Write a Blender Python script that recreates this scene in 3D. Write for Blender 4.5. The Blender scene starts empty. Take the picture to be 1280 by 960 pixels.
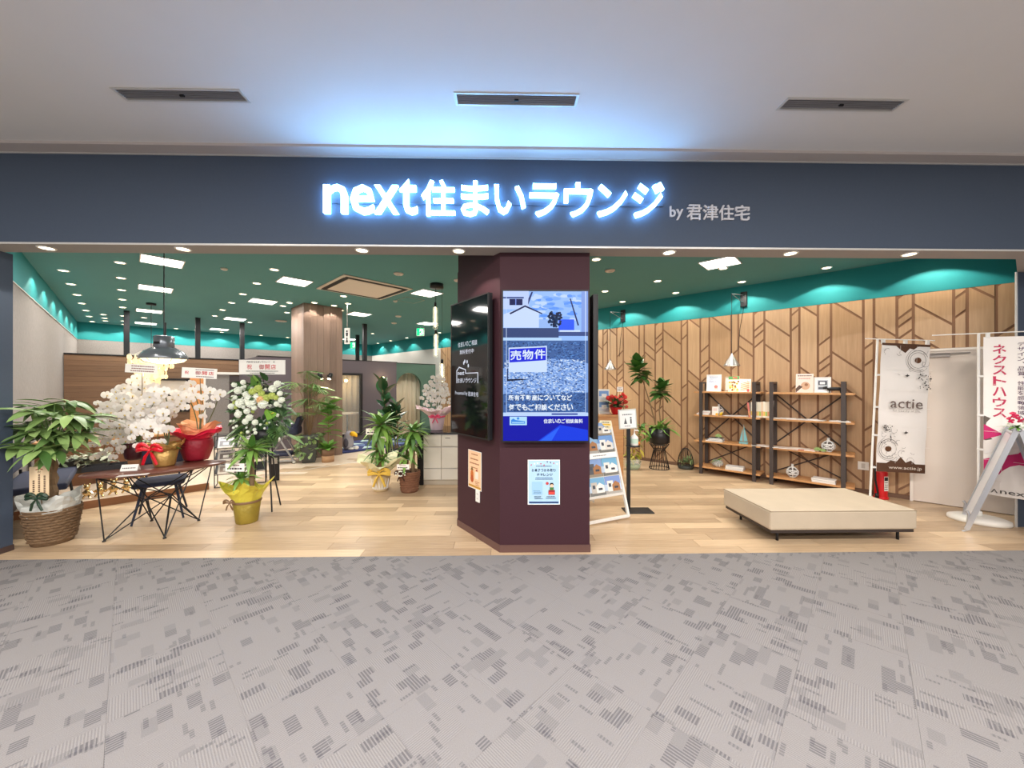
import bpy, bmesh, math, random
from mathutils import Vector, Matrix, Euler
random.seed(7)
PI = math.pi
R45 = PI/4
scene = bpy.context.scene
col = scene.collection

# ------------------------------------------------------------------ camera
HC = 1.6; FPX = 462.0; YAW = math.radians(1.15)
cam_d = bpy.data.cameras.new('camera'); cam = bpy.data.objects.new('camera', cam_d); col.objects.link(cam)
cam.location = (0, 0, HC); cam.rotation_euler = (PI/2, 0, -YAW)
cam_d.sensor_width = 36; cam_d.lens = FPX/1280*36; cam_d.clip_start = .05
scene.camera = cam

# ------------------------------------------------------------------ world and exposure
world = bpy.data.worlds.new('mall_ambience'); scene.world = world; world.use_nodes = True
bg = world.node_tree.nodes['Background']
bg.inputs[0].default_value = (1.0, .96, .94, 1); bg.inputs[1].default_value = .75
vs = scene.view_settings
vs.view_transform = 'Standard'; vs.look = 'None'; vs.gamma = 1; vs.exposure = 0.5; vs.use_curve_mapping = False

K_DOWN = 16.0      # watts of one recessed downlight
K_PANEL = 22.0     # watts of one square ceiling panel
K_SOFFIT = 16.0
K_MALL = 84.0
K_SIGN = 14.0       # emission strength of the sign letters

# ------------------------------------------------------------------ geometry helpers
S2 = math.sqrt(.5)
def W(s, t, z=0.0):                      # shop axes (s along the back wall, t into the shop) to world
    return Vector(((s-t)*S2, (s+t)*S2, z))
FW = Vector((math.sin(YAW), math.cos(YAW), 0)); RT = Vector((math.cos(YAW), -math.sin(YAW), 0))
def dp(u, v, d):                         # survey point: bearing, elevation and distance
    return Vector((0, 0, HC)) + (FW + RT*((u-640)/FPX) + Vector((0, 0, (480-v)/FPX)))*d
def G(u, d, z=0.0):
    p = dp(u, 480, d); p.z = z; return p

def lin(c):
    return tuple(((x/255)/12.92 if x/255 <= .04045 else ((x/255+.055)/1.055)**2.4) for x in c[:3])

MATS = {}
def mat(name, rgb, rough=.6, metal=0, var=0.0, vscale=8.0, stretch=(1, 1, 1), bump=0.0, bscale=60.0, emit=0.0,
        ecol=None, alpha=1.0, trans=0.0, rnd=0.0, rgb2=None, spec=.5, sub=0.0, rot=(0, 0, 0)):
    if name in MATS: return MATS[name]
    m = bpy.data.materials.new(name); m.use_nodes = True; nt = m.node_tree; N = nt.nodes; L = nt.links
    b = N['Principled BSDF']; c = lin(rgb)
    b.inputs['Base Color'].default_value = (*c, 1); b.inputs['Roughness'].default_value = rough
    b.inputs['Metallic'].default_value = metal; b.inputs['Specular IOR Level'].default_value = spec
    if alpha < 1: b.inputs['Alpha'].default_value = alpha
    if trans: b.inputs['Transmission Weight'].default_value = trans
    if emit:
        b.inputs['Emission Color'].default_value = (*(lin(ecol) if ecol else c), 1); b.inputs['Emission Strength'].default_value = emit
    if sub: b.inputs['Subsurface Weight'].default_value = sub
    co = None
    if var or bump:
        tc = N.new('ShaderNodeTexCoord'); mp = N.new('ShaderNodeMapping'); L.new(tc.outputs['Object'], mp.inputs[0])
        mp.inputs['Scale'].default_value = stretch; mp.inputs['Rotation'].default_value = rot; co = mp.outputs[0]
    if var or rnd:
        hi = lin(rgb2) if rgb2 else tuple(min(1, x*1.5+.01) for x in c)
        lo = c if rgb2 else tuple(x*.62 for x in c)
        mix = N.new('ShaderNodeMix'); mix.data_type = 'RGBA'
        mix.inputs[6].default_value = (*lo, 1); mix.inputs[7].default_value = (*hi, 1)
        last = None
        if var:
            n = N.new('ShaderNodeTexNoise'); n.inputs['Scale'].default_value = vscale; n.inputs['Detail'].default_value = 4
            L.new(co, n.inputs['Vector'])
            ma = N.new('ShaderNodeMath'); ma.operation = 'MULTIPLY_ADD'; L.new(n.outputs[0], ma.inputs[0])
            ma.inputs[1].default_value = var; ma.inputs[2].default_value = .5-var/2; last = ma.outputs[0]
        if rnd:
            oi = N.new('ShaderNodeObjectInfo'); mb = N.new('ShaderNodeMath'); mb.operation = 'MULTIPLY_ADD'
            L.new(oi.outputs['Random'], mb.inputs[0]); mb.inputs[1].default_value = rnd
            if last: 
                sb = N.new('ShaderNodeMath'); sb.operation = 'SUBTRACT'; L.new(last, sb.inputs[0]); sb.inputs[1].default_value = rnd/2
                L.new(sb.outputs[0], mb.inputs[2])
            else: mb.inputs[2].default_value = .5-rnd/2
            last = mb.outputs[0]
        L.new(last, mix.inputs[0]); L.new(mix.outputs[2], b.inputs['Base Color'])
    if bump:
        n2 = N.new('ShaderNodeTexNoise'); n2.inputs['Scale'].default_value = bscale; n2.inputs['Detail'].default_value = 3
        L.new(co, n2.inputs['Vector']); bp = N.new('ShaderNodeBump'); bp.inputs['Strength'].default_value = bump
        bp.inputs['Distance'].default_value = .01; L.new(n2.outputs[0], bp.inputs['Height']); L.new(bp.outputs[0], b.inputs['Normal'])
    MATS[name] = m
    return m

def vcol_mat(name, emit=0.0, rough=.5):
    if name in MATS: return MATS[name]
    m = bpy.data.materials.new(name); m.use_nodes = True; nt = m.node_tree; b = nt.nodes['Principled BSDF']
    a = nt.nodes.new('ShaderNodeVertexColor'); a.layer_name = 'Col'
    b.inputs['Roughness'].default_value = rough
    if emit:
        b.inputs['Base Color'].default_value = (.004, .004, .006, 1); b.inputs['Specular IOR Level'].default_value = .12
        nt.links.new(a.outputs[0], b.inputs['Emission Color']); b.inputs['Emission Strength'].default_value = emit
    else: nt.links.new(a.outputs[0], b.inputs['Base Color'])
    MATS[name] = m
    return m

def link(o, parent=None):
    col.objects.link(o)
    if parent: o.parent = parent
    return o
def tag(o, label=None, cat=None, group=None, kind=None):
    if label: o['label'] = label
    if cat: o['category'] = cat
    if group: o['group'] = group
    if kind: o['kind'] = kind
    return o
def thing(name, label, cat, loc=(0, 0, 0), rz=0, group=None):
    o = bpy.data.objects.new(name, None); o.empty_display_size = .05; col.objects.link(o)
    o.location = loc; o.rotation_euler = (0, 0, rz)
    return tag(o, label, cat, group)
def shopframe(o):                        # put an object's local axes onto the shop axes
    o.rotation_euler = (0, 0, R45); return o

class MB:
    def __init__(s): s.v = []; s.f = []; s.mi = []; s.cur = 0; s.sm = []; s.smooth = False
    def add(s, vs, fs):
        k = len(s.v); s.v += [tuple(p) for p in vs]
        for f in fs: s.f.append(tuple(i+k for i in f)); s.mi.append(s.cur); s.sm.append(s.smooth)
        return s
    def box(s, c, d, rz=0, rx=0, ry=0, taper=1.0):
        x, y, z = d[0]/2, d[1]/2, d[2]/2; q = taper
        p = [Vector(a) for a in ((-x, -y, -z), (x, -y, -z), (x, y, -z), (-x, y, -z), (-x*q, -y*q, z), (x*q, -y*q, z), (x*q, y*q, z), (-x*q, y*q, z))]
        if rz or rx or ry:
            m = Euler((rx, ry, rz)).to_matrix(); p = [m@a for a in p]
        c = Vector(c); p = [a+c for a in p]
        return s.add(p, [(3, 2, 1, 0), (4, 5, 6, 7), (0, 1, 5, 4), (1, 2, 6, 5), (2, 3, 7, 6), (3, 0, 4, 7)])
    def b2(s, a, b):                      # box from corner to corner
        return s.box([(i+j)/2 for i, j in zip(a, b)], [abs(i-j) for i, j in zip(a, b)])
    def tube(s, pts, r, n=6, close=False, caps=True):
        pts = [Vector(p) for p in pts]; m = len(pts); rr = r if isinstance(r, (list, tuple)) else [r]*m
        rings = []; up = Vector((0, 0, 1)); pn = None
        for i, p in enumerate(pts):
            a = pts[i-1] if (i > 0 or close) else p; b = pts[(i+1) % m] if (i < m-1 or close) else p
            d = (b-a); d = d.normalized() if d.length > 1e-9 else Vector((0, 0, 1))
            if pn is None: pn = d.orthogonal().normalized()
            else:
                pn = pn - d*pn.dot(d); pn = pn.normalized() if pn.length > 1e-6 else d.orthogonal().normalized()
            e = d.cross(pn)
            rings.append([p+(pn*math.cos(2*PI*k/n)+e*math.sin(2*PI*k/n))*rr[i] for k in range(n)])
        vs = [q for g in rings for q in g]; fs = []
        for i in range(m if close else m-1):
            j = (i+1) % m
            for k in range(n): fs.append((i*n+k, i*n+(k+1) % n, j*n+(k+1) % n, j*n+k))
        if caps and not close: fs.append(tuple(range(n))[::-1]); fs.append(tuple((m-1)*n+k for k in range(n)))
        return s.add(vs, fs)
    def lathe(s, prof, n=20, c=(0, 0, 0), sx=1, sy=1, cap=True, wob=0):
        vs = []; fs = []
        for (r, z) in prof:
            for k in range(n):
                a = 2*PI*k/n; w = 1+(wob*math.sin(a*7+z*30) if wob else 0)
                vs.append((c[0]+r*w*math.cos(a)*sx, c[1]+r*w*math.sin(a)*sy, c[2]+z))
        for i in range(len(prof)-1):
            for k in range(n): fs.append((i*n+k, i*n+(k+1) % n, (i+1)*n+(k+1) % n, (i+1)*n+k))
        if cap:
            if prof[0][0] > 1e-5: fs.append(tuple(range(n))[::-1])
            if prof[-1][0] > 1e-5: fs.append(tuple((len(prof)-1)*n+k for k in range(n)))
        return s.add(vs, fs)
    def ball(s, c, r, nu=10, nv=6, m=None):
        r = (r, r, r) if not isinstance(r, (tuple, list)) else r
        vs = [(0, 0, -1)]
        for j in range(1, nv):
            th = PI*j/nv
            for i in range(nu): vs.append((math.sin(th)*math.cos(2*PI*i/nu), math.sin(th)*math.sin(2*PI*i/nu), -math.cos(th)))
        vs.append((0, 0, 1)); fs = []
        for i in range(nu): fs.append((0, 1+(i+1) % nu, 1+i))
        for j in range(nv-2):
            for i in range(nu): a = 1+j*nu; fs.append((a+i, a+(i+1) % nu, a+nu+(i+1) % nu, a+nu+i))
        a = 1+(nv-2)*nu
        for i in range(nu): fs.append((a+i, a+(i+1) % nu, len(vs)-1))
        vs = [Vector((v[0]*r[0], v[1]*r[1], v[2]*r[2])) for v in vs]
        if m: vs = [m@v for v in vs]
        return s.add([v+Vector(c) for v in vs], fs)
    def prism(s, pts, d):                 # planar polygon pts (3D) pushed along d
        d = Vector(d); n = len(pts); a = [Vector(p) for p in pts]; b = [p+d for p in a]
        nrm = Vector((0, 0, 0))
        for i in range(n): nrm += a[i].cross(a[(i+1) % n])
        if nrm.dot(d) > 0: a.reverse(); b.reverse()
        return s.add(a+b, [tuple(range(n)), tuple(range(2*n-1, n-1, -1))]+[(i, i+n, (i+1) % n+n, (i+1) % n) for i in range(n)])
    def mesh(s, name, mats, sub=False):
        me = bpy.data.meshes.new(name); me.from_pydata(s.v, [], s.f)
        for m in (mats if isinstance(mats, (list, tuple)) else [mats]): me.materials.append(m)
        me.polygons.foreach_set('material_index', s.mi)
        me.polygons.foreach_set('use_smooth', s.sm); me.update()
        return me
    def build(s, name, mats, parent=None, bevel=0, sub=0):
        o = bpy.data.objects.new(name, s.mesh(name, mats)); link(o, parent)
        if bevel:
            b = o.modifiers.new('bevel', 'BEVEL'); b.width = bevel; b.segments = 2; b.limit_method = 'ANGLE'; b.angle_limit = .7
        if sub:
            b = o.modifiers.new('subsurf', 'SUBSURF'); b.levels = sub; b.render_levels = sub
        return o
def mb(smooth=False):
    m = MB(); m.smooth = smooth; return m
def inst(me, name, parent, mtx=None):
    o = bpy.data.objects.new(name, me); link(o, parent)
    if mtx is not None: o.matrix_local = mtx
    return o
def structure(name, m, mats, shop=False, bevel=0, parent=None):
    o = m.build(name, mats, parent, bevel=bevel)
    if shop and not parent: shopframe(o)
    if not parent: tag(o, kind='structure')
    return o

# ------------------------------------------------------------------ lettering and flat print
_tc = {}
def glyphs(text, bold=0.0):
    key = (text, bold)
    if key in _tc: return _tc[key]
    if bold:                              # a stroke that spikes when thickened is thickened by overprinting instead
        bv, bf = glyphs(text, 0.0); ov, of = glyphs_raw(text, bold)
        if bv and (min(v[0] for v in bv)-min(v[0] for v in ov) > 2.5*bold or min(v[1] for v in bv)-min(v[1] for v in ov) > 2.5*bold or max(v[0] for v in ov)-max(v[0] for v in bv) > 2.5*bold or max(v[1] for v in ov)-max(v[1] for v in bv) > 2.5*bold):
            ov, of = [], []
            for dx, dy in ((0, 0), (bold, 0), (-bold, 0), (0, bold), (0, -bold)):
                k = len(ov); ov += [(v[0]+dx, v[1]+dy) for v in bv]; of += [tuple(i+k for i in f) for f in bf]
        _tc[key] = (ov, of)
    else: _tc[key] = glyphs_raw(text, 0.0)
    return _tc[key]
def glyphs_raw(text, bold):
    c = bpy.data.curves.new('lettering', 'FONT'); c.body = text; c.offset = bold; c.resolution_u = 2; c.fill_mode = 'FRONT'
    o = bpy.data.objects.new('lettering', c); tmp = bpy.data.scenes.new('lettering_bench'); tmp.collection.objects.link(o)
    tmp.view_layers[0].update(); dg = tmp.view_layers[0].depsgraph; me = bpy.data.meshes.new_from_object(o.evaluated_get(dg))
    vs = [(v.co.x, v.co.y) for v in me.vertices]; fs = [tuple(p.vertices) for p in me.polygons]
    bpy.data.objects.remove(o); bpy.data.scenes.remove(tmp); bpy.data.curves.remove(c); bpy.data.meshes.remove(me)
    return vs, fs
def glyph_fit(text, x0, x1, z0, z1, bold=0.0, keep=False):   # lettering scaled into a box
    vs, fs = glyphs(text, bold)
    if not vs: return [], []
    ax = min(v[0] for v in vs); bx = max(v[0] for v in vs); ay = min(v[1] for v in vs); by = max(v[1] for v in vs)
    kx = (x1-x0)/max(bx-ax, 1e-6); kz = (z1-z0)/max(by-ay, 1e-6)
    return [(x0+(v[0]-ax)*kx, z0+(v[1]-ay)*kz) for v in vs], fs

class Print:                              # flat ink on a face that looks along -Y
    def __init__(s, y=0.0, step=.0004): s.v = []; s.f = []; s.c = []; s.y = y; s.step = step; s.n = 0
    def poly(s, rgb, pts):
        s.n += 1; y = s.y-s.step*s.n; k = len(s.v)
        ar = sum(pts[i][0]*pts[(i+1) % len(pts)][1]-pts[(i+1) % len(pts)][0]*pts[i][1] for i in range(len(pts)))
        if ar < 0: pts = pts[::-1]
        s.v += [(p[0], y, p[1]) for p in pts]; s.f.append(tuple(range(k, k+len(pts)))); s.c.append(lin(rgb)); return s
    def same(s): s.n -= 1; return s       # keep the next piece on the same layer
    def rect(s, rgb, x0, z0, x1, z1): return s.poly(rgb, [(x0, z0), (x1, z0), (x1, z1), (x0, z1)])
    def disc(s, rgb, x, z, r, n=14, sx=1, sz=1): return s.poly(rgb, [(x+r*sx*math.cos(2*PI*i/n), z+r*sz*math.sin(2*PI*i/n)) for i in range(n)])
    def ring(s, rgb, x, z, r, w, n=24, a0=0, a1=2*PI):
        for i in range(n):
            a = a0+(a1-a0)*i/n; b = a0+(a1-a0)*(i+1)/n
            s.poly(rgb, [(x+r*math.cos(a), z+r*math.sin(a)), (x+(r+w)*math.cos(a), z+(r+w)*math.sin(a)), (x+(r+w)*math.cos(b), z+(r+w)*math.sin(b)), (x+r*math.cos(b), z+r*math.sin(b))]).same()
        s.n += 1; return s
    def text(s, rgb, text, x0, x1, z0, z1, bold=0.0):
        vs, fs = glyph_fit(text, x0, x1, z0, z1, bold); s.n += 1; y = s.y-s.step*s.n; k = len(s.v)
        s.v += [(p[0], y, p[1]) for p in vs]
        for f in fs: s.f.append(tuple(i+k for i in f)); s.c.append(lin(rgb))
        return s
    def vtext(s, rgb, text, x0, x1, ztop, zbot, bold=0.0):
        n = len(text); h = (ztop-zbot)/n
        for i, ch in enumerate(text):
            zc = ztop-h*(i+.5); q = h*.43
            if ch in '、。': s.text(rgb, ch, x1-(x1-x0)*.35, x1, zc, zc+q, bold).same()
            else: s.text(rgb, ch, x0, x1, zc-q, zc+q, bold).same()
        s.n += 1; return s
    def lines(s, rgb, x0, x1, z0, z1, n, jag=.2, rnd=random):     # rows too small to read
        h = (z1-z0)/n
        for i in range(n):
            x = x0+(x1-x0)*rnd.random()*jag*.5; e = x1-(x1-x0)*rnd.random()*jag; z = z0+h*(i+.3)
            while x < e:
                w = h*(.35+.35*rnd.random()); s.rect(rgb, x, z, min(x+w, e), z+h*.42).same(); x += w+h*.16
        s.n += 1; return s
    def build(s, name, m, parent):
        me = bpy.data.meshes.new(name); me.from_pydata(s.v, [], s.f); me.materials.append(m)
        a = me.color_attributes.new('Col', 'FLOAT_COLOR', 'CORNER'); d = []
        for f, c in zip(s.f, s.c): d += [*c, 1.0]*len(f)
        a.data.foreach_set('color', d); me.update()
        return inst(me, name, parent)
INK = vcol_mat('printed_ink', 0, .55)
def ordn(i): return ['first', 'second', 'third', 'fourth', 'fifth', 'sixth', 'seventh', 'eighth', 'ninth', 'tenth', 'eleventh', 'twelfth'][i]
def clip(poly, axis, val, keep_less):
    out = []; n = len(poly)
    for i in range(n):
        a = poly[i]; b = poly[(i+1) % n]; da = a[axis]-val; db = b[axis]-val
        if keep_less: da, db = -da, -db
        if da >= 0: out.append(a)
        if da*db < 0: k = da/(da-db); out.append(tuple(a[j]+(b[j]-a[j])*k for j in range(len(a))))
    return out

# ------------------------------------------------------------------ materials of the setting
M_fascia = mat('slate_blue_paint', (60, 72, 90), .75, var=.12, vscale=40, bump=.05, bscale=300)
M_soffit = mat('warm_grey_soffit', (158, 153, 151), .7)
M_edge = mat('pale_metal_edge', (205, 203, 200), .4, .3)
M_mallceil = mat('mall_ceiling_paint', (230, 222, 219), .85, var=.06, vscale=3)
M_teal = mat('teal_wall_paint', (24, 138, 142), .7)
M_tealceil = mat('green_ceiling_paint', (82, 142, 146), .8, var=.06, vscale=2)
M_textile = mat('grey_textile_wall', (132, 127, 125), .9, var=.6, vscale=60, stretch=(1, 1, .35), bump=.25, bscale=120)
M_white = mat('white_wall', (228, 224, 216), .8, var=.05)
M_aub = mat('aubergine_panel', (58, 30, 38), .6, var=.14, vscale=160, bump=.05, bscale=400, spec=.2)
M_aubbase = mat('brown_base_strip', (96, 68, 62), .5)
M_groove = mat('brown_groove', (132, 96, 70), .7)
M_dark = mat('charcoal_partition', (84, 76, 82), .75, var=.1, vscale=30)
M_black = mat('black_steel', (26, 27, 31), .45, .2)
M_blacksoft = mat('black_plastic', (18, 18, 22), .5)
M_walnut = mat('walnut_board', (120, 80, 52), .5, var=.55, vscale=6, stretch=(2, 2, 26))
M_whitemet = mat('white_enamel', (235, 233, 228), .4)
M_chrome = mat('brushed_metal', (158, 157, 157), .34, .9)

def wood(name, a, b, stretch, rot=(0, 0, 0), rough=.45, rnd=.35):
    return mat(name, a, rough, var=.75, vscale=3.2, stretch=stretch, rgb2=b, rnd=rnd, rot=rot, bump=.03, bscale=14)
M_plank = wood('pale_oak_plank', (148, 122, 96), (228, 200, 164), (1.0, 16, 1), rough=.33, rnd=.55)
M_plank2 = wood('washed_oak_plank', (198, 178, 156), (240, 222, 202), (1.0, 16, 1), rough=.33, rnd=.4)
M_panelV = wood('oak_panel_upright_grain', (166, 131, 96), (206, 172, 134), (14, 14, .9), rnd=.25)
M_panelD = wood('oak_panel_slanting_grain', (158, 123, 88), (200, 165, 126), (14, 14, .9), rot=(R45, 0, 0), rnd=.25)
M_colwood = wood('grey_brown_column_board', (92, 74, 66), (150, 126, 112), (24, 24, .7), rnd=.3)
M_shelfwood = wood('pine_shelf_board', (176, 122, 74), (214, 164, 112), (1, 9, 9), rnd=.3)
M_parwood = wood('partition_plank', (92, 68, 50), (136, 104, 78), (1.2, 9, 18), rnd=.3)

def carpet_mat():
    m = bpy.data.materials.new('patterned_carpet_tile'); m.use_nodes = True; nt = m.node_tree; N = nt.nodes; L = nt.links
    b = N['Principled BSDF']; b.inputs['Roughness'].default_value = .95; b.inputs['Specular IOR Level'].default_value = .15
    tc = N.new('ShaderNodeTexCoord'); oi = N.new('ShaderNodeObjectInfo')
    def math_(op, a, c=None, d=None):
        n = N.new('ShaderNodeMath'); n.operation = op
        for i, x in enumerate((a, c, d)):
            if x is None: continue
            if hasattr(x, 'links'): L.new(x, n.inputs[i])
            else: n.inputs[i].default_value = x
        return n.outputs[0]
    off = N.new('ShaderNodeVectorMath'); off.operation = 'SCALE'; off.inputs[0].default_value = (7.3, 5.1, 0)
    L.new(oi.outputs['Random'], off.inputs['Scale'])
    ad = N.new('ShaderNodeVectorMath'); L.new(tc.outputs['Object'], ad.inputs[0]); L.new(off.outputs[0], ad.inputs[1])
    sep = N.new('ShaderNodeSeparateXYZ'); L.new(tc.outputs['Object'], sep.inputs[0])
    def brick(w, h, seed):
        mp = N.new('ShaderNodeMapping'); mp.inputs['Location'].default_value = (seed, seed*.7, 0); L.new(ad.outputs[0], mp.inputs[0])
        t = N.new('ShaderNodeTexBrick'); L.new(mp.outputs[0], t.inputs['Vector'])
        t.inputs['Color1'].default_value = (0, 0, 0, 1); t.inputs['Color2'].default_value = (1, 1, 1, 1); t.inputs['Mortar Size'].default_value = 0
        t.inputs['Scale'].default_value = 1; t.inputs['Brick Width'].default_value = w; t.inputs['Row Height'].default_value = h
        t.offset = .37; t.squash = .7; t.squash_frequency = 3
        return t.outputs['Color']
    r1 = brick(.11, .055, .13); r2 = brick(.23, .115, .57); r3 = brick(.075, .018, .9)
    st = math_('GREATER_THAN', math_('SINE', math_('MULTIPLY', sep.outputs[0], 2*PI/.0155)), -.1)
    rib = math_('SINE', math_('MULTIPLY', sep.outputs[0], 2*PI/.0105))
    d1 = math_('MULTIPLY', math_('GREATER_THAN', r1, .88), math_('MULTIPLY_ADD', st, .62, .14))
    d1b = math_('MULTIPLY', math_('LESS_THAN', r1, .10), .24)
    d3 = math_('MULTIPLY', math_('GREATER_THAN', r3, .95), math_('MULTIPLY_ADD', st, .4, .2))
    dark = math_('MINIMUM', math_('ADD', math_('ADD', d1, d3), d1b), 1.0)
    ribs = math_('MULTIPLY', math_('GREATER_THAN', r2, .48), math_('MULTIPLY', rib, .26))
    n = N.new('ShaderNodeTexNoise'); n.inputs['Scale'].default_value = 260; n.inputs['Detail'].default_value = 2; L.new(ad.outputs[0], n.inputs['Vector'])
    g = math_('ADD', math_('ADD', .5, ribs), math_('MULTIPLY_ADD', n.outputs[0], .9, -.45))
    mx = N.new('ShaderNodeMix'); mx.data_type = 'RGBA'; L.new(g, mx.inputs[0])
    mx.inputs[6].default_value = (*lin((108, 105, 105)), 1); mx.inputs[7].default_value = (*lin((142, 138, 137)), 1)
    m2 = N.new('ShaderNodeMix'); m2.data_type = 'RGBA'; L.new(dark, m2.inputs[0]); L.new(mx.outputs[2], m2.inputs[6])
    m2.inputs[7].default_value = (*lin((86, 84, 88)), 1); L.new(m2.outputs[2], b.inputs['Base Color'])
    bp = N.new('ShaderNodeBump'); bp.inputs['Strength'].default_value = .35; bp.inputs['Distance'].default_value = .004
    L.new(math_('SUBTRACT', g, dark), bp.inputs['Height']); L.new(bp.outputs[0], b.inputs['Normal'])
    return m
M_carpet = carpet_mat()

# ------------------------------------------------------------------ the mall: carpet, ceiling, fascia
YE = 3.455                                # where carpet meets wood
floor_mall = structure('floor_mall', mb().b2((-14, -9, -.06), (14, YE, -.006)), mat('carpet_backing', (120, 117, 115), .95))
TS = .46
tile_mesh = mb().box((0, 0, -.003), (TS-.0008, TS-.0008, .006)).mesh('carpet_tile', M_carpet)
cnt = 0
for i in range(-22, 23):
    for j in range(-22, 23):
        c = W((i+.35)*TS, (j+.12)*TS, 0)
        if c.y > YE+TS*.7 or c.y < .55 or abs(c.x) > 1.45*c.y+1.2: continue
        rot = R45+(PI/2)*((i*3+j*5) % 2)
        h = (TS-.0008)/2
        q = [(c.x+(a*math.cos(R45)-b*math.sin(R45))*h, c.y+(a*math.sin(R45)+b*math.cos(R45))*h) for a, b in ((-1, -1), (1, -1), (1, 1), (-1, 1))]
        if max(p[1] for p in q) <= YE:
            o = inst(tile_mesh, 'carpet_tile', floor_mall); o.location = c; o.rotation_euler = (0, 0, rot)
        else:
            pl = clip(q, 1, YE, True)
            if len(pl) < 3 or max(p[1] for p in pl)-min(p[1] for p in pl) < .02: continue
            m = mb(); inv = Matrix.Rotation(-rot, 3, 'Z')
            pts = [inv@(Vector((p[0], p[1], 0))-c) for p in pl]
            m.prism([(p.x, p.y, -.006) for p in pts], (0, 0, .006)); o = m.build('carpet_tile', M_carpet, floor_mall)
            o.location = c; o.rotation_euler = (0, 0, rot)
        cnt += 1
print('carpet tiles', cnt)

ZM = 3.68
m = mb()
# ceiling slab with three openings for the vents
VENTS = [(-2.32, 2.712), (.087, 2.706), (2.505, 2.706)]
xs = [-14]
for x, y in VENTS: xs += [x-.45, x+.45]
xs += [14]
m.b2((-14, -9, ZM), (14, 2.645, ZM+.08)); m.b2((-14, 2.768, ZM), (14, 3.40, ZM+.08))
for k in range(0, 8, 2): m.b2((xs[k], 2.645, ZM), (xs[k+1], 2.768, ZM+.08))
structure('ceiling_mall', m, M_mallceil)
structure('trim_1', mb().b2((-14, 3.24, ZM-.022), (14, 3.375, ZM)), mat('shade_toned_cove', (190, 180, 176), .8))  # trim in the ceiling paint; its shade is put into the darker colour
structure('trim_2', mb().b2((-14, 3.362, ZM-.03), (14, 3.375, ZM-.0221)), M_edge)
M_louvre = mat('grey_louvre', (150, 150, 156), .5, .3)
for (x, y), lb in zip(VENTS, ('grey slatted ceiling vent above the left end of the fascia', 'grey slatted ceiling vent above the glowing sign', 'grey slatted ceiling vent above the right end of the fascia')):
    t = thing('ceiling_vent', lb, 'vent', (x, y-.005, ZM), 0, 'mall ceiling vents')
    mb().b2((-.45, -.0615, .05), (.45, .0615, .06)).build('backing', M_blacksoft, t)
    f = mb(); f.b2((-.45, -.0615, -.006), (.45, -.047, .03)); f.b2((-.45, .047, -.006), (.45, .0615, .03)); f.b2((-.45, -.047, -.006), (-.432, .047, .03)); f.b2((.432, -.047, -.006), (.45, .047, .03))
    f.build('frame', M_edge, t)
    sl = mb().box((0, 0, 0), (.864, .004, .016), rx=-.5).mesh('slat', M_louvre)
    for k in range(7):
        o = inst(sl, 'slat', t); o.location = (0, -.038+.0127*k, .006)
    mb().box((.0, .0, -.006), (.03, .012, .012)).build('latch', M_blacksoft, t)

# fascia, soffit and jambs
structure('wall_fascia', mb().b2((-14, 3.375, 2.86), (14, 3.59, ZM+.05)), M_fascia)
sof = mb(); sof.b2((-14, 3.379, 2.85), (14, 3.60, 2.862)); sof.prism([(5.12, 3.6, 2.85), (9, 3.6, 2.85), (9, 4.3, 2.85), (6.14, 4.3, 2.85)], (0, 0, .012))
structure('ceiling_soffit', sof, M_soffit)
structure('trim_3', mb().b2((-14, 3.371, 2.846), (14, 3.379, 2.862)), M_edge)
structure('wall_jamb_left', mb().b2((-14, 3.40, 0), (-4.74, 3.66, 2.85)), M_fascia)
structure('baseboard_left', mb().b2((-14, 3.394, 0), (-4.734, 3.664, .055)), mat('dark_base', (74, 58, 54), .6))
structure('wall_jamb_right', mb().prism([(5.72, 4.02, 0), (12, 4.02, 0), (12, 4.3, 0), (6.14, 4.3, 0)], (0, 0, 2.85)), M_fascia)
structure('trim_4', mb().b2((5.708, 4.008, 0), (5.722, 4.022, 2.85)), M_edge)
structure('wall_end_right', mb().b2((7.3, 3.40, 0), (14, 3.66, 2.85)), M_fascia)

# glowing sign
M_glow = mat('lit_sign_face', (235, 250, 255), .5, emit=K_SIGN, ecol=(122, 190, 255))
sign = thing('shop_sign', 'glowing blue-white raised shop name in Latin and Japanese letters on the dark fascia', 'sign', (0, 3.375, 3.1))
def zx(z): return dp(390+z*580/1280, 480, 3.36).x
def zz(y): return 1.6+(480-(200+y*120/265))/FPX*3.36
for ch, a, b, y0, y1 in [('n', 40, 104, 76, 154), ('e', 112, 176, 76, 156), ('x', 177, 243, 77, 154), ('t', 245, 293, 60, 155), ('住', 304, 396, 61, 158), ('ま', 412, 489, 63, 158),
                         ('い', 503, 589, 72, 152), ('ラ', 600, 681, 68, 157), ('ウ', 695, 775, 64, 157), ('ン', 787, 870, 68, 156), ('ジ', 885, 972, 61, 158)]:
    vs_, fs_ = glyph_fit(ch, zx(a), zx(b), zz(y1)-3.1, zz(y0)-3.1, .010 if ord(ch) > 999 else .006)
    k = len(vs_); m = mb()
    m.add([(v[0], -.045, v[1]) for v in vs_], fs_); m.add([(v[0], -.012, v[1]) for v in vs_], [f[::-1] for f in fs_])
    # side walls on the outline edges
    ec = {}
    for f in fs_:
        for i in range(len(f)):
            e = (f[i], f[(i+1) % len(f)]); ec[e] = 1
    for (i, j) in list(ec):
        if (j, i) not in ec:
            a_, b_ = vs_[i], vs_[j]; m.add([(a_[0], -.045, a_[1]), (a_[0], -.012, a_[1]), (b_[0], -.012, b_[1]), (b_[0], -.045, b_[1])], [(0, 1, 2, 3)])
    m.build('letter', M_glow, sign)
mb().b2((zx(40), -.012, .13), (zx(972), -.0005, .16)).build('mounting_rail', M_fascia, sign)
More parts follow.
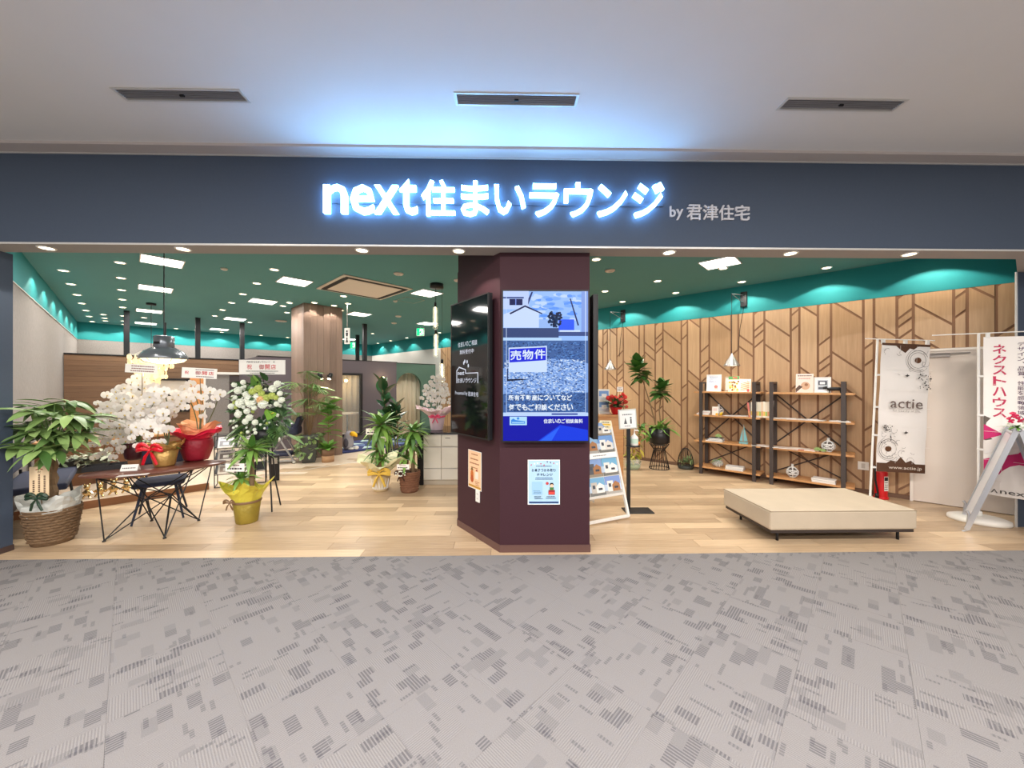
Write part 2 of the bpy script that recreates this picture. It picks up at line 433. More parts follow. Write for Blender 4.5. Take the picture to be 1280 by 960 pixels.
sub = thing('company_sign', 'small unlit pale grey letters by the right end of the glowing sign', 'sign', (0, 3.375, 3.1))
M_pale = mat('pale_letter', (200, 200, 206), .5)
for ch, a, b, y0, y1 in [('b', 992, 1009, 122, 152), ('y', 1010, 1030, 130, 160), ('君', 1040, 1082, 117, 160), ('津', 1085, 1128, 117, 160), ('住', 1131, 1173, 117, 160), ('宅', 1176, 1218, 117, 160)]:
    vs_, fs_ = glyph_fit(ch, zx(a), zx(b), zz(y1)-3.1, zz(y0)-3.1, .012)
    m = mb(); m.add([(v[0], -.012, v[1]) for v in vs_], fs_); m.add([(v[0], -.0005, v[1]) for v in vs_], [f[::-1] for f in fs_])
    m.build('letter', M_pale, sub)

# ------------------------------------------------------------------ the shop shell (local axes: x = s, y = t)
SL, SR, TB, ZC, ZB = -.96, 7.5, 15.75, 3.32, 2.84
floor = structure('floor', mb().add([(-14, YE, -.004), (14, YE, -.004), (14, 24, -.004), (-14, 24, -.004)], [(0, 1, 2, 3)]), mat('floor_screed', (120, 92, 64), .7))
def inside(x, y):
    s = (x+y)*S2; t = (y-x)*S2
    return SL-.5 < s < SR+.5 and t < TB+.4
PW = .152; PL = 1.216
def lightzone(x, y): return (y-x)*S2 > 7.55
pm = {}
def plank(x0, x1, y0, y1, light):
    key = (round(x1-x0, 3), round(y1-y0, 3), light)
    if key not in pm:
        a, b = (x1-x0)/2-.0012, (y1-y0)/2-.0012
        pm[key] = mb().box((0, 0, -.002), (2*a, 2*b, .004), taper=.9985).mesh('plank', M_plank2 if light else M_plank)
    return pm[key]
far = {0: mb(), 1: mb()}; npl = 0; row = 0; y = YE
rp = random.Random(3)
while y < 22:
    x = -12-rp.random()*PL
    while x < 9:
        x1 = x+PL; cx, cy = x+PL/2, y+PW/2
        if inside(cx, cy) or (cy < 4.6 and -6.4 < cx < 6.6):
            lz = lightzone(cx, cy)
            vis = abs(cx) < 1.42*cy+.9 and not (cy > 4.5 and abs(cx-.45*cy/4) < .1)
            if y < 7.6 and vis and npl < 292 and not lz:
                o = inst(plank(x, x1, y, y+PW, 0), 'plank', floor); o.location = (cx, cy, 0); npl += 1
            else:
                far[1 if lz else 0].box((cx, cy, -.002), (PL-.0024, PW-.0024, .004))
        x = x1
    y += PW; row += 1
print('planks', npl)
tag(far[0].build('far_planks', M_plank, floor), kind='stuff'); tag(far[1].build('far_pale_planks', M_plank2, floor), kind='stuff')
p = [W(1.2, 7.555), W(3.9, 7.45)]
structure('trim_5', mb().tube([W(-.9, 7.56, .0), W(4.2, 7.56, .0)], .006, 6), M_edge)

cl = mb(); q = [W(SR, -2.45, ZC), W(SR, TB, ZC), W(SL, TB, ZC), W(SL, 6.0, ZC)]
cl.prism(q, (0, 0, .08)); structure('ceiling', cl, M_tealceil)

wl = structure('wall_left', mb().b2((SL-.1, 5.9, 0), (SL, TB, ZB)), M_textile, True)
mb().b2((SL-.1, 5.9, ZB), (SL+.004, TB, ZC)).build('upper_band', M_teal, wl)
mb().b2((SL, 5.9, ZB-.012), (SL+.012, TB, ZB)).build('rail', M_edge, wl)
wb = structure('wall_back', mb().b2((SL-.1, TB, 0), (SR+.1, TB+.1, ZB)), M_textile, True)
mb().b2((SL-.1, TB-.004, ZB), (SR+.1, TB+.1, ZC)).build('upper_band', M_teal, wb)
wr = structure('wall_right', mb().b2((SR-.004, -2.45, 0), (SR+.1, TB, ZB)), M_groove, True)
mb().b2((SR-.012, -2.45, ZB), (SR+.1, TB, ZC)).build('upper_band', M_teal, wr)
mb().b2((SR-.02, 10.62, 0), (SR-.004, TB, ZB)).build('plaster_section', M_white, wr)

# chevron boards of the right wall: columns of four widths, second set of columns half a repeat higher
CW = [('A', .112, (2.76, 2.51), 1), ('B', .230, (2.77, 2.97), -1), ('C', .156, (2.265, 1.975, 1.855, 1.69), 1), ('D', .3595, (1.935, 1.515), -1)]
GV = .030; npan = 0; rest = mb()
rw = random.Random(11)
t_hi = 4.327+.8575*8; k = -8
while t_hi > -1.45:
    for nm, w, zs, up in CW:
        hi, lo = t_hi, t_hi-w; t_hi = lo
        if lo > 10.6 or hi < -1.40: continue
        hi_, lo_ = min(hi, 10.62), lo
        sl = .92*up                       # rise per metre towards the viewer's right
        base = [z+.6*(k % 2)+1.2*n for z in zs for n in range(-5, 3)]
        base = sorted(base); zmin = 2.075 if hi < -.40 and lo > -1.40 else .062
        tc_ = (hi+lo)/2
        for i in range(len(base)-1):
            a, b = base[i]+GV*.62, base[i+1]-GV*.62
            if b-a < .01: continue
            l, r = hi_-GV/2, lo_+GV/2
            pl = [(l, a-(l-tc_)*sl), (r, a-(r-tc_)*sl), (r, b-(r-tc_)*sl), (l, b-(l-tc_)*sl)]
            pl = clip(clip(pl, 1, ZB-.004, True), 1, zmin, False)
            if len(pl) < 3: continue
            zsz = max(p[1] for p in pl)-min(p[1] for p in pl)
            if zsz < .02: continue
            diag = (b-a) < .34 or rw.random() < .3
            if hi > 4.5 and hi < 8.6 or npan >= 298:
                rest.prism([(SR-.004, p[0], p[1]) for p in pl], (-.007, 0, 0)); continue
            cz = sum(p[1] for p in pl)/len(pl)
            m = mb(); m.prism([(0, p[0]-tc_, p[1]-cz) for p in pl], (-.007, 0, 0))
            o = m.build('wall_board', M_panelD if diag else M_panelV, wr); o.location = (SR-.004, tc_, cz); npan += 1
    k += 1
tag(rest.build('hidden_boards', M_panelV, wr), kind='stuff')
print('wall boards', npan)
structure('baseboard_right', mb().b2((SR-.018, -.43, 0), (SR-.004, 10.6, .055)), mat('brown_skirting', (112, 84, 66), .6), True)

# door in the right wall
d = structure('door_1', mb().b2((SR-.035, -1.40, .008), (SR-.006, -.455, 2.04)), mat('cream_door', (226, 214, 204), .5), True)
fr = mb(); fr.b2((SR-.05, -.455, 0), (SR-.004, -.425, 2.07)); fr.b2((SR-.05, -1.43, 0), (SR-.004, -1.40, 2.07)); fr.b2((SR-.05, -1.43, 2.04), (SR-.004, -.425, 2.07))
fr.build('door_frame', mat('cream_frame', (236, 228, 220), .5), d)
cz = mb(); cz.b2((SR-.08, -.78, 1.955), (SR-.035, -.56, 2.005)); cz.box((SR-.10, -.78, 2.0), (.02, .34, .012), rz=.2)
cz.build('door_closer', mat('grey_closer', (140, 134, 130), .4, .5), d)

# ------------------------------------------------------------------ ceiling fittings and lamps
WARM = (1.0, .90, .77); NEUT = (1.0, .96, .91)
M_lens = mat('lit_lens', (255, 244, 220), .5, emit=7.0, ecol=(255, 236, 200))
M_diff = mat('lit_panel', (255, 252, 245), .5, emit=5.0, ecol=(255, 250, 240))
ring_prof = [(.052, .004), (.052, -.006), (.062, -.008), (.068, 0), (.068, .004)]
ring_me = mb(True).lathe(ring_prof, 16, cap=False).mesh('trim_ring', M_whitemet)
lens_me = mb().lathe([(.0, -.001), (.051, -.001)], 16, cap=False).mesh('lens', M_lens)
def downlight(p, label, group, watts=None, angle=122, colr=WARM, scale=1.0):
    t = thing('downlight', label, 'downlight', p, 0, group)
    a = inst(ring_me, 'trim_ring', t); b = inst(lens_me, 'lens', t); a.scale = b.scale = (scale, scale, 1)
    if watts is None: watts = K_DOWN
    if watts:
        L = bpy.data.lights.new('downlight_lamp', 'SPOT'); L.energy = watts; L.color = colr; L.spot_size = math.radians(angle)
        L.spot_blend = .12; L.shadow_soft_size = .03
        o = bpy.data.objects.new('downlight_lamp', L); link(o, t); o.location = (0, 0, -.02)
    return t
Zc = ZC-.002
for i in range(7):
    downlight(W(-.67, 8.775+1.095*i, Zc), '%s downlight from the front in the row beside the grey textured wall' % ordn(i), 'downlights along the left wall', K_DOWN*1.3, 124)
for i in range(7):
    downlight(W(-.07, 7.62+1.1*i+(.4 if i > 4 else 0), Zc), '%s downlight from the front in the second row from the grey textured wall' % ordn(i), 'downlights of the second row', K_DOWN*.7)
for i in range(7):
    downlight(W(1.53, 6.42+1.09*i+(2.4 if i == 6 else 0), Zc), '%s downlight from the front in the row left of the ceiling cassette' % ordn(i), 'downlights left of the cassette', K_DOWN*.8)
for i, t_ in enumerate((-.66, .43, 1.52, 2.6, 3.68, 4.77, 5.85, 6.95, 8.05, 9.15)):
    downlight(W(7.16, t_, Zc), '%s downlight from the front in the row beside the chevron wood wall' % ordn(i), 'downlights along the wood wall', K_DOWN*1.5, 124)
for i, t_ in enumerate((1.54, 2.52, 3.5, 4.6)):
    downlight(W(6.13, t_, Zc), '%s downlight from the front in the row farther from the chevron wood wall' % ordn(i), 'downlights of the right second row', K_DOWN*.9)
for i, (s_, t_) in enumerate(((2.375, 9.27), (2.375, 8.80), (2.74, 8.42), (3.14, 8.42))):
    downlight(W(s_, t_, Zc), '%s small downlight washing the wood-clad column, counted from its left' % ordn(i), 'downlights around the column', K_DOWN*.8, 100)
for i, (s_, t_) in enumerate(((7.25, 10.33), (7.2, 12.34), (7.25, 13.65), (7.3, 14.83))):
    downlight(W(s_, t_, Zc), '%s downlight from the front above the white rear wall section' % ordn(i), 'downlights above the white wall section', K_DOWN*1.2, 118)
for i, (s_, w_) in enumerate(((-.06, .9), (1.05, .9), (2.17, .9), (3.27, .9), (4.1, .9), (6.7, .9))):
    downlight(W(s_, TB-.32, Zc), '%s downlight from the left in the row along the back wall' % ordn(i), 'downlights along the back wall', K_DOWN*1.3, 124)
for s_, t_, lb in ((-.41, 13.61, 'front one of three small downlights in a short file by the back left corner'), (-.41, 14.33, 'middle one of three small downlights in a short file by the back left corner'), (-.41, 14.95, 'rear one of three small downlights in a short file by the back left corner'),
                   (2.37, 12.42, 'single downlight just right of the rear ceiling panels'), (3.45, 8.85, 'downlight just right of the wood-clad column'), (3.27, 8.0, 'downlight in front of the right edge of the wood-clad column'),
                   (2.93, 7.38, 'downlight just behind the ceiling cassette'), (2.66, 10.05, 'downlight behind the left edge of the wood-clad column'), (5.8, 12.16, 'downlight in front of the rear exit sign'), (.3, 13.5, 'downlight between the two rear left ceiling panels'),
                   (4.475, 2.69, 'downlight just right of the dark pillar top'), (5.3, 5.2, 'downlight over the floor behind the dark pillar')):
    downlight(W(s_, t_, Zc), lb, 'scattered ceiling downlights', K_DOWN*.6)
for i, x in enumerate((-4.2, -2.97, -1.33, -.43, 1.56, 2.73, 3.89)):
    downlight(Vector((x, 3.475, 2.848)), '%s soffit downlight from the left under the fascia' % ordn(i), 'soffit downlights', K_SOFFIT, 120, WARM, .95)

def panel_light(s_, t_, label, watts=None):
    t = shopframe(thing('ceiling_panel_light', label, 'ceiling light', W(s_, t_, Zc), 0, 'square ceiling panels'))
    h = .225; f = mb()
    f.b2((-h, -h, -.012), (h, -h+.014, .004)); f.b2((-h, h-.014, -.012), (h, h, .004)); f.b2((-h, -h+.014, -.012), (-h+.014, h-.014, .004)); f.b2((h-.014, -h+.014, -.012), (h, h-.014, .004))
    f.build('frame', M_whitemet, t)
    mb().b2((-h+.014, -h+.014, -.004), (h-.014, h-.014, .002)).build('diffuser', M_diff, t)
    for k in (-1, 0, 1):
        for j in (-1, 1):
            o = mb().box((k*.1, j*.09, -.006), (.006, .07, .004)).build('divider', mat('panel_divider', (150, 150, 160), .5), t)
    L = bpy.data.lights.new('panel_lamp', 'AREA'); L.shape = 'SQUARE'; L.size = .4; L.energy = K_PANEL if watts is None else watts; L.color = NEUT
    o = bpy.data.objects.new('panel_lamp', L); link(o, t); o.location = (0, 0, -.02)
for s_, t_, lb in ((.34, 7.1, 'square ceiling panel nearest the front on the left'), (.355, 9.22, 'second square ceiling panel back in the leftmost file'), (.36, 12.15, 'third square ceiling panel back in the leftmost file'), (.365, 14.7, 'rearmost square ceiling panel in the leftmost file'),
                   (1.94, 6.91, 'square ceiling panel just left of the ceiling cassette'), (1.95, 9.05, 'second square ceiling panel back, left of the wood-clad column'), (1.97, 12.02, 'third square ceiling panel back, left of the wood-clad column'), (2.0, 14.66, 'rearmost square ceiling panel left of the wood-clad column'),
                   (3.92, 6.0, 'square ceiling panel beside the black pendant canopy'), (3.95, 9.0, 'square ceiling panel just right of the wood-clad column'), (5.9, 14.3, 'far square ceiling panel beside the rear exit sign'), (5.81, 1.5, 'square ceiling panel in front of the chevron wood wall'),
                   (3.95, 12.0, 'square ceiling panel behind the wood-clad column'), (5.9, 9.0, 'square ceiling panel over the area behind the dark pillar'), (5.85, 5.2, 'square ceiling panel between dark pillar and chevron wood wall')):
    panel_light(s_, t_, lb)

# ceiling cassette, hatch, sensors
t = shopframe(thing('ceiling_cassette', 'big square beige air conditioner cassette in the green ceiling', 'air conditioner', W(2.95, 6.5, Zc)))
M_cas = mat('beige_cassette', (226, 214, 204), .5)
h = .61
mb().b2((-h, -h, -.02), (h, h, .002)).build('body', M_cas, t, bevel=.012)
m = mb()
for a, b, c, d in ((-h+.06, -h+.05, h-.06, -h+.13), (-h+.06, h-.13, h-.06, h-.05), (-h+.05, -h+.13, -h+.13, h-.13), (h-.13, -h+.13, h-.05, h-.13)): m.b2((a, b, -.024), (c, d, -.016))
m.build('air_slot', M_blacksoft, t)
for a, b, c, d in ((-h+.08, -h+.09, h-.08, -h+.105), (-h+.08, h-.105, h-.08, h-.09), (-h+.09, -h+.13, -h+.105, h-.13), (h-.105, -h+.13, h-.09, h-.13)):
    mb().b2((a, b, -.028), (c, d, -.022)).build('louvre', M_blacksoft, t)
mb().b2((-h+.15, -h+.15, -.03), (h-.15, h-.15, -.018)).build('grille', mat('grille_beige', (236, 226, 216), .45), t, bevel=.006)
t = shopframe(thing('ceiling_hatch', 'small square access hatch outlined in the green ceiling', 'hatch', W(4.02, 6.75, Zc)))
mb().b2((-.2, -.2, -.002), (.2, .2, .002)).build('door', M_tealceil, t)
m = mb()
for a, b, c, d in ((-.21, -.21, .21, -.198), (-.21, .198, .21, .21), (-.21, -.198, -.198, .198), (.198, -.198, .21, .198)): m.b2((a, b, -.006), (c, d, .002))
m.build('frame', mat('hatch_frame', (150, 170, 160), .5), t)
for s_, t_, lb in ((2.92, 5.25, 'white round ceiling sensor in front of the cassette'), (5.05, 2.8, 'beige round smoke detector right of the dark pillar'), (3.84, 7.04, 'small white sensor behind the cassette'), (4.75, 8.55, 'round sensor near the hatch toward the rear'),
                   (3.79, 4.87, 'white round speaker cover by the dark pillar top'), (2.9, 11.5, 'wide round ceiling vent left of the wood-clad column'), (5.2, 9.6, 'flat round speaker cover in front of the exit signs'), (1.0, 6.9, 'small white ceiling sensor between the left panels')):
    r = .14 if 'wide' in lb else (.045 if 'small' in lb else .075)
    t = thing('ceiling_sensor', lb, 'sensor', W(s_, t_, Zc))
    mb(True).lathe([(r, .002), (r, -.012), (r*.8, -.022), (r*.5, -.026)], 16).build('housing', mat('sensor_white', (225, 215, 205), .5), t)
    mb(True).lathe([(r*.4, -.026), (r*.35, -.032), (.001, -.034)], 12).build('dome', M_edge, t)

# mall ceiling lamps over the walkway behind the viewer
for i, (x, y) in enumerate(((-3.6, .2), (-1.2, .2), (1.2, .2), (3.6, .2), (-3.6, -2.6), (-1.2, -2.6), (1.2, -2.6), (3.6, -2.6))):
    t = thing('walkway_light', 'rectangular walkway ceiling light, %s of the walkway rows' % ordn(i), 'ceiling light', (x, y, ZM-.002), 0, 'walkway ceiling lights')
    f = mb(); f.b2((-.6, -.15, -.03), (.6, -.13, 0)); f.b2((-.6, .13, -.03), (.6, .15, 0)); f.b2((-.6, -.13, -.03), (-.58, .13, 0)); f.b2((.58, -.13, -.03), (.6, .13, 0))
    f.build('frame', M_whitemet, t); mb().b2((-.58, -.13, -.012), (.58, .13, -.004)).build('diffuser', M_diff, t)
    L = bpy.data.lights.new('walkway_lamp', 'AREA'); L.shape = 'RECTANGLE'; L.size = 1.1; L.size_y = .24; L.energy = K_MALL; L.color = (1, .94, .88)
    o = bpy.data.objects.new('walkway_lamp', L); link(o, t); o.location = (0, 0, -.035)

# exit signs and the hanging pictogram sign
M_exit = vcol_mat('lit_exit_face', 1.6)
def exit_sign(p, w, label, rz):
    t = thing('exit_sign', label, 'exit sign', p, rz)
    mb().b2((-w/2, -.02, -w/2), (w/2, .02, w/2)).build('housing', M_whitemet, t)
    P = Print(-.0205); P.rect((20, 190, 120), -w*.46, -w*.46, w*.46, w*.46); P.rect((235, 255, 245), -.05*w, -.36*w, .36*w, .36*w)
    P.disc((20, 150, 90), .12*w, .22*w, .07*w); P.poly((20, 150, 90), [(-.02*w, .1*w), (.2*w, .14*w), (.14*w, -.08*w), (.28*w, -.3*w), (.2*w, -.34*w), (.05*w, -.1*w), (-.12*w, -.3*w), (-.18*w, -.24*w), (0, 0)])
    P.build('pictogram', M_exit, t)
    mb().tube([(0, 0, w/2), (0, 0, w/2+.12)], .01, 6).build('stem', M_whitemet, t)
exit_sign(dp(525.5, 415, 11.2), .24, 'green lit running-man exit sign hanging nearer the pillar', -.2)
exit_sign(dp(441.5, 431.5, 13.4), .22, 'green lit running-man exit sign hanging behind the column', -.2)
t = thing('hanging_sign', 'white narrow pictogram sign hanging from the ceiling beside the column', 'sign', dp(434, 420, 7.9), -.3)
h = .34; mb().b2((-.065, -.008, -h/2), (.065, .008, h/2)).build('board', M_whitemet, t)
P = Print(-.0085); P.disc((40, 40, 46), 0, .1, .022); P.poly((40, 40, 46), [(-.03, .07), (.03, .07), (.018, -.01), (-.018, -.01)]); P.disc((40, 40, 46), 0, -.05, .02); P.poly((40, 40, 46), [(-.012, -.07), (.012, -.07), (.034, -.14), (-.034, -.14)])
P.build('pictogram', INK, t)
q = t.location; mb().tube([(0, 0, h/2), (0, 0, ZC-q.z)], .005, 6).build('rod', M_edge, t)

# ------------------------------------------------------------------ the dark pillar with its screens
pil = thing('pillar', 'dark aubergine pillar with screens on its faces in the middle of the shop front', 'pillar')
foot = [(-.044, 3.515), (.81, 3.505), (.81, 4.62), (-.53, 4.62), (-.53, 4.188)]
mb().prism([(x, y, 0) for x, y in foot], (0, 0, 2.86)).build('shaft', M_aub, pil)
cxp, cyp = .14, 4.05
mb().prism([(cxp+(x-cxp)*1.012, cyp+(y-cyp)*1.012, 0) for x, y in foot], (0, 0, .07)).build('base_strip', M_aubbase, pil)
mb().prism([(cxp+(x-cxp)*.99, cyp+(y-cyp)*.99, 2.86) for x, y in foot], (0, 0, ZC-2.86)).build('upper_shaft', M_aub, pil)
M_screen = vcol_mat('lit_screen', .72, .3)
M_glassblk = mat('glossy_black_screen', (8, 9, 16), .06, spec=.7)
def screen_body(t, w, h, m=M_glassblk):
    mb().b2((-w/2, 0, -h/2), (w/2, .045, h/2)).build('casing', M_blacksoft, t, bevel=.004)
    mb().b2((-w/2+.012, -.003, -h/2+.014), (w/2-.012, .0, h/2-.012)).build('glass', m, t)
    f = mb(); 
    for a, b, c, d in ((-w/2, -h/2, w/2, -h/2+.012), (-w/2, h/2-.012, w/2, h/2), (-w/2, -h/2+.012, -w/2+.012, h/2-.012), (w/2-.012, -h/2+.012, w/2, h/2-.012)): f.b2((a, -.006, b), (c, 0, d))
    f.build('bezel', M_blacksoft, t)
    mb().b2((-w*.2, .045, -h*.2), (w*.2, .075, h*.2)).build('wall_bracket', M_black, t)
TW, TH = .812, 1.415
tv = thing('signage_screen', 'tall lit blue screen showing a house plot for sale on the pillar front', 'screen', (.381, 3.432, 1.768), -.01)
screen_body(tv, TW, TH)
P = Print(-.0032, .00012); w, h = TW/2-.012, TH/2-.014
def U(x): return -w+2*w*(x-85)/1010       # from survey of the upper half of the picture
def V(y): return h-2*h*(y-30)/1800
P.rect((150, 190, 255), -w, -h, w, h)
for i in range(60):                       # clouds
    x = random.uniform(400, 1040); y = random.uniform(60, 380); P.disc(random.choice([(90, 150, 255), (190, 215, 255), (120, 170, 255)]), U(x), V(y), .03, 8, random.uniform(.6, 2), .5)
P.rect((130, 160, 230), U(1015), V(520), w, V(30)); P.rect((210, 225, 255), U(1060), V(900), U(1070), V(30))
P.rect((190, 210, 255), -w, V(250), U(390), V(30)); P.rect((60, 80, 140), -w, V(120), U(330), V(100)); P.rect((10, 20, 80), U(160), V(200), U(315), V(125)); P.rect((120, 150, 240), U(230), V(200), U(240), V(125))
P.poly((200, 220, 255), [(U(90), V(470)), (U(510), V(470)), (U(510), V(290)), (U(340), V(215)), (U(90), V(310))])
P.poly((20, 30, 80), [(U(160), V(295)), (U(345), V(200)), (U(550), V(295)), (U(550), V(310)), (U(345), V(222)), (U(170), V(312))])
P.poly((30, 45, 110), [(U(380), V(200)), (U(440), V(40)), (U(420), V(40)), (U(385), V(120))])
P.rect((150, 185, 245), U(510), V(470), U(740), V(370)); P.rect((40, 90, 250), U(745), V(500), U(930), V(370))
for i in range(70):
    a = random.uniform(0, 2*PI); r = random.random()**.5; P.disc(random.choice([(4, 14, 50), (8, 30, 70), (16, 50, 90)]), U(700+85*r*math.cos(a)), V(360+100*r*math.sin(a)), .012, 6).same()
P.n += 2
P.poly((20, 30, 90), [(U(875), V(120)), (U(890), V(118)), (U(988), V(440)), (U(970), V(445))])
P.rect((50, 70, 120), -w, V(590), U(745), V(475)); P.rect((60, 80, 140), U(745), V(570), w, V(520)); P.rect((210, 230, 255), U(760), V(520), U(1000), V(500)); P.rect((180, 215, 255), -w, V(625), U(780), V(590))
P.rect((66, 100, 160), -w, V(1490), w, V(625)); P.poly((130, 168, 232), [(-w, V(1270)), (w, V(1250)), (w, V(900)), (U(900), V(850)), (U(600), V(840)), (-w, V(960))])
for i in range(2600):                     # gravel
    y = random.uniform(635, 1472); x = random.uniform(88, 1052); k = (y-635)/850
    c = random.choice([(30, 66, 130), (186, 214, 255), (210, 230, 255), (60, 100, 170), (225, 240, 255)]) if .25 < k < .74 and random.random() < .8 else random.choice([(20, 50, 100), (50, 90, 160), (90, 140, 210)])
    P.poly(c, [(U(x), V(y)), (U(x+random.uniform(14, 40)), V(y+random.uniform(-4, 4))), (U(x+random.uniform(6, 24)), V(y+random.uniform(6, 16)))]).same()
P.n += 2
P.poly((205, 225, 255), [(U(150), V(712)), (U(605), V(690)), (U(605), V(1005)), (U(150), V(1005))]); P.poly((24, 40, 220), [(U(160), V(728)), (U(592), V(706)), (U(592), V(862)), (U(160), V(890))])
for i, ch in enumerate('売物件'): P.text((225, 240, 255), ch, U(170+143*i), U(300+143*i), V(862-8*i), V(745-8*i), .018)
P.rect((40, 60, 110), U(130), V(1100), U(145), V(960)); P.poly((16, 30, 60), [(U(130), V(1115)), (U(390), V(1095)), (U(300), V(1085)), (U(130), V(1090))])
for i, ch in enumerate('所有不動産についてなど'): P.text((235, 245, 255), ch, U(148+69.5*i), U(210+69.5*i), V(1346), V(1280), .026)
for i, ch in enumerate('何でもご相談ください'): P.text((235, 245, 255), ch, U(152+77*i), U(222+77*i), V(1466), V(1390), .026)
for a, b, c, d in ((120, 60, 126, 1500), (1060, 60, 1066, 1500), (120, 1488, 1066, 1496)): P.rect((200, 220, 255), U(a), V(d), U(c), V(b))
P.rect((190, 215, 255), -w, V(1535), w, V(1495)); P.rect((60, 80, 160), U(660), V(1520), U(970), V(1500))
P.rect((6, 14, 170), -w, -h, w, V(1533)); P.poly((16, 60, 230), [(U(500), -h), (U(760), V(1640)), (U(1090), V(1700)), (w, -h)]); P.poly((40, 100, 250), [(U(520), -h), (U(700), V(1700)), (U(760), V(1660)), (U(660), -h)])
P.rect((180, 225, 255), U(162), V(1642), U(366), V(1540)); P.poly((60, 140, 230), [(U(180), V(1625)), (U(180), V(1580)), (U(205), V(1562)), (U(232), V(1580)), (U(345), V(1595)), (U(345), V(1625))]); P.rect((180, 225, 255), U(190), V(1615), U(335), V(1604)); P.disc((60, 140, 230), U(262), V(1562), .012)
for i, ch in enumerate('住まいのご相談無料'): P.text((240, 248, 255), ch, U(566+52*i), U(614+52*i), V(1620), V(1568), .02)
P.build('picture', M_screen, tv)

a_ = dp(611, 480, 3.52); b_ = dp(564, 480, 4.11); ang = math.atan2(a_.y-b_.y, a_.x-b_.x)
tv2 = thing('signage_screen', 'tall dark reflective screen with a white house logo on the pillar\'s left face', 'screen', ((a_.x+b_.x)/2, (a_.y+b_.y)/2, 1.768), ang)
w2 = math.hypot(a_.x-b_.x, a_.y-b_.y)
screen_body(tv2, w2, TH)
P = Print(-.0032, .00015); w, h = w2/2, TH/2; c = (232, 236, 250)
def U(x): return -w+2*w*(x-45)/220
def V(y): return h-2*h*(y-60)/820
for i, ch in enumerate('住まいのご相談'): P.text(c, ch, U(92+16.6*i), U(106+16.6*i), V(340), V(310), .006)
for i, ch in enumerate('無料受付中'): P.text(c, ch, U(104+17*i), U(119+17*i), V(386), V(358), .006)
for x0, y0, x1, y1 in ((83, 480, 87, 562), (208, 500, 212, 562), (140, 500, 212, 505)): P.rect(c, U(x0), V(y1), U(x1), V(y0))
P.poly(c, [(U(83), V(484)), (U(100), V(460)), (U(140), V(478)), (U(140), V(484)), (U(100), V(467)), (U(86), V(490))]); P.rect(c, U(138), V(505), U(142), V(478))
P.text(c, 'next', U(92), U(132), V(512), V(490), .02)
for i, ch in enumerate('住まいラウンジ'): P.text(c, ch, U(90+16.5*i), U(104+16.5*i), V(560), V(532), .008)
for x, y in ((130, 440), (136, 430), (150, 434), (157, 458)): P.disc(c, U(x), V(y), .016, 10, .8, 1.2)
P.text(c, 'Presented by', U(76), U(152), V(640), V(612), .0); 
for i, ch in enumerate('君津住宅'): P.text(c, ch, U(156+15*i), U(169+15*i), V(640), V(614), .004)
P.build('picture', vcol_mat('dim_screen', .6, .2), tv2)
tv3 = thing('signage_screen', 'tall screen seen edge-on at the right side of the pillar', 'screen', (.905, 3.985, 1.768), PI/2)
screen_body(tv3, TW, TH)

# posters and socket on the pillar
def poster(name, label, loc, rz, w, h, bgc):
    t = thing(name, label, 'poster', loc, rz)
    mb().b2((-w/2, -.004, -h/2), (w/2, -.001, h/2)).build('sheet', mat('poster_paper', (240, 240, 238), .6), t)
    P = Print(-.0042, .00015); P.rect(bgc, -w/2+.006, -h/2+.006, w/2-.006, h/2-.006); return t, P
p0 = dp(679.7, 602.5, 3.515); w, h = .305, .425
t, P = poster('poster', 'light blue event poster with bunting on the pillar front below the screen', (p0.x, 3.505, p0.z), -.012, w, h, (170, 205, 232))
def U(x): return -w/2+w*(x-778)/358
def V(y): return h/2-h*(y-142)/500
P.rect((30, 60, 110), U(792), V(628), U(1122), V(608))
for i in range(9):
    x = 815+i*36; yy = 195-20*math.sin(i*.8) if i < 5 else 160+8*(i-5)
    P.poly(random.choice([(190, 60, 80), (240, 240, 240), (90, 60, 110)]), [(U(x-9), V(yy)), (U(x+9), V(yy-4)), (U(x+2), V(yy+18))])
P.lines((40, 60, 90), U(870), U(1045), V(222), V(204), 1, .05)
for i, ch in enumerate('お菓子つかみ取り'): P.text((20, 40, 70), ch, U(822+34*i), U(850+34*i), V(274), V(242), .02)
for i, ch in enumerate('チャレンジ'): P.text((20, 40, 70), ch, U(880+36*i), U(910+36*i), V(322), V(292), .02)
P.lines((50, 80, 120), U(855), U(1065), V(366), V(334), 2, .1)
P.rect((150, 192, 224), U(826), V(528), U(940), V(385)); P.lines((60, 90, 130), U(838), U(928), V(522), V(482), 3, .2)
P.rect((150, 30, 40), U(1008), V(530), U(1080), V(478)); P.rect((225, 70, 60), U(1012), V(526), U(1076), V(500)); P.rect((60, 120, 60), U(1022), V(478), U(1066), V(448)); P.disc((240, 190, 160), U(1044), V(428), .017); P.poly((40, 30, 30), [(U(1020), V(424)), (U(1030), V(398)), (U(1058), V(398)), (U(1070), V(424)), (U(1046), V(412))]); P.disc((190, 60, 60), U(994), V(404), .014)
P.lines((40, 60, 90), U(838), U(945), V(580), V(542), 3, .3); P.lines((40, 60, 90), U(978), U(1105), V(578), V(542), 2, .2)
P.build('print', INK, t)
lf = Vector((-.044+.53, 3.515-4.188, 0)).normalized(); angl = math.atan2(lf.y, lf.x); nrm = Vector((lf.y, -lf.x, 0))
def onleft(u, z, off=.0):                 # point on the pillar's left face at fraction u from the back edge
    p = Vector((-.53, 4.188, z))+lf*(u*math.hypot(.486, .673))+nrm*off; return p
w, h = .262, .40
t, P = poster('poster', 'orange recruiting poster on the pillar\'s left face above the socket', onleft(.45, .70), angl, w, h, (243, 200, 160))
P.rect((190, 140, 40), -w/2+.01, -h/2+.015, w/2-.01, -h/2+.035)
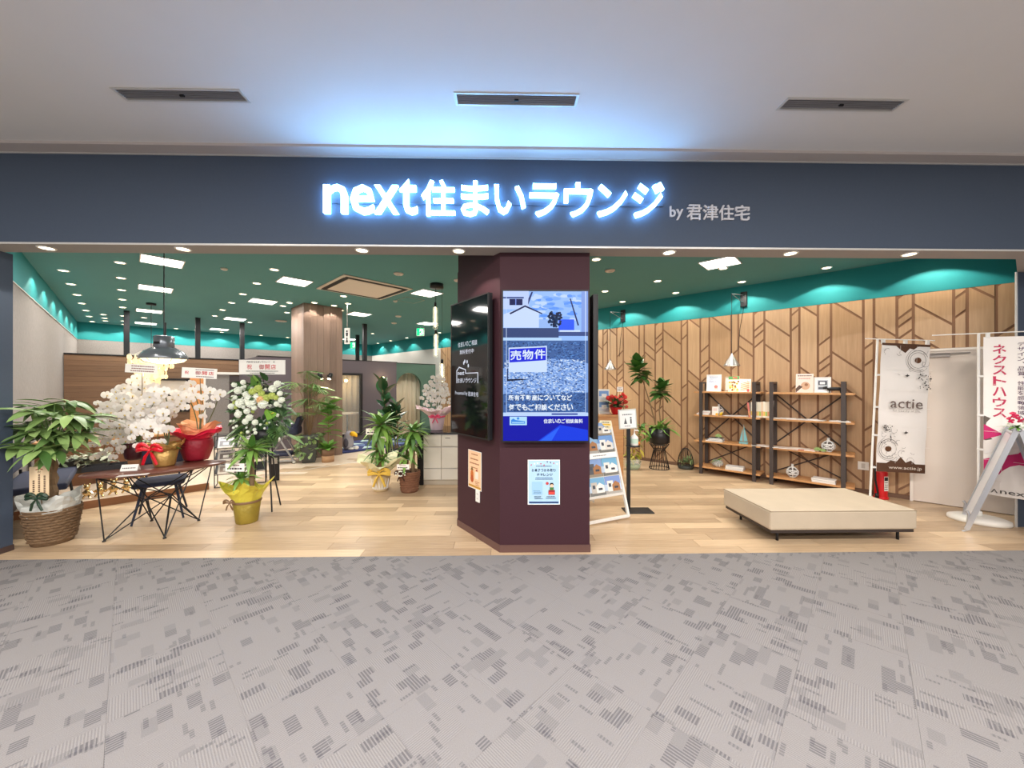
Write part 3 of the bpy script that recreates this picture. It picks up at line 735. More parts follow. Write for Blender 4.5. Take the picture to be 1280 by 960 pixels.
for z, hh, a in ((.145, .03, .5), (.095, .03, .7), (.05, .03, .8), (.01, .022, .6)): P.lines((150, 84, 44), -w*a/2, w*a/2, z, z+hh, 1, .1)
P.poly((110, 90, 40), [(-.08, -.01), (-.05, .03), (-.02, -.01)]); P.disc((200, 110, 40), -.05, -.06, .045, 12, .7, 1.2); P.disc((180, 80, 30), -.05, -.10, .04, 10, .8, 1)
P.rect((235, 225, 210), .015, -.09, .075, -.015); P.lines((150, 84, 44), .01, .1, -.16, -.11, 3, .3); P.disc((150, 50, 40), .045, -.0, .014, 8, 1.4, .7)
P.build('print', INK, t)
t = thing('power_socket', 'white double power socket low on the pillar\'s left face', 'socket', onleft(.53, .44), angl)
mb().b2((-.036, -.012, -.06), (.036, 0, .06)).build('plate', M_whitemet, t, bevel=.003)
for k in (-1, 1): 
    m = mb(); m.b2((-.009, -.0128, k*.024-.008), (-.006, -.0118, k*.024+.008)); m.b2((.006, -.0128, k*.024-.008), (.009, -.0118, k*.024+.008)); m.build('outlet', M_blacksoft, t)

# ------------------------------------------------------------------ right side: shelves along the wood wall
SF = 7.12; SBK = 7.44
M_shelffr = mat('weathered_steel', (72, 64, 62), .55, .4, var=.3, vscale=12)
ZS = (.135, .59, 1.05, 1.468)
def shelf_unit(label, t0, t1, e0, e1):
    o = shopframe(thing('shelf_unit', label, 'shelf', W(SF, (t0+t1)/2, 0), 0, 'open display shelves')); c = (t0+t1)/2
    for tt in (t0, t1):
        for ss in (0, SBK-SF):
            mb().b2((ss-.02, tt-c-.026, 0), (ss+.02, tt-c+.026, 1.635)).build('upright', M_shelffr, o)
        mb().b2((.02, tt-c-.026, 1.605), (SBK-SF-.02, tt-c+.026, 1.635)).build('top_bar', M_shelffr, o)
        for z in ZS[1:3]: mb().b2((.02, tt-c-.012, z-.05), (SBK-SF-.02, tt-c+.012, z-.028)).build('side_bar', M_shelffr, o)
    for z in ZS:
        mb().b2((-.018, t1-c-e1, z-.028), (SBK-SF+.02, t0-c+e0, z)).build('shelf_board', M_shelfwood, o, bevel=.003)
    for a, b in ((t0-c, t1-c), (t1-c, t0-c)):
        mb().tube([(SBK-SF+.024, a, .62), (SBK-SF+.024, b, 1.44)], .011, 6).build('cross_brace', M_shelffr, o)
        mb().tube([(SBK-SF+.024, a, .16), (SBK-SF+.024, b, .60)], .009, 6).build('cross_brace', M_shelffr, o)
    return o
shelf_unit('open wood and steel shelf unit nearer the potted rubber plant', 2.145, 1.335, .11, .085)
shelf_unit('open wood and steel shelf unit nearer the white banner', 1.10, .245, .065, .12)

def onshelf(u, lvl, back=.12):             # spot on a shelf board by bearing
    d_ = FW+RT*((u-640)/FPX); s_ = SF+back; k_ = s_/((d_.x+d_.y)*S2)
    return Vector((d_.x*k_, d_.y*k_, ZS[lvl]))
FR = -R45+PI/2-PI/2                        # faces the walkway from the right wall
RZW = -R45                                 # local -Y looks along -s
def facewall(p, turn=0): return RZW+PI/2*0+turn
def book_cover(name, label, u, lvl, w, h, bgc, draw, cat='magazine', back=.10, lean=.12, frame=None):
    p = onshelf(u, lvl, back); t = thing(name, label, cat, p, -R45); t.rotation_euler = (-lean, 0, -R45)
    if frame:
        f = mb(); f.b2((-w/2, -.012, 0), (-w/2+.014, .012, h)); f.b2((w/2-.014, -.012, 0), (w/2, .012, h)); f.b2((-w/2+.014, -.012, 0), (w/2-.014, .012, .014)); f.b2((-w/2+.014, -.012, h-.014), (w/2-.014, .012, h))
        f.build('frame', frame, t); mb().b2((-w/2+.012, -.004, .012), (w/2-.012, .01, h-.012)).build('backing', M_whitemet, t); y = -.0042
    else:
        mb().b2((-w/2, -.004, 0), (w/2, .005, h)).build('pages', M_whitemet, t); y = -.0042
    P = Print(y, .00015); q = .014 if frame else .001; P.rect(bgc, -w/2+q, q, w/2-q, h-q); draw(P, w, h); P.build('cover', INK, t)
    return t
def d_cert(P, w, h):
    P.lines((60, 80, 130), -w*.32, w*.32, h*.82, h*.9, 1, .1); P.lines((80, 110, 170), -w*.36, w*.36, h*.52, h*.78, 4, .15); P.rect((225, 232, 240), -w*.34, h*.12, -w*.04, h*.46); P.disc((226, 120, 110), w*.16, h*.28, w*.13); P.rect((236, 190, 180), w*.06, h*.12, w*.3, h*.2)
book_cover('framed_certificate', 'white framed notice on the top board of the left shelf', 892, 3, .235, .30, (236, 240, 248), d_cert, 'frame', .10, .1, M_whitemet)
def d_m1(P, w, h):
    P.rect((60, 110, 60), -w*.5, h*.78, w*.5, h); P.rect((190, 60, 50), -w*.1, h*.86, w*.3, h*.95)
    for i in range(26): P.disc(random.choice([(230, 150, 50), (240, 190, 110), (120, 70, 30), (250, 220, 170)]), random.uniform(-w*.4, w*.42), random.uniform(h*.08, h*.74), w*.11, 8)
book_cover('food_magazine', 'food magazine with orange dishes on the top board of the left shelf', 917, 3, .165, .265, (240, 226, 200), d_m1)
book_cover('thin_magazine', 'dark-spined magazine tucked beside the food magazine', 911, 3, .12, .26, (150, 140, 128), lambda P, w, h: P.rect((206, 196, 186), -w*.4, h*.1, w*.2, h*.9), back=.135)
def d_m2(P, w, h):
    P.lines((180, 50, 40), -w*.35, w*.3, h*.8, h*.93, 1, .1)
    for i in range(6): P.poly((196, 130, 80), [(-w*.4, h*(.12+.11*i)), (w*.35, h*(.26+.11*i)), (w*.4, h*(.2+.11*i)), (-w*.36, h*(.07+.11*i))])
    P.disc((230, 90, 100), w*.28, h*.1, w*.12)
book_cover('snack_magazine', 'pink magazine with sandwiches on the top board of the left shelf', 931, 3, .17, .215, (250, 226, 214), d_m2)
def d_m3(P, w, h):
    P.lines((90, 80, 70), -w*.4, w*.4, h*.84, h*.95, 1, .05); P.lines((200, 130, 120), -w*.36, w*.36, h*.7, h*.8, 1, .1); P.disc((210, 170, 140), w*.05, h*.36, w*.26, 14, 1, 1.1); P.poly((90, 70, 60), [(-w*.48, 0), (-w*.1, h*.3), (-w*.3, h*.4), (-w*.5, h*.2)]); P.disc((160, 110, 80), w*.1, h*.42, w*.1)
book_cover('pet_magazine', 'pale pink magazine with a tan dog on the top board of the right shelf', 1005.5, 3, .215, .29, (246, 222, 212), d_m3)
def d_m4(P, w, h):
    P.rect((200, 206, 214), -w*.3, h*.18, w*.34, h*.82); P.rect((60, 66, 80), -w*.24, h*.5, w*.26, h*.76); P.rect((240, 240, 244), -w*.16, h*.54, w*.16, h*.7); P.rect((90, 96, 110), -w*.24, h*.22, w*.1, h*.36)
book_cover('framed_photo', 'white framed interior photo on the top board of the right shelf', 1028, 3, .195, .235, (244, 246, 248), d_m4, 'frame', .09, .1, M_whitemet)
# small black dog figure
p = onshelf(1044, 3, .07); t = thing('dog_figurine', 'small black long-bodied dog figurine beside the framed photo', 'figurine', p, -R45)
m = mb(True); m.tube([(-.09, 0, .055), (-.04, 0, .06), (.05, 0, .058), (.09, 0, .05)], [.018, .026, .026, .012], 8); m.ball((-.115, 0, .075), (.03, .018, .018), 8, 6); m.tube([(.09, 0, .055), (.13, 0, .075)], [.008, .003], 5)
m.build('body', M_blacksoft, t)
for x in (-.06, .06):
    for y in (-.014, .014): mb().tube([(x, y, .045), (x, y, 0)], [.009, .007], 6).build('leg', M_blacksoft, t)
for y in (-.014, .014): mb(True).ball((-.10, y, .09), (.008, .005, .013), 6, 5).build('ear', M_blacksoft, t)

# lattice bottles
M_lat = mat('whitewashed_clay', (226, 222, 216), .7, var=.2, vscale=20)
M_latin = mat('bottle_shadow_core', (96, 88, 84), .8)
def lattice_bottle(u, lvl, sc, label, back=.14):
    p = onshelf(u, lvl, back); t = thing('lattice_bottle', label, 'vase', p, random.random()*3, 'white lattice bottles'); R = .085*sc; zc = R*1.02
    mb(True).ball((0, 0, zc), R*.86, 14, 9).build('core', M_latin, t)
    for k in range(6):
        a = k*PI/6
        for tilt in (.55, -.55):
            M_ = Matrix.Rotation(a*2, 3, 'Z')@Matrix.Rotation(tilt+PI/2*0+1.0, 3, 'X')
            pts = [M_@Vector((R*math.cos(q), R*math.sin(q), 0))+Vector((0, 0, zc)) for q in [2*PI*i/18 for i in range(18)]]
            mb().tube(pts, R*.075, 5, close=True).build('strand', M_lat, t)
    mb(True).lathe([(R*.42, zc+R*.86), (R*.28, zc+R*1.05), (R*.2, zc+R*1.2), (R*.2, zc+R*1.5), (R*.26, zc+R*1.56), (R*.16, zc+R*1.56)], 12).build('neck', M_lat, t)
    mb(True).lathe([(R*.5, 0), (R*.55, R*.1), (R*.5, R*.2)], 12).build('foot', M_lat, t)
lattice_bottle(1035.5, 1, .93, 'white lattice bottle on the second board from the floor of the right shelf')
lattice_bottle(990.5, 0, .93, 'white lattice bottle on the lowest board of the right shelf')
lattice_bottle(898.5, 2, .86, 'white lattice bottle behind a card on the upper middle board of the left shelf', .2)

def flat_pile(u, lvl, specs, label, name='magazine', cat='magazine', back=.08, grp='magazines lying on the shelves', turn=0):
    for i, (w, d, h, c, dx) in enumerate(specs):
        pass
def lying(name, label, u, lvl, w, d, h, rgb, z=0, back=.09, turn=0, cat='magazine', group=None, edge=(236, 232, 226)):
    p = onshelf(u, lvl, back); p.z += z+.0005
    t = thing(name, label, cat, p, R45+PI/2+turn+PI, group)
    mb().b2((-w/2, -d/2, 0), (w/2, d/2, h*.85)).build('pages', mat('paper_%d' % edge[0], edge, .7), t)
    mb().b2((-w/2-.001, -d/2-.001, h*.85), (w/2+.001, d/2+.001, h)).build('cover', mat('cover_%d_%d_%d' % rgb, rgb, .5), t)
for i, (u, c, lb) in enumerate(((880, (210, 210, 214), 'grey book lowest in the left pile on the upper middle board'), (881, (190, 70, 60), 'red-edged book in the left pile on the upper middle board'), (882, (230, 232, 236), 'white book topmost in the left pile on the upper middle board'))):
    lying('book', lb, u, 2, .2-.015*i, .16, .022, c, z=.0225*i, turn=.05*i, cat='book', group='books in piles')
book_cover('gift_card', 'small white card with a yellow flower on the left shelf', 894, 2, .105, .15, (248, 240, 232), lambda P, w, h: (P.disc((236, 180, 60), w*.25, h*.12, w*.22), P.lines((200, 120, 110), -w*.35, w*.3, h*.5, h*.8, 3, .3)), 'card', .07, .15)
p = onshelf(901, 2, .06); t = thing('toy_figure', 'tiny yellow toy beside the card on the left shelf', 'toy', p, 0)
mb(True).ball((0, 0, .024), (.026, .02, .024), 8, 6).build('body', mat('toy_yellow', (240, 200, 40), .5), t); mb(True).ball((.02, 0, .048), .014, 8, 6).build('head', MATS['toy_yellow'], t)
for i, (u, c) in enumerate(((912, (240, 236, 232)), (920, (226, 220, 214)), (928, (244, 240, 236)))):
    lying('leaflet', '%s pale leaflet from the left on the upper middle board of the left shelf' % ordn(i), u, 2, .16, .2, .006+.002*i, c, z=.0, turn=.3*i, back=.06+.06*i, cat='leaflet', group='leaflets on the left shelf')
# upright books between the two units
bx = [((214, 120, 110), .24), ((240, 232, 218), .25), ((236, 214, 170), .255), ((244, 240, 230), .25), ((238, 228, 206), .25), ((236, 226, 210), .25), ((232, 206, 176), .26), ((240, 232, 216), .255), ((236, 222, 200), .25), ((230, 216, 196), .26), ((206, 206, 208), .28)]
for i, (c, hh) in enumerate(bx):
    u = 938.5+i*2.55; p = onshelf(u, 2, .11); p.z += .0005
    t = thing('book', '%s upright book from the left between the two shelf units' % ordn(i), 'book', p, R45+PI/2+PI, 'upright books between the shelf units')
    if i in (0, 10): t.rotation_euler = (0, -.12 if i == 0 else .06, R45+PI/2+PI)
    mb().b2((-.0125, -.07, 0), (.0125, .07, hh)).build('pages', MATS['paper_236'], t)
    mb().b2((-.014, -.0735, 0), (.014, -.0705, hh+.003)).build('spine', mat('cover_%d_%d_%d' % c, c, .5), t)
    mb().b2((-.012, -.0742, hh*.12), (.012, -.0736, hh*.4)).build('title_band', mat('spine_band_%d' % (i % 3), ((226, 160, 110), (236, 196, 90), (160, 190, 90))[i % 3], .5), t)
for i, u in enumerate((972, 981, 989, 997, 1006, 1016, 1024, 1044, 1054)):
    lying('leaflet', '%s flat pale brochure from the left along the upper middle board of the right shelf' % ordn(i), u, 2, .13, .19, .008+.003*(i % 3), ((238, 234, 228), (222, 216, 212), (246, 242, 240))[i % 3], back=.07+.03*(i % 2), turn=.2*((i % 3)-1), cat='leaflet', group='brochures on the right shelf')
lying('book', 'blue book lowest in the pile under the little cactus on the left shelf', 894, 1, .26, .17, .022, (60, 96, 130), cat='book', group='books in piles')
lying('book', 'teal book in the middle of the pile under the little cactus on the left shelf', 895, 1, .23, .16, .02, (70, 120, 130), z=.0225, turn=.06, cat='book', group='books in piles')
lying('book', 'dark slate book topmost under the little cactus on the left shelf', 896, 1, .2, .15, .018, (60, 70, 78), z=.043, turn=-.05, cat='book', group='books in piles')
M_succ = mat('succulent_green', (150, 176, 110), .5, var=.4, vscale=30)
def succulent(label, p, sc, potted=None):
    t = thing('succulent', label, 'plant', p, 0); m = mb()
    for ring_, (n_, el) in enumerate(((8, .35), (6, .8), (4, 1.2))):
        for k in range(n_):
            a = 2*PI*k/n_+ring_*.4; d_ = Vector((math.cos(a)*math.cos(el), math.sin(a)*math.cos(el), math.sin(el)))
            m2 = mb(True); m2.tube([d_*.008*sc+Vector((0, 0, .012*sc)), d_*.04*sc+Vector((0, 0, .012*sc)), d_*.07*sc+Vector((0, 0, .014*sc))], [.008*sc, .016*sc, .002*sc], 6); m2.build('leaf', M_succ, t)
    if potted: mb(True).lathe([(.03*sc, 0), (.04*sc, .02*sc)], 10).build('base', potted, t)
    return t
p = onshelf(898, 1, .09); p.z += .061; succulent('pale green succulent lying on the book pile of the left shelf', p, .9, M_lat)
p = onshelf(1022, 1, .06); succulent('pale green succulent beside the lattice bottle on the right shelf', p, .8, M_lat)
p = onshelf(1029, 1, .04); succulent('second small succulent hard against the lattice bottle on the right shelf', p, .6, M_lat)
# sailing boat
p = onshelf(929.5, 1, .1); t = thing('model_sailboat', 'pale blue wooden model sailboat on the left shelf', 'model boat', p, -R45)
M_boat = mat('boat_blue', (120, 178, 186), .6, var=.15)
mb().prism([(-.06, -.012, 0), (.06, -.012, 0), (.07, -.012, .03), (-.07, -.012, .03)], (0, .024, 0)).build('hull', M_boat, t)
mb().prism([(.0, -.003, .04), (.06, -.003, .05), (.0, -.003, .33)], (0, .006, 0)).build('sail', M_boat, t)
mb().prism([(-.012, -.003, .04), (-.06, -.003, .045), (-.012, -.003, .26)], (0, .006, 0)).build('sail', M_boat, t)
mb().tube([(-.005, 0, .03), (-.005, 0, .31)], .005, 6).build('mast', M_shelfwood, t)
for i, (u, tr) in enumerate(((947, .1), (956, -.15), (972, .3), (981, .1), (992, -.2))):
    lying('leaflet', '%s loose leaflet from the left on the second lowest boards of the shelves' % ordn(i), u, 1, .16, .2, .006+.002*(i % 2), ((240, 236, 230), (228, 214, 204))[i % 2], back=.07, turn=tr, cat='leaflet', group='leaflets on the second lowest boards')
lying('magazine', 'magazine with a red edge lying on the second lowest board of the right shelf', 1000, 1, .24, .2, .012, (232, 222, 210), turn=.1, edge=(190, 70, 60))
lying('magazine', 'pinkish magazine beside the succulents on the right shelf', 1012, 1, .16, .2, .01, (236, 196, 190), turn=-.1)
# glass bowl terrarium, stacks on the lowest boards
M_glass = mat('clear_glass', (235, 245, 245), .05, alpha=.28, spec=.6)
M_pebble = mat('white_pebble', (214, 206, 196), .7, var=.4, vscale=30)
p = onshelf(897, 0, .13); t = thing('glass_terrarium', 'glass bowl with pebbles and a green sprig on the lowest board of the left shelf', 'terrarium', p, 0)
mb(True).lathe([(.03, .002), (.08, .02), (.095, .06), (.085, .1), (.06, .13)], 18, cap=False).build('bowl', M_glass, t)
rr = random.Random(5)
for k in range(26): a = rr.random()*6.28; q = rr.random()**.5*.062; mb(True).ball((q*math.cos(a), q*math.sin(a), .018+rr.random()*.04), (.016, .013, .012), 6, 4).build('pebble', M_pebble, t)
M_leafy = mat('fresh_leaf', (84, 140, 52), .45, rnd=.5, rgb2=(140, 190, 90))
def tuft(t, c, n, L, wd, m_, name='leaf', up=(.3, 1.2), rnd_=random, droop=.5):
    for k in range(n):
        a = rnd_.random()*2*PI; el = rnd_.uniform(*up); ln = L*rnd_.uniform(.6, 1.1)
        mm = leaf_mesh(m_, wd, droop); o = inst(mm, name, t)
        o.matrix_local = Matrix.Translation(c)@Matrix.Rotation(a, 4, 'Z')@Matrix.Rotation(-el, 4, 'Y')@Matrix.Diagonal((ln, ln, ln, 1))
_lm = {}
def leaf_mesh(m_, wd=.3, droop=.5, fold=.12, tip=1.0):
    key = (m_.name, wd, droop, fold, tip)
    if key in _lm: return _lm[key]
    b = mb(True); n = 6; vs_ = []; fs_ = []
    for i in range(n+1):
        u = i/n; wv = wd/2*math.sin(PI*min(1, u**.8*.97+.03))**.8 if u < 1 else 0.0
        z = -droop*u*u; vs_ += [(u, -wv, z+fold*wv), (u, 0, z), (u, wv, z+fold*wv)]
    for i in range(n):
        a = i*3; fs_ += [(a, a+3, a+4, a+1), (a+1, a+4, a+5, a+2)]
    b.add(vs_, fs_); _lm[key] = b.mesh('leaf', m_); return _lm[key]
tuft(t, Vector((0, 0, .09)), 12, .11, .5, M_leafy)
for i, (c, z) in enumerate((((130, 150, 170), 0), ((200, 208, 214), .02), ((226, 226, 224), .04))):
    lying('book', ('lowest', 'middle', 'topmost')[i]+' book of the flat pile on the lowest board of the left shelf', 919, 0, .26, .18, .019, c, z=z, turn=.04*i, cat='book', group='books in piles')
for i, (c, z) in enumerate((((206, 200, 196), 0), ((150, 150, 158), .018), ((232, 228, 224), .036))):
    lying('book', ('lowest', 'middle', 'topmost')[i]+' book of the flat pile on the lowest board of the right shelf', 1030, 0, .27, .18, .017, c, z=z, turn=-.05*i, cat='book', group='books in piles')

# wall socket right of the shelf
t = shopframe(thing('wall_socket', 'white wall socket low on the chevron wall beside the white banner', 'socket', W(SR-.0165, .04, .40)))
mb().b2((-.01, -.06, -.06), (0, .06, .06)).build('plate', M_whitemet, t, bevel=.003); mb().b2((-.013, -.02, -.035), (-.01, .02, .035)).build('outlet', mat('socket_grey', (200, 196, 190), .5), t)

# ------------------------------------------------------------------ daybed
t = thing('daybed', 'low cream upholstered bench cushion on a dark frame by the carpet edge', 'bench', (3.40, 4.03, 0), 0)
M_cream = mat('cream_suede', (184, 169, 148), .8, var=.22, vscale=5, bump=.08, bscale=40)
L_, D_ = 1.50, .80
mb().b2((-L_/2+.02, -D_/2+.02, .105), (L_/2-.02, D_/2-.02, .135)).build('frame', mat('dark_bench_frame', (52, 42, 38), .5), t)
cu = mb().b2((-L_/2, -D_/2, .135), (L_/2, D_/2, .335)).build('cushion', M_cream, t, bevel=.022)
mb().tube([(-L_/2+.006, -D_/2+.006, .325), (L_/2-.006, -D_/2+.006, .325), (L_/2-.006, D_/2-.006, .325), (-L_/2+.006, D_/2-.006, .325)], .006, 6, close=True).build('piping', mat('cream_piping', (150, 134, 112), .8), cu)
for x in (-L_/2+.14, L_/2-.1):
    for y in (-D_/2+.1, D_/2-.12): mb(True).lathe([(.013, 0), (.013, .106)], 10, (x, y, 0)).build('leg', M_black, t)

# ------------------------------------------------------------------ cone pendants on wall brackets
def cone_pendant(tq, label, s_out):
    o = shopframe(thing('cone_pendant', label, 'pendant lamp', W(SR-.012, tq, 0), 0, 'cone pendants on wall brackets'))
    z = 3.08
    mb().b2((-.035, -.05, z-.13), (0, .05, z+.13)).build('wall_plate', M_black, o, bevel=.006)
    tip = (-s_out, .10, z+.05)
    m = mb(); m.tube([(-.03, .0, z+.07), tip], .006, 6); m.tube([(-.03, 0, z-.07), tip], .006, 6); m.build('bracket_arm', M_chrome, o)
    mb().tube([(tip[0], tip[1], tip[2]), (tip[0], tip[1], 2.10)], .004, 5).build('cord', M_black, o)
    mb().tube([(-.02, 0, z-.13), (-.012, .06, z-.5), (-.006, .09, 2.2)], .004, 5).build('supply_cord', M_black, o)
    mb(True).lathe([(.012, 2.12), (.02, 2.09), (.125, 1.915), (.13, 1.905), (.118, 1.905), (.015, 2.08)], 24, (tip[0], tip[1], 0), cap=False).build('shade', M_chrome, o)
    mb(True).lathe([(.001, 1.915), (.116, 1.912)], 20, (tip[0], tip[1], 0), cap=False).build('diffuser', mat('lit_cone', (255, 244, 226), .5, emit=4), o)
    L = bpy.data.lights.new('cone_lamp', 'SPOT'); L.energy = 8; L.color = WARM; L.spot_size = 2.2; L.spot_blend = .5; L.shadow_soft_size = .05
    q = bpy.data.objects.new('cone_lamp', L); link(q, o); q.location = (tip[0], tip[1], 1.9)
cone_pendant(1.554, 'silver cone pendant lamp hanging above the left shelf', .39)
cone_pendant(3.83, 'silver cone pendant lamp hanging beside the dark pillar', .39)

# ------------------------------------------------------------------ banners, extinguisher, A-frame
M_pole = mat('white_pole', (236, 234, 230), .4)
M_base = mat('white_base', (230, 226, 218), .5)
M_cloth = mat('banner_cloth', (252, 247, 243), .85)
def wave(x, z, k): return .006*math.sin(x*9+k)+.004*math.sin(z*11+k*2)
def banner(name, label, foot_, lean, zt, w, h, yaw, arm_l, draw, ztop):
    t = thing(name, label, 'banner', foot_, yaw)
    b = mb(True); b.lathe([(.205, 0), (.215, .02), (.21, .05), (.17, .068), (.05, .074)], 26, sx=1.15, sy=.85); b.build('base', M_base, t)
    mb(True).lathe([(.03, .07), (.028, .12), (.02, .13)], 12).build('socket', M_pole, t)
    tx = lean*ztop
    mb().tube([(0, 0, .1), (tx, 0, ztop)], .012, 8).build('pole', M_pole, t)
    mb().tube([(tx-arm_l, 0, ztop+.005), (tx+w+.12, 0, ztop-.02)], .006, 6).build('top_arm', M_pole, t)
    x0 = tx+.032; zt_ = ztop-.05
    # hanging cloth with real ripples, sheared like the leaning pole
    nx, nz = 10, 24; vs_ = []; fs_ = []
    def pos(a, b_): 
        z = zt_-h*b_-.03*a; x = x0+w*a-lean*h*b_; return (x, -.022+wave(a*w, z, yaw*5), z)
    for j in range(nz+1):
        for i in range(nx+1): vs_.append(pos(i/nx, j/nz))
    for j in range(nz):
        for i in range(nx): a = j*(nx+1)+i; fs_.append((a, a+nx+1, a+nx+2, a+1))
    m_ = mb(True); m_.add(vs_, fs_); m_.add([(v[0], v[1]+.0015, v[2]) for v in vs_], [f[::-1] for f in fs_])
    cl_ = m_.build('cloth', M_cloth, t)
    P = Print(0, .0006); draw(P, w, h)
    # lay the print onto the ripples
    vv = []
    for (x, y, z) in P.v:
        a, b_ = x/w, -z/h; q = pos(max(0, min(1, a)), max(0, min(1, b_))); vv.append((q[0], q[1]-.0025+y, q[2]))
    P.v = vv; P.build('print', INK, cl_)
    for k in range(3):
        a = .02+k*.46; mb().box((x0+w*a+.02, -.01, ztop-.035-.012*a), (.03, .03, .06)).build('loop', M_pole, t)
    for k in (.25, .5, .72, .97):
        z = zt_-h*k; mb().box((lean*z+.012, -.01, z), (.05, .028, .022)).build('loop', M_pole, t)
    return t
def d_actie(P, w, h):
    br = (92, 62, 44); P.rect(br, .0, -.03, w, 0); P.rect(br, .0, -h, w, -h+.115)
    P.poly(br, [(w*.3, -.03), (w*.75, -.03), (w*.66, -.07), (w*.58, -.06), (w*.5, -.12), (w*.4, -.08)])
    P.poly(br, [(w*.2, -h+.11), (w*.8, -h+.11), (w*.7, -h+.16), (w*.6, -h+.13), (w*.5, -h+.2), (w*.42, -h+.14), (w*.3, -h+.15)])
    for (x, z, s) in ((w*.76, -.21, 1), (w*.24, -h+.30, 1)):
        P.disc((104, 66, 40), x, z, .042*s, 16, 1, .9); P.ring((90, 80, 78), x, z, .10*s, .004, 24); P.ring((120, 110, 108), x, z, .125*s, .006, 24, .4, 5.2); P.ring((90, 80, 78), x, z, .15*s, .003, 24, 2, 5.6)
    r_ = random.Random(4)
    for i in range(46):
        lo_ = i % 2; x = r_.uniform(.05, .95)*w; z = -r_.uniform(.05, .40) if lo_ else -h+r_.uniform(.14, .56)
        if lo_ and x < w*.4 and z < -.26: x = w*r_.uniform(.7, .97)
        if not lo_ and x > w*.62 and z > -h+.34: x = w*r_.uniform(.05, .35)
        P.ring((96, 88, 86), x, z, r_.uniform(.012, .045), .003, 12, r_.random()*6, 3+r_.random()*4)
    for i in range(60):
        lo_ = i % 2; x = (r_.uniform(.72, .98) if lo_ else r_.uniform(.03, .24))*w; z = -r_.uniform(.38, .60) if lo_ else -h+r_.uniform(.38, .62)
        P.disc((70, 64, 64), x, z, r_.uniform(.004, .012), 6).same()
    P.n += 1
    for x, z in ((w*.5, -.42), (w*.52, -h+.52)): P.poly((50, 46, 46), [(x-.03, z), (x, z-.012), (x+.03, z+.006), (x+.006, z+.014), (x, z+.03), (x-.006, z+.012)])
    P.text((110, 92, 86), 'actie', w*.19, w*.84, -.845, -.72, .004); P.text((170, 158, 150), 'for beauty of life.', w*.24, w*.80, -.895, -.86, 0)
    P.text((236, 226, 214), 'www.actie.jp', w*.2, w*.86, -h+.035, -h+.085, .002)
    for a in (.33, .66): P.rect((250, 246, 240), w*a, -h+.12, w*a+.003, -.03)
    for b_ in (.2, .36, .5, .64, .8): P.rect((250, 246, 240), 0, -h*b_, w, -h*b_+.003)
banner('white_banner', 'white vertical banner with brown floral print and website strip beside the extinguisher', (4.80, 4.76, 0), .045, 0, .63, 1.68, -.02, .16, d_actie, 2.19)
def d_next(P, w, h):
    mg = (206, 30, 110); dk = (96, 88, 80); rd = (196, 36, 84)
    P.vtext(rd, 'ネクストハウス', .065, .16, -.08, -.92, .02)
    P.vtext((90, 60, 90), 'デザイン、品質、性能を感動領域へ。', .235, .285, -.06, -.98, .006)
    P.poly(dk, [(0, -.9), (w, -1.24), (w, -1.32), (0, -1.18)]); P.poly(mg, [(0, -1.0), (.14, -1.10), (0, -1.18)]); P.poly((246, 240, 236), [(0, -1.19), (.18, -1.12), (.24, -1.24), (0, -1.34)])
    P.poly(mg, [(w, -1.12), (w, -1.45), (.0, -1.58), (0, -1.40), (.24, -1.30), (.32, -1.18)]); P.rect((236, 230, 226), 0, -h, w, -h+.17)
    P.poly((70, 66, 64), [(.05, -h+.03), (.075, -h+.075), (.1, -h+.03), (.09, -h+.03), (.075, -h+.06), (.06, -h+.03)]); P.text((80, 76, 74), 'nexthouse', .115, w*.97, -h+.03, -h+.085, .004)
    for a in (.2, .6): P.rect((250, 246, 242), w*a, -h, w*a+.003, 0)
    for b_ in (.15, .3, .45, .6, .78): P.rect((250, 246, 242), 0, -h*b_, w, -h*b_+.003)
banner('pink_banner', 'white vertical banner with magenta Japanese lettering at the right edge', (5.50, 4.18, 0), .0, 0, .62, 1.80, -.74, .36, d_next, 2.19)

p = Vector((5.27, 5.07, 0)); t = thing('fire_extinguisher', 'red fire extinguisher standing on the floor behind the bench', 'fire extinguisher', p, 0)
M_red = mat('extinguisher_red', (206, 26, 32), .3)
mb(True).lathe([(.08, 0), (.082, .02), (.075, .03)], 18).build('stand', M_red, t)
bd = mb(True).lathe([(.068, .02), (.07, .04), (.07, .36), (.062, .40), (.035, .425), (.022, .44), (.022, .455)], 20).build('cylinder', M_red, t)
P = Print(-.0705, .0003); P.rect((240, 236, 230), -.03, .12, .03, .32); P.rect((40, 40, 40), -.024, .26, .024, .31); P.lines((60, 60, 60), -.026, .026, .13, .25, 4, .1); P.build('sticker', INK, bd)
mb().b2((-.022, -.022, .455), (.022, .022, .48)).build('valve', M_black, t)
m = mb(); m.tube([(-.01, 0, .48), (.05, 0, .505), (.12, 0, .51)], .009, 6); m.tube([(0, 0, .465), (.06, 0, .47), (.11, 0, .465)], .008, 6); m.build('handle', M_black, t)
mb().tube([(-.02, 0, .465), (-.08, -.02, .47), (-.115, -.03, .40), (-.11, -.03, .26), (-.085, -.03, .14), (-.075, -.03, .08)], .011, 8).build('hose', M_black, t)
m = mb(True); m.lathe([(.018, .08), (.024, .02)], 10, (-.09, -.03, 0)); m.build('nozzle', M_black, t)

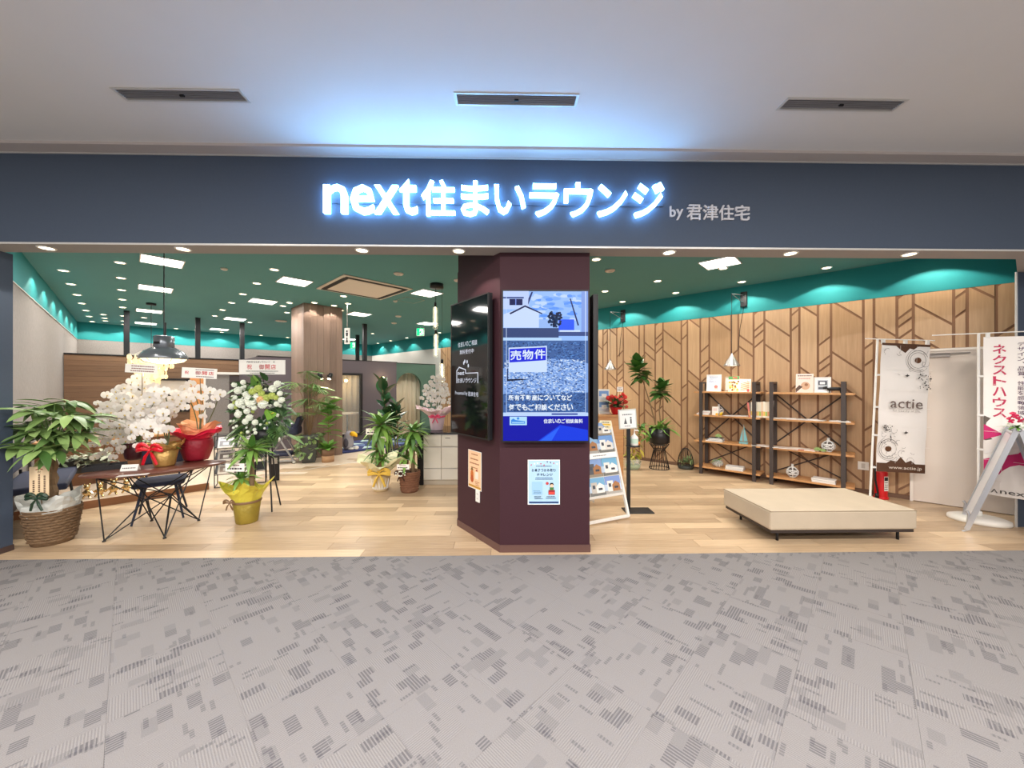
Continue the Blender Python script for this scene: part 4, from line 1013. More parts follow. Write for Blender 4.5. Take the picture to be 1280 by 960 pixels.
t = thing('a_frame_sign', 'silver folding A-frame sign seen from the side at the right edge', 'sign stand', (5.06, 3.82, 0), -.86)
M_alu = mat('aluminium', (186, 188, 194), .35, .75)
def legbar(a, b, name='leg', w=.04, d=.025):
    a, b = Vector(a), Vector(b); m = mb(); v = b-a; q = v.to_track_quat('Z', 'X').to_matrix(); L = v.length
    pts = [(-w/2, -d/2, 0), (w/2, -d/2, 0), (w/2, d/2, 0), (-w/2, d/2, 0), (-w/2, -d/2, L), (w/2, -d/2, L), (w/2, d/2, L), (-w/2, d/2, L)]
    m.add([q@Vector(p)+a for p in pts], [(3, 2, 1, 0), (4, 5, 6, 7), (0, 1, 5, 4), (1, 2, 6, 5), (2, 3, 7, 6), (3, 0, 4, 7)]); return m
for y in (0, .52):
    legbar((-.10, y, .03), (.22, y, 1.13)).build('leg', M_alu, t); legbar((.52, y, .03), (.25, y, 1.13)).build('leg', M_alu, t)
    mb().tube([(-.13, y, 0), (-.10, y, .02), (-.085, y, .20), (-.10, y, .23)], .012, 6).build('foot', M_alu, t); mb().tube([(.54, y, 0), (.515, y, .06)], .014, 6).build('foot', M_alu, t)
    mb(True).ball((.235, y, 1.13), .022, 8, 6).build('hinge', M_alu, t)
m = mb()
for sx, dx in ((1, 0), (-1, .47)):
    a = Vector((-.08 if sx > 0 else .505, .02, .12)); b = Vector((.21 if sx > 0 else .26, .02, 1.1)); n_ = Vector((0, .48, 0))
    m.add([a, a+n_, b+n_, b], [(0, 1, 2, 3)]); 
o = m.build('panel', mat('sign_panel', (214, 214, 218), .4), t); so = o.modifiers.new('solid', 'SOLIDIFY'); so.thickness = .006
for z, x in ((.12, -.075), (1.08, .205)): mb().tube([(x, 0, z), (x, .52, z)], .012, 6).build('rail', M_alu, t)
t = thing('flower_garland', 'small sprig of pink and white flowers on top of the silver A-frame', 'flowers', (5.23, 3.66, 1.152), 0)
M_leafd = mat('deep_leaf', (48, 92, 40), .4, rnd=.6, rgb2=(96, 146, 70))
tuft(t, Vector((0, 0, 0)), 14, .14, .32, M_leafy, up=(-.1, .7))
M_pinkp = mat('magenta_petal', (214, 40, 90), .5); M_whp = mat('white_petal', (242, 246, 236), .55)
for k in range(9):
    a = k*.7; c = Vector((.07*math.cos(a), .05*math.sin(a), .03+.05*(k % 3))); m = mb()
    for j in range(5): b_ = 2*PI*j/5; m.tube([c, c+Vector((.03*math.cos(b_), .012*math.sin(b_)-.008, .03*math.sin(b_)))], [.004, .012], 5)
    m.build('blossom', M_pinkp if k % 3 else M_whp, t)

# ------------------------------------------------------------------ survey helpers for the shop axes
def bear(u): d_ = FW+RT*((u-640)/FPX); return (d_.x+d_.y)*S2, (d_.y-d_.x)*S2
def s_at(u, t_): a, b = bear(u); return t_*a/b
def t_at(u, s_): a, b = bear(u); return s_*b/a

# ------------------------------------------------------------------ rear partitions
wp = structure('wall_partition', mb().b2((SL+.01, 12.5, 0), (2.13, 12.6, 2.25)), mat('partition_core', (70, 48, 34), .7), True)
for i in range(19):
    z0 = .02+i*.117; o = mb().b2((SL+.012, 12.484, z0), (2.125, 12.5, min(z0+.112, 2.246))).build('plank', M_parwood, wp)
mb().b2((SL+.01, 12.47, 2.25), (2.14, 12.61, 2.275)).build('cap_rail', M_black, wp)
for s_, t_, zb in ((-.01, 12.55, 2.275), (1.27, 12.55, 2.275), (2.25, 12.75, 2.25), (4.72, 10.4, 2.25), (5.6, 12.9, 2.25)):
    structure('trim_post', mb().b2((s_-.05, t_-.05, zb), (s_+.05, t_+.05, ZC)), M_black, True)
# interior window, niche, grey wall and door in front of the partition
sA, sB, sC, sD, sE = s_at(176, 12.4), s_at(236, 12.4), s_at(256, 12.4), s_at(287, 12.4), s_at(302, 12.4)
def zat(v, u, t_): a, b = bear(u); return HC+(480-v)/FPX*(t_/b)
zt_, zm_ = zat(474, 206, 12.4), zat(494, 206, 12.4)
w2_ = structure('window_2', mb().b2((sA, 12.46, .95), (sB, 12.475, zt_)), mat('paper_pane', (206, 196, 186), .5), True)
sM = s_at(198, 12.4)
for a, b, c, d in ((sA, .9, sB, .96), (sA, zt_-.03, sB, zt_+.02), (sA-.03, .9, sA+.03, zt_+.02), (sB-.04, .9, sB+.02, zt_+.02), (sM-.025, .96, sM+.025, zt_-.03), (sA, zm_-.02, sB, zm_+.02)):
    mb().b2((a, 12.43, b), (c, 12.462, d)).build('window_frame', M_black, w2_)
mb().b2((sB+.03, 12.45, 0), (sC-.02, 12.48, zt_+.05)).build('lit_wood_niche', mat('orange_lit_wood', (206, 142, 84), .5, var=.5, vscale=4, stretch=(2, 2, 14)), wp)  # orange light of the recess is put into the panel's wood colour
mb().b2((sC-.02, 12.42, 0), (sC+.02, 12.48, zat(466, 256, 12.4))).build('white_post', M_whitemet, wp)
mb().b2((sC, 12.42, zat(468, 270, 12.4)), (sE, 12.48, zat(465, 270, 12.4))).build('white_header', M_whitemet, wp)
mb().b2((sC+.02, 12.45, 0), (sD, 12.48, zat(468, 270, 12.4))).build('grey_panel', M_textile, wp)
d2_ = structure('door_2', mb().b2((sD, 12.44, 0), (sE-.02, 12.47, zat(470, 295, 12.4))), mat('dark_door', (66, 56, 58), .5), True)
mb().b2((sD+.06, 12.42, .95), (sD+.08, 12.44, 1.25)).build('door_handle', M_chrome, d2_)

# charcoal room beyond the column
TD = 10.3
s0, s1 = s_at(405, TD), s_at(453, TD); zw0, zw1 = .16, 1.9
m = mb()
m.b2((2.13, TD, 0), (s0, TD+.1, 2.25)); m.b2((s1, TD, 0), (5.66, TD+.1, 2.25)); m.b2((s0, TD, 0), (s1, TD+.1, zw0)); m.b2((s0, TD, zw1), (s1, TD+.1, 2.25))
m.b2((2.13, TD+.1, 0), (2.23, 12.5, 2.25)); m.b2((5.56, TD+.1, 0), (5.66, 12.9, 2.25))
wd = structure('wall_charcoal_room', m, M_dark, True)
mb().b2((2.11, TD-.012, 2.25), (5.68, TD+.11, 2.268)).build('cap_rail', M_black, wd)
w1_ = structure('window_1', mb().b2((s0+.05, TD+.045, zw0+.05), (s1-.05, TD+.052, zw1-.05)), mat('room_glass', (230, 228, 220), .05, alpha=.16, spec=.6), True)
for a, b, c, d in ((s0, zw0, s1, zw0+.06), (s0, zw1-.06, s1, zw1), (s0, zw0+.06, s0+.06, zw1-.06), (s1-.06, zw0+.06, s1, zw1-.06)):
    mb().b2((a, TD-.02, b), (c, TD+.09, d)).build('window_frame', M_black, w1_)
# pleated curtains
def curtain(name, label, s_a, s_b, t_, z0, z1, rgb):
    n = int((s_b-s_a)/.03); vs_ = []; fs_ = []
    for i in range(n+1):
        x = s_a+(s_b-s_a)*i/n; y = t_+.03*math.sin(i*1.1)+.012*math.sin(i*2.7)
        vs_ += [(x, y, z0), (x, y, z1)]
    for i in range(n): fs_.append((2*i, 2*i+2, 2*i+3, 2*i+1))
    o = shopframe(thing(name, label, 'curtain', (0, 0, 0)))
    q = mb(True).add(vs_, fs_).build('drape', mat('curtain_%d' % rgb[0], rgb, .85, var=.2, vscale=3, stretch=(8, 1, .3)), o)
    so = q.modifiers.new('solid', 'SOLIDIFY'); so.thickness = .006
    mb().tube([(s_a, t_, z1), (s_b, t_, z1)], .012, 6).build('rail', M_edge, o)
curtain('curtain', 'beige pleated curtain behind the charcoal room window', 3.4, 5.5, 12.2, .02, 2.12, (190, 168, 128))
t = shopframe(thing('round_table', 'round beige table inside the charcoal room', 'table', W(4.55, 11.2)))
mb(True).lathe([(.34, .70), (.35, .72), (.34, .74)], 22).build('top', mat('beige_top', (214, 198, 170), .5), t); mb().tube([(0, 0, .02), (0, 0, .70)], .03, 8).build('leg', M_black, t); mb(True).lathe([(.2, 0), (.2, .02)], 18).build('base', M_black, t)
for i, (ds, dt) in enumerate(((-.45, -.25), (.42, -.3))):
    t = shopframe(thing('cafe_chair', ('left', 'right')[i]+' bentwood chair at the round table in the charcoal room', 'chair', W(4.55+ds, 11.2+dt), 0, 'chairs in the charcoal room'))
    M_bent = mat('bent_wood', (176, 148, 104), .5)
    mb(True).lathe([(.19, .43), (.2, .45), (.19, .465)], 18).build('seat', M_bent, t)
    for a in range(4): mb().tube([(.15*math.cos(a*PI/2+.78), .15*math.sin(a*PI/2+.78), .43), (.2*math.cos(a*PI/2+.78), .2*math.sin(a*PI/2+.78), 0)], .013, 6).build('leg', M_bent, t)
    mb().tube([(.19*math.cos(q), -.19*abs(math.sin(q))*.3-.13, .45+.38*math.sin(q)) for q in [PI*k/8 for k in range(9)]], .014, 6).build('backrest', M_bent, t)
def bulb_lamp(label, p, rz, watts=3):
    t = thing('wall_lamp', label, 'wall lamp', p, rz, 'globe wall lamps')
    mb(True).lathe([(.05, 0), (.05, .015)], 14).build('wall_plate', mat('brass', (196, 150, 80), .3, .9), t).rotation_euler = (PI/2, 0, 0)
    mb().tube([(0, -.015, 0), (0, -.08, 0)], .012, 8).build('stem', MATS['brass'], t)
    mb(True).ball((0, -.12, 0), .05, 14, 9).build('globe', mat('lit_globe', (255, 226, 170), .4, emit=9, ecol=(255, 216, 150)), t)
    L = bpy.data.lights.new('globe_lamp', 'POINT'); L.energy = watts; L.color = (1, .75, .45); L.shadow_soft_size = .05
    o = bpy.data.objects.new('globe_lamp', L); link(o, t); o.location = (0, -.19, 0)
p = W(s_at(476, TD), TD-.001, zat(473, 476, TD)); bulb_lamp('glowing globe wall lamp on the charcoal wall above the rubber plant', p, R45)
p = W(s_at(430, 12.15), 12.12, zat(476, 430, 12.1)); bulb_lamp('glowing globe lamp seen through the charcoal room window', p, R45)

# green wall with the arched opening
TG = 10.9; sr = s_at(527, TG); sl_ = sr-.93; rc = (sl_+sr)/2; rad = (sr-sl_)/2; zsp = zat(466, 512, TG)-rad
pts = [(5.66, 0), (sl_, 0), (sl_, zsp)]+[(rc-rad*math.cos(PI*k/14), zsp+rad*math.sin(PI*k/14)) for k in range(1, 14)]+[(sr, zsp), (sr, 0), (SR-.02, 0), (SR-.02, 2.27), (5.66, 2.27)]
m = mb()
top = 2.27
m.b2((5.66, TG, 0), (sl_, TG+.1, top)); m.b2((sr, TG, 0), (SR-.022, TG+.1, top))
arc = [(rc-rad*math.cos(PI*k/16), zsp+rad*math.sin(PI*k/16)) for k in range(17)]
for k in range(16):
    a, b = arc[k], arc[k+1]; m.prism([(a[0], TG, a[1]), (b[0], TG, b[1]), (b[0], TG, top), (a[0], TG, top)], (0, .1, 0))
structure('wall_green_arch', m, mat('sage_green_paint', (84, 116, 104), .75), True)
structure('trim_6', mb().b2((5.66, TG-.012, top), (SR-.022, TG+.11, top+.02)), M_black, True)
curtain('curtain', 'pale striped curtain filling the green arched opening', sl_-.1, sr+.15, TG+.35, .02, 2.2, (226, 206, 182))

# ------------------------------------------------------------------ wood-clad column
t = shopframe(thing('wood_column', 'tall column clad in grey-brown upright boards with two black spotlights', 'column', W(2.58, 8.58)))
cw, cd = .80, .85
mb().b2((.01, .01, 0), (cw-.01, cd-.01, ZC)).build('core', M_groove, t)
for i in range(6): mb().b2((cw*i/6+.0015, 0, .004), (cw*(i+1)/6-.0015, .012, ZC-.002)).build('board', M_colwood, t)
for i in range(6): mb().b2((0, .012+(cd-.012)*i/6+.0015, .004), (.012, .012+(cd-.012)*(i+1)/6-.0015, ZC-.002)).build('board', M_colwood, t)
for i, x in enumerate((.30, .50)):
    t = shopframe(thing('spotlight', ('left', 'right')[i]+' black cylinder spotlight fixed to the wood-clad column', 'spotlight', W(2.58+x, 8.578, 1.78), 0, 'spotlights on the column'))
    mb(True).lathe([(.03, 0), (.03, .02)], 10).build('mount', M_black, t).rotation_euler = (PI/2, 0, 0)
    h_ = mb(True).lathe([(.042, -.07), (.045, .06), (.03, .075)], 14).build('housing', M_black, t); h_.location = (0, -.09, -.01); h_.rotation_euler = (-.35, (.5 if i else -.25), 0)
    mb(True).lathe([(.001, -.0705), (.036, -.0705)], 12, cap=False).build('lens', M_lens, h_)
    L = bpy.data.lights.new('spot_lamp', 'SPOT'); L.energy = 10; L.color = (1, .78, .55); L.spot_size = 1.5; L.shadow_soft_size = .03
    o = bpy.data.objects.new('spot_lamp', L); link(o, h_); o.location = (0, 0, -.08)

# ------------------------------------------------------------------ plants: shared leaf shapes
M_pach = mat('pachira_leaf', (56, 96, 42), .38, rnd=.9, rgb2=(160, 190, 116))
M_drac = mat('dracaena_leaf', (52, 104, 42), .4, rnd=.8, rgb2=(150, 190, 92))
M_ficus = mat('rubber_leaf', (20, 52, 32), .25, rnd=.6, rgb2=(58, 100, 60))
M_ficus2 = mat('fiddle_leaf', (38, 82, 34), .35, rnd=.6, rgb2=(84, 130, 58))
M_trunk = mat('plant_trunk', (124, 100, 72), .8, var=.5, vscale=14)
M_soil = mat('potting_soil', (60, 46, 36), .9)
rl = random.Random(21)
def leaf_at(t, me, p, az, el, ln, roll=0, wid=1.0):
    o = inst(me, 'leaf', t); o.matrix_local = Matrix.Translation(p)@Matrix.Rotation(az, 4, 'Z')@Matrix.Rotation(-el, 4, 'Y')@Matrix.Rotation(roll, 4, 'X')@Matrix.Diagonal((ln, ln*wid, ln, 1)); return o
def rosette(t, c, n, L, els=(.2, 1.3), m_=None, wd=.27, droop=(.4, .9), asp=1.0):
    m_ = m_ or M_drac; n = int(n*1.6); L *= 1.12
    for k in range(n):
        f = k/n; az = k*2.39996+rl.random()*.3; el = els[0]+(els[1]-els[0])*f
        me = leaf_mesh(m_, wd, round(droop[0]+(droop[1]-droop[0])*(1-f), 1)); leaf_at(t, me, Vector(c)+Vector((0, 0, .05*f*L)), az, el, L*rl.uniform(.75, 1.1), rl.uniform(-.3, .3))

# paper wrap: crumpled collar of petals around a pot
def collar(t, name, m_, r0, z0, r1, z1, n=26, jag=.05, seed=1, lobes=5):
    r_ = random.Random(seed); b = mb(); rows = 5; vs_ = []
    for j in range(rows+1):
        u = j/rows
        for k in range(n):
            a = 2*PI*k/n; lob = 1+.22*u*math.sin(a*lobes+seed)+jag*u*r_.uniform(-1, 1)
            r = (r0+(r1-r0)*u**1.4)*lob; z = z0+(z1-z0)*u*(1+.25*math.sin(a*lobes+seed+.6)*u)+jag*.25*r_.uniform(-1, 1)*u
            vs_.append((r*math.cos(a), r*math.sin(a), z))
    fs_ = [(j*n+k, j*n+(k+1) % n, (j+1)*n+(k+1) % n, (j+1)*n+k) for j in range(rows) for k in range(n)]
    b.add(vs_, fs_); o = b.build(name, m_, t); so = o.modifiers.new('solid', 'SOLIDIFY'); so.thickness = .003; return o
def pot(t, prof, m_, name='pot', n=22, wob=0): return mb(True).lathe(prof, n, wob=wob).build(name, m_, t)
def plaque(t, p, w, h, rz=0, rx=0, pin=None, lines_=2, rgb=(250, 246, 240), ink=(120, 40, 40), name='message_card'):
    o = mb().b2((-w/2, -.002, -h/2), (w/2, .002, h/2)).build(name, mat('card_%d' % rgb[2], rgb, .6), t); o.location = p; o.rotation_euler = (rx, 0, rz)
    P = Print(-.0022, .0002); P.lines((60, 54, 60), -w*.42, w*.42, -h*.4, h*.1, lines_, .1); P.lines(ink, -w*.3, w*.3, h*.12, h*.42, 1, .1); P.build('print', INK, o)
    if pin: mb().tube([Vector(p)+Vector((0, .004, -h*.3)), pin], .003, 5).build('pin', M_trunk, t)
    return o
def ribbon(t, c, m_, sc, name='ribbon'):
    b = mb(); c = Vector(c)
    for s_ in (-1, 1):
        for q in (0, 1):
            pts = [c+Vector((s_*sc*x, -sc*.12*math.sin(x*PI)-.01, sc*(.35*math.sin(x*PI)*(1 if q else .45)-.05+.2*q))) for x in (0, .25, .5, .75, 1.0, .8, .45, .1)]
            b.tube(pts, [sc*.05, sc*.13, sc*.17, sc*.19, sc*.14, sc*.15, sc*.11, sc*.05], 6)
        b.tube([c+Vector((0, -.012, 0)), c+Vector((s_*sc*.3, -.02, -sc*.5)), c+Vector((s_*sc*.55, -.012, -sc*1.15))], [sc*.05, sc*.12, sc*.1], 5)
    b.ball(c+Vector((0, -.016, 0)), sc*.14, 8, 6); return b.build(name, m_, t)

# -------- money tree in the wicker basket, front left
pB = G(66, 3.75)
t = thing('money_tree', 'leafy money tree in a brown wicker basket at the left front edge', 'potted plant', pB, 0)
def wicker(name, rgb, hi):
    m_ = mat(name, rgb, .75, rgb2=hi, var=.9, vscale=26, stretch=(1, 1, 2.2), bump=.9, bscale=70); return m_
M_wick = wicker('brown_wicker', (78, 58, 40), (150, 120, 88))
bk = mb(True); nn = 40
prof = [(.145, 0), (.155, .03)]+[(.155+.045*k/10+(.005 if k % 2 else 0), .03+.31*k/10) for k in range(1, 11)]+[(.21, .352), (.204, .362), (.195, .35), (.18, .28)]
bk.lathe(prof, nn, sx=1.0, sy=.95); bo = bk.build('basket', M_wick, t)
for k in range(11):
    z = .045+k*.028; r = .158+.045*(z-.03)/.31
    pts = [((r+.006*math.sin(a*14+k*PI))*math.cos(a), (r+.006*math.sin(a*14+k*PI))*.95*math.sin(a), z) for a in [2*PI*i/56 for i in range(56)]]
    mb().tube(pts, .010, 5, close=True).build('weave_strand', M_wick, bo)
collar(t, 'wrapping_sheet', mat('frosted_wrap', (224, 226, 220), .35, alpha=.78, spec=.6), .19, .30, .205, .46, 30, .07, 3, 3)
mb(True).lathe([(.001, .31), (.18, .31)], 20, sy=.95, cap=False).build('soil', M_soil, t)
for k in range(3):
    mb().tube([(.018*math.cos(q*3.2+k*2.1), .018*math.sin(q*3.2+k*2.1), .25+q*.13) for q in range(6)], [.032, .03, .028, .026, .026, .022], 8).build('trunk', M_trunk, t)
cdm = mb().b2((-.068, -.002, -.145), (.068, .002, .145)).build('message_card', mat('tan_card', (232, 206, 168), .6), t); cdm.location = (.10, -.19, .66); cdm.rotation_euler = (0, 0, .35)
P = Print(-.0025, .0002); P.poly((150, 50, 40), [(-.03, .115), (0, .13), (.03, .115), (.02, .11), (0, .12), (-.02, .11)]); P.text((80, 50, 40), '祝', -.012, .012, .08, .106, .01)
for x_, za_, zb_, nn_ in ((.0, -.1, .075, 9), (.038, -.11, .06, 10), (-.038, -.1, .02, 6)):
    for k in range(nn_): z_ = za_+(zb_-za_)*k/nn_; P.rect((90, 62, 48), x_-.007, z_, x_+.007, z_+(zb_-za_)/nn_*.7).same()
P.build('print', INK, cdm); mb().tube([(.10, -.185, .56), (.09, -.15, .34)], .004, 5).build('pin', M_trunk, t)
ribbon(t, (.10, -.20, .50), mat('dark_green_ribbon', (38, 62, 44), .4), .10)
hubs = []
for k in range(24):
    a = k*2.4; r_ = .05+.22*((k*7) % 24)/24; z = .92+.52*((k*5) % 24)/24; hubs.append(Vector((r_*math.cos(a), r_*math.sin(a)*.85, z)))
for hb in hubs:
    base = Vector((0, 0, .85)); mb().tube([base, (base+hb)/2+Vector((0, 0, .06)), hb], [.010, .006, .004], 5).build('stem', M_drac if 0 else mat('green_stem', (90, 120, 60), .6), t)
    az0 = math.atan2(hb.y, hb.x)
    for k in range(7):
        az = az0+(k-3)*.72; leaf_at(t, leaf_mesh(M_pach, .32, round(rl.choice((.2, .3, .45)), 2), .16), hb, az, rl.uniform(-.5, .45), rl.uniform(.23, .33)*(1-.06*abs(k-3)), rl.uniform(-.3, .3))

# -------- dracaena in yellow paper
pB = G(309, 4.30)
t = thing('wrapped_dracaena', 'corn plant in yellow wrapping paper with a white message strip', 'potted plant', pB, 0)
M_yel = mat('yellow_paper', (204, 192, 66), .45, var=.35, vscale=9, bump=.5, bscale=16, spec=.5)
M_yel2 = mat('olive_foil', (148, 130, 46), .42, .3, var=.8, vscale=10, bump=1, bscale=18)
pot(t, [(.105, 0), (.11, .01), (.14, .24), (.132, .25), (.12, .2)], M_yel2, 'wrapped_pot', wob=.02)
collar(t, 'paper_collar', M_yel, .125, .22, .22, .44, 28, .10, 5, 4)
mb(True).lathe([(.143, .235), (.147, .25), (.141, .262)], 22, cap=False).build('band', mat('brown_ribbon', (120, 90, 60), .5), t); ribbon(t, (-.12, -.10, .25), mat('brown_ribbon', (120, 90, 60), .5), .07)
mb().tube([(.05, 0, .2), (.055, .0, .55), (.05, .0, .86)], [.028, .026, .026], 10).build('trunk', M_trunk, t)
rosette(t, (.05, 0, .82), 20, .21, (-.2, 1.3)); rosette(t, (-.06, -.03, .50), 13, .17, (-.1, 1.1)); rosette(t, (-.01, -.02, .74), 7, .18, (-.5, .5))
plaque(t, Vector((-.04, -.14, .66)), .21, .09, 0, 0, Vector((.03, -.03, .62)), 1)

# -------- dracaena with cream bow, dracaena in brown basket
pB = G(476, 5.57)
t = thing('wrapped_dracaena', 'corn plant in a cream patterned pot wrapped in big pale yellow paper', 'potted plant', pB, 0)
M_crm = mat('cream_paper', (246, 232, 178), .5, var=.15, vscale=7, bump=.4, bscale=14)
pot(t, [(.10, 0), (.105, .02), (.14, .22), (.12, .3), (.11, .28)], mat('cream_pot', (206, 184, 142), .6), 'pot')
for k in range(7):
    a = -2.6+k*.38; mb().tube([(.112*math.cos(a-.1), .112*math.sin(a-.1), .04), (.134*math.cos(a), .134*math.sin(a), .19), (.112*math.cos(a+.1), .112*math.sin(a+.1), .04)], .008, 5).build('zigzag_line', M_whitemet, t)
collar(t, 'paper_collar', M_crm, .11, .25, .34, .46, 24, .16, 9, 4); ribbon(t, (.03, -.15, .28), mat('gold_ribbon', (222, 186, 80), .4), .16)
mb().tube([(0, 0, .25), (.01, 0, 1.0)], .028, 10).build('trunk', M_trunk, t); mb().tube([(-.06, .03, .25), (-.065, .03, .7)], .024, 10).build('trunk', M_trunk, t)
rosette(t, (.0, 0, .96), 26, .30, (-.5, 1.2)); rosette(t, (-.05, .02, .58), 12, .19, (-.3, 1.1)); rosette(t, (.05, -.05, .46), 12, .17, (-.1, 1.1)); rosette(t, (-.02, 0, .88), 12, .28, (-.6, .3))
plaque(t, Vector((-.08, -.13, .90)), .185, .09, 0, 0, Vector((-.02, 0, .85)), 1, (246, 240, 226)); plaque(t, Vector((.08, -.13, .79)), .075, .075, .2, .3, Vector((.02, 0, .8)), 3, (248, 244, 222))
pB = G(512, 5.52)
t = thing('basket_dracaena', 'corn plant in a brown woven basket with dotted ribbon beside the white cabinet', 'potted plant', pB, 0)
M_wick2 = wicker('red_brown_wicker', (88, 54, 38), (150, 104, 76))
pot(t, [(.12, 0), (.125, .02), (.152, .29), (.158, .305), (.145, .31), (.13, .26)], M_wick2, 'basket', 26)
for k in range(8): mb().tube([((.125+.0037*k+.004*math.sin(i*1.6+k*PI))*math.cos(2*PI*i/40), (.125+.0037*k+.004*math.sin(i*1.6+k*PI))*math.sin(2*PI*i/40), .03+.034*k) for i in range(40)], .009, 5, close=True).build('weave_strand', M_wick2, t)
mb(True).lathe([(.001, .27), (.13, .27)], 16, cap=False).build('soil', M_soil, t)
mb().tube([(.05, 0, .25), (.055, 0, .95)], .028, 10).build('trunk', M_trunk, t); mb().tube([(-.05, .04, .25), (-.05, .04, .6)], .024, 10).build('trunk', M_trunk, t)
rosette(t, (.05, 0, .88), 22, .25, (-.4, 1.2)); rosette(t, (-.06, .0, .48), 12, .21, (-.1, 1.1)); rosette(t, (.03, -.03, .70), 16, .20, (-.4, 1.1))
ribbon(t, (-.09, -.13, .29), mat('dark_brown_ribbon', (66, 36, 30), .35), .09)
for k in range(12): a = k*.52; mb(True).ball((-.09+.075*math.cos(a)*(.5+.5*(k % 2)), -.165, .30+.035*math.sin(a)), .011, 6, 5).build('ribbon_dot', M_whp, t)
plaque(t, Vector((-.05, -.17, .40)), .18, .075, 0, 0, Vector((-.03, -.02, .35)), 1)

# -------- tall rubber plant behind them
pB = G(494, 7.4)
t = thing('rubber_plant', 'tall dark rubber plant in a black pot behind the two corn plants', 'potted plant', pB, 0)
pot(t, [(.14, .0), (.17, .05), (.19, .33), (.18, .34), (.16, .3)], M_blacksoft); mb(True).lathe([(.001, .31), (.17, .31)], 16, cap=False).build('soil', M_soil, t)
def fig(t, p0, p1, n, L, m_, wd=.45, r_=.012):
    p0, p1 = Vector(p0), Vector(p1); mid = (p0+p1)/2+Vector((.02, 0, 0)); mb().tube([p0, mid, p1], [r_*1.3, r_, r_*.7], 8).build('stem', M_trunk, t)
    for k in range(n):
        f = k/(n-1); q = p0.lerp(p1, .25+.75*f); az = k*2.4+rl.random(); leaf_at(t, leaf_mesh(m_, wd, .2, .2), q, az, .35+.8*f, L*rl.uniform(.8, 1.1), rl.uniform(-.4, .4))
fig(t, (-.05, 0, .3), (-.27, 0, 1.58), 18, .34, M_ficus, .55); fig(t, (.04, 0, .3), (.02, 0, 1.15), 15, .30, M_ficus, .55); fig(t, (0, .05, .3), (-.12, .05, .95), 14, .28, M_ficus, .55)

# -------- two planters in front of the column
M_stone = mat('dark_stone_pot', (84, 86, 84), .8, var=.4, vscale=10)
pB = G(386.5, 7.60)
t = thing('fern_planter', 'tall dark stone planter with ivy and a lacy-leaved plant by the column', 'potted plant', pB, .4)
mb().box((0, 0, .27), (.24, .24, .54), taper=1.45).build('planter', M_stone, t, bevel=.02)
M_ivy = mat('ivy_leaf', (96, 130, 74), .5, rnd=.7, rgb2=(170, 190, 130))
for k in range(170):
    a = rl.uniform(0, 2*PI); z = .56-rl.random()**1.6*.42; r_ = .19+rl.random()*.03-.05*(.56-z); leaf_at(t, leaf_mesh(M_ivy, .7, .2), Vector((r_*math.cos(a), r_*math.sin(a), z)), a+rl.uniform(-.6, .6), rl.uniform(-.9, .6), rl.uniform(.07, .11), rl.uniform(-.6, .6))
M_phil = mat('lacy_leaf', (58, 98, 48), .45, rnd=.7, rgb2=(132, 168, 96))
def lacy(me_key=[None]):
    if me_key[0]: return me_key[0]
    b = mb(); b.tube([(0, 0, 0), (.5, 0, .02), (1, 0, -.12)], .012, 4)
    for k in range(9):
        u = .15+.09*k; L = .5*math.sin(PI*(.12+.85*k/9)); z = .02-.14*u*u
        for s_ in (-1, 1): b.add([(u, 0, z), (u+.13, s_*L*.6, z+.01), (u+.2, s_*L, z-.06), (u+.03, s_*L*.55, z-.01)], [(0, 1, 2, 3) if s_ > 0 else (3, 2, 1, 0)])
    me_key[0] = b.mesh('frond', M_phil); return me_key[0]
tips = [(-.04, 0, 1.85, 0), (-.22, -.05, 1.62, 2.6), (.16, 0, 1.52, .3), (-.02, .05, 1.30, 1.9), (.30, -.05, 1.34, .2), (-.14, -.1, 1.02, 3.6), (.20, -.1, 1.18, -.6), (.06, .1, 1.62, 1.0), (.32, -.06, 1.10, -.3)]
for x, y, z, az in tips:
    mb().tube([(0, 0, .5), (x*.3, y*.3, .5+(z-.5)*.6), (x, y, z)], [.010, .007, .005], 6).build('stem', M_trunk, t)
    for k in range(6): o = inst(lacy(), 'frond', t); ln = rl.uniform(.26, .36); o.matrix_local = Matrix.Translation((x, y, z))@Matrix.Rotation(az+(k-2.5)*.7, 4, 'Z')@Matrix.Rotation(rl.uniform(-.1, .7), 4, 'Y')@Matrix.Diagonal((ln, ln, ln, 1))
pB = G(410, 7.62)
t = thing('leafy_planter', 'bright green leafy plant in a two-tone tan pot by the column', 'potted plant', pB, 0)
pot(t, [(.115, 0), (.12, .13)], mat('tan_pot_lower', (190, 150, 112), .7), 'pot_base'); pot(t, [(.12, .13), (.125, .26), (.11, .26)], mat('tan_pot_upper', (128, 98, 76), .7), 'pot_rim')
for k in range(26): leaf_at(t, leaf_mesh(M_leafy, .42, .3), Vector((0, 0, .26)), k*2.4, rl.uniform(.2, 1.1), rl.uniform(.2, .3), rl.uniform(-.3, .3))
mb().tube([(0, 0, .25), (.01, 0, .75), (0, 0, 1.2)], [.012, .01, .006], 6).build('stem', M_trunk, t)
for k in range(22): leaf_at(t, leaf_mesh(M_leafy, .62, .25), Vector((.02, 0, .55+.03*k)), k*2.4, rl.uniform(0, .7), rl.uniform(.22, .32), rl.uniform(-.4, .4))

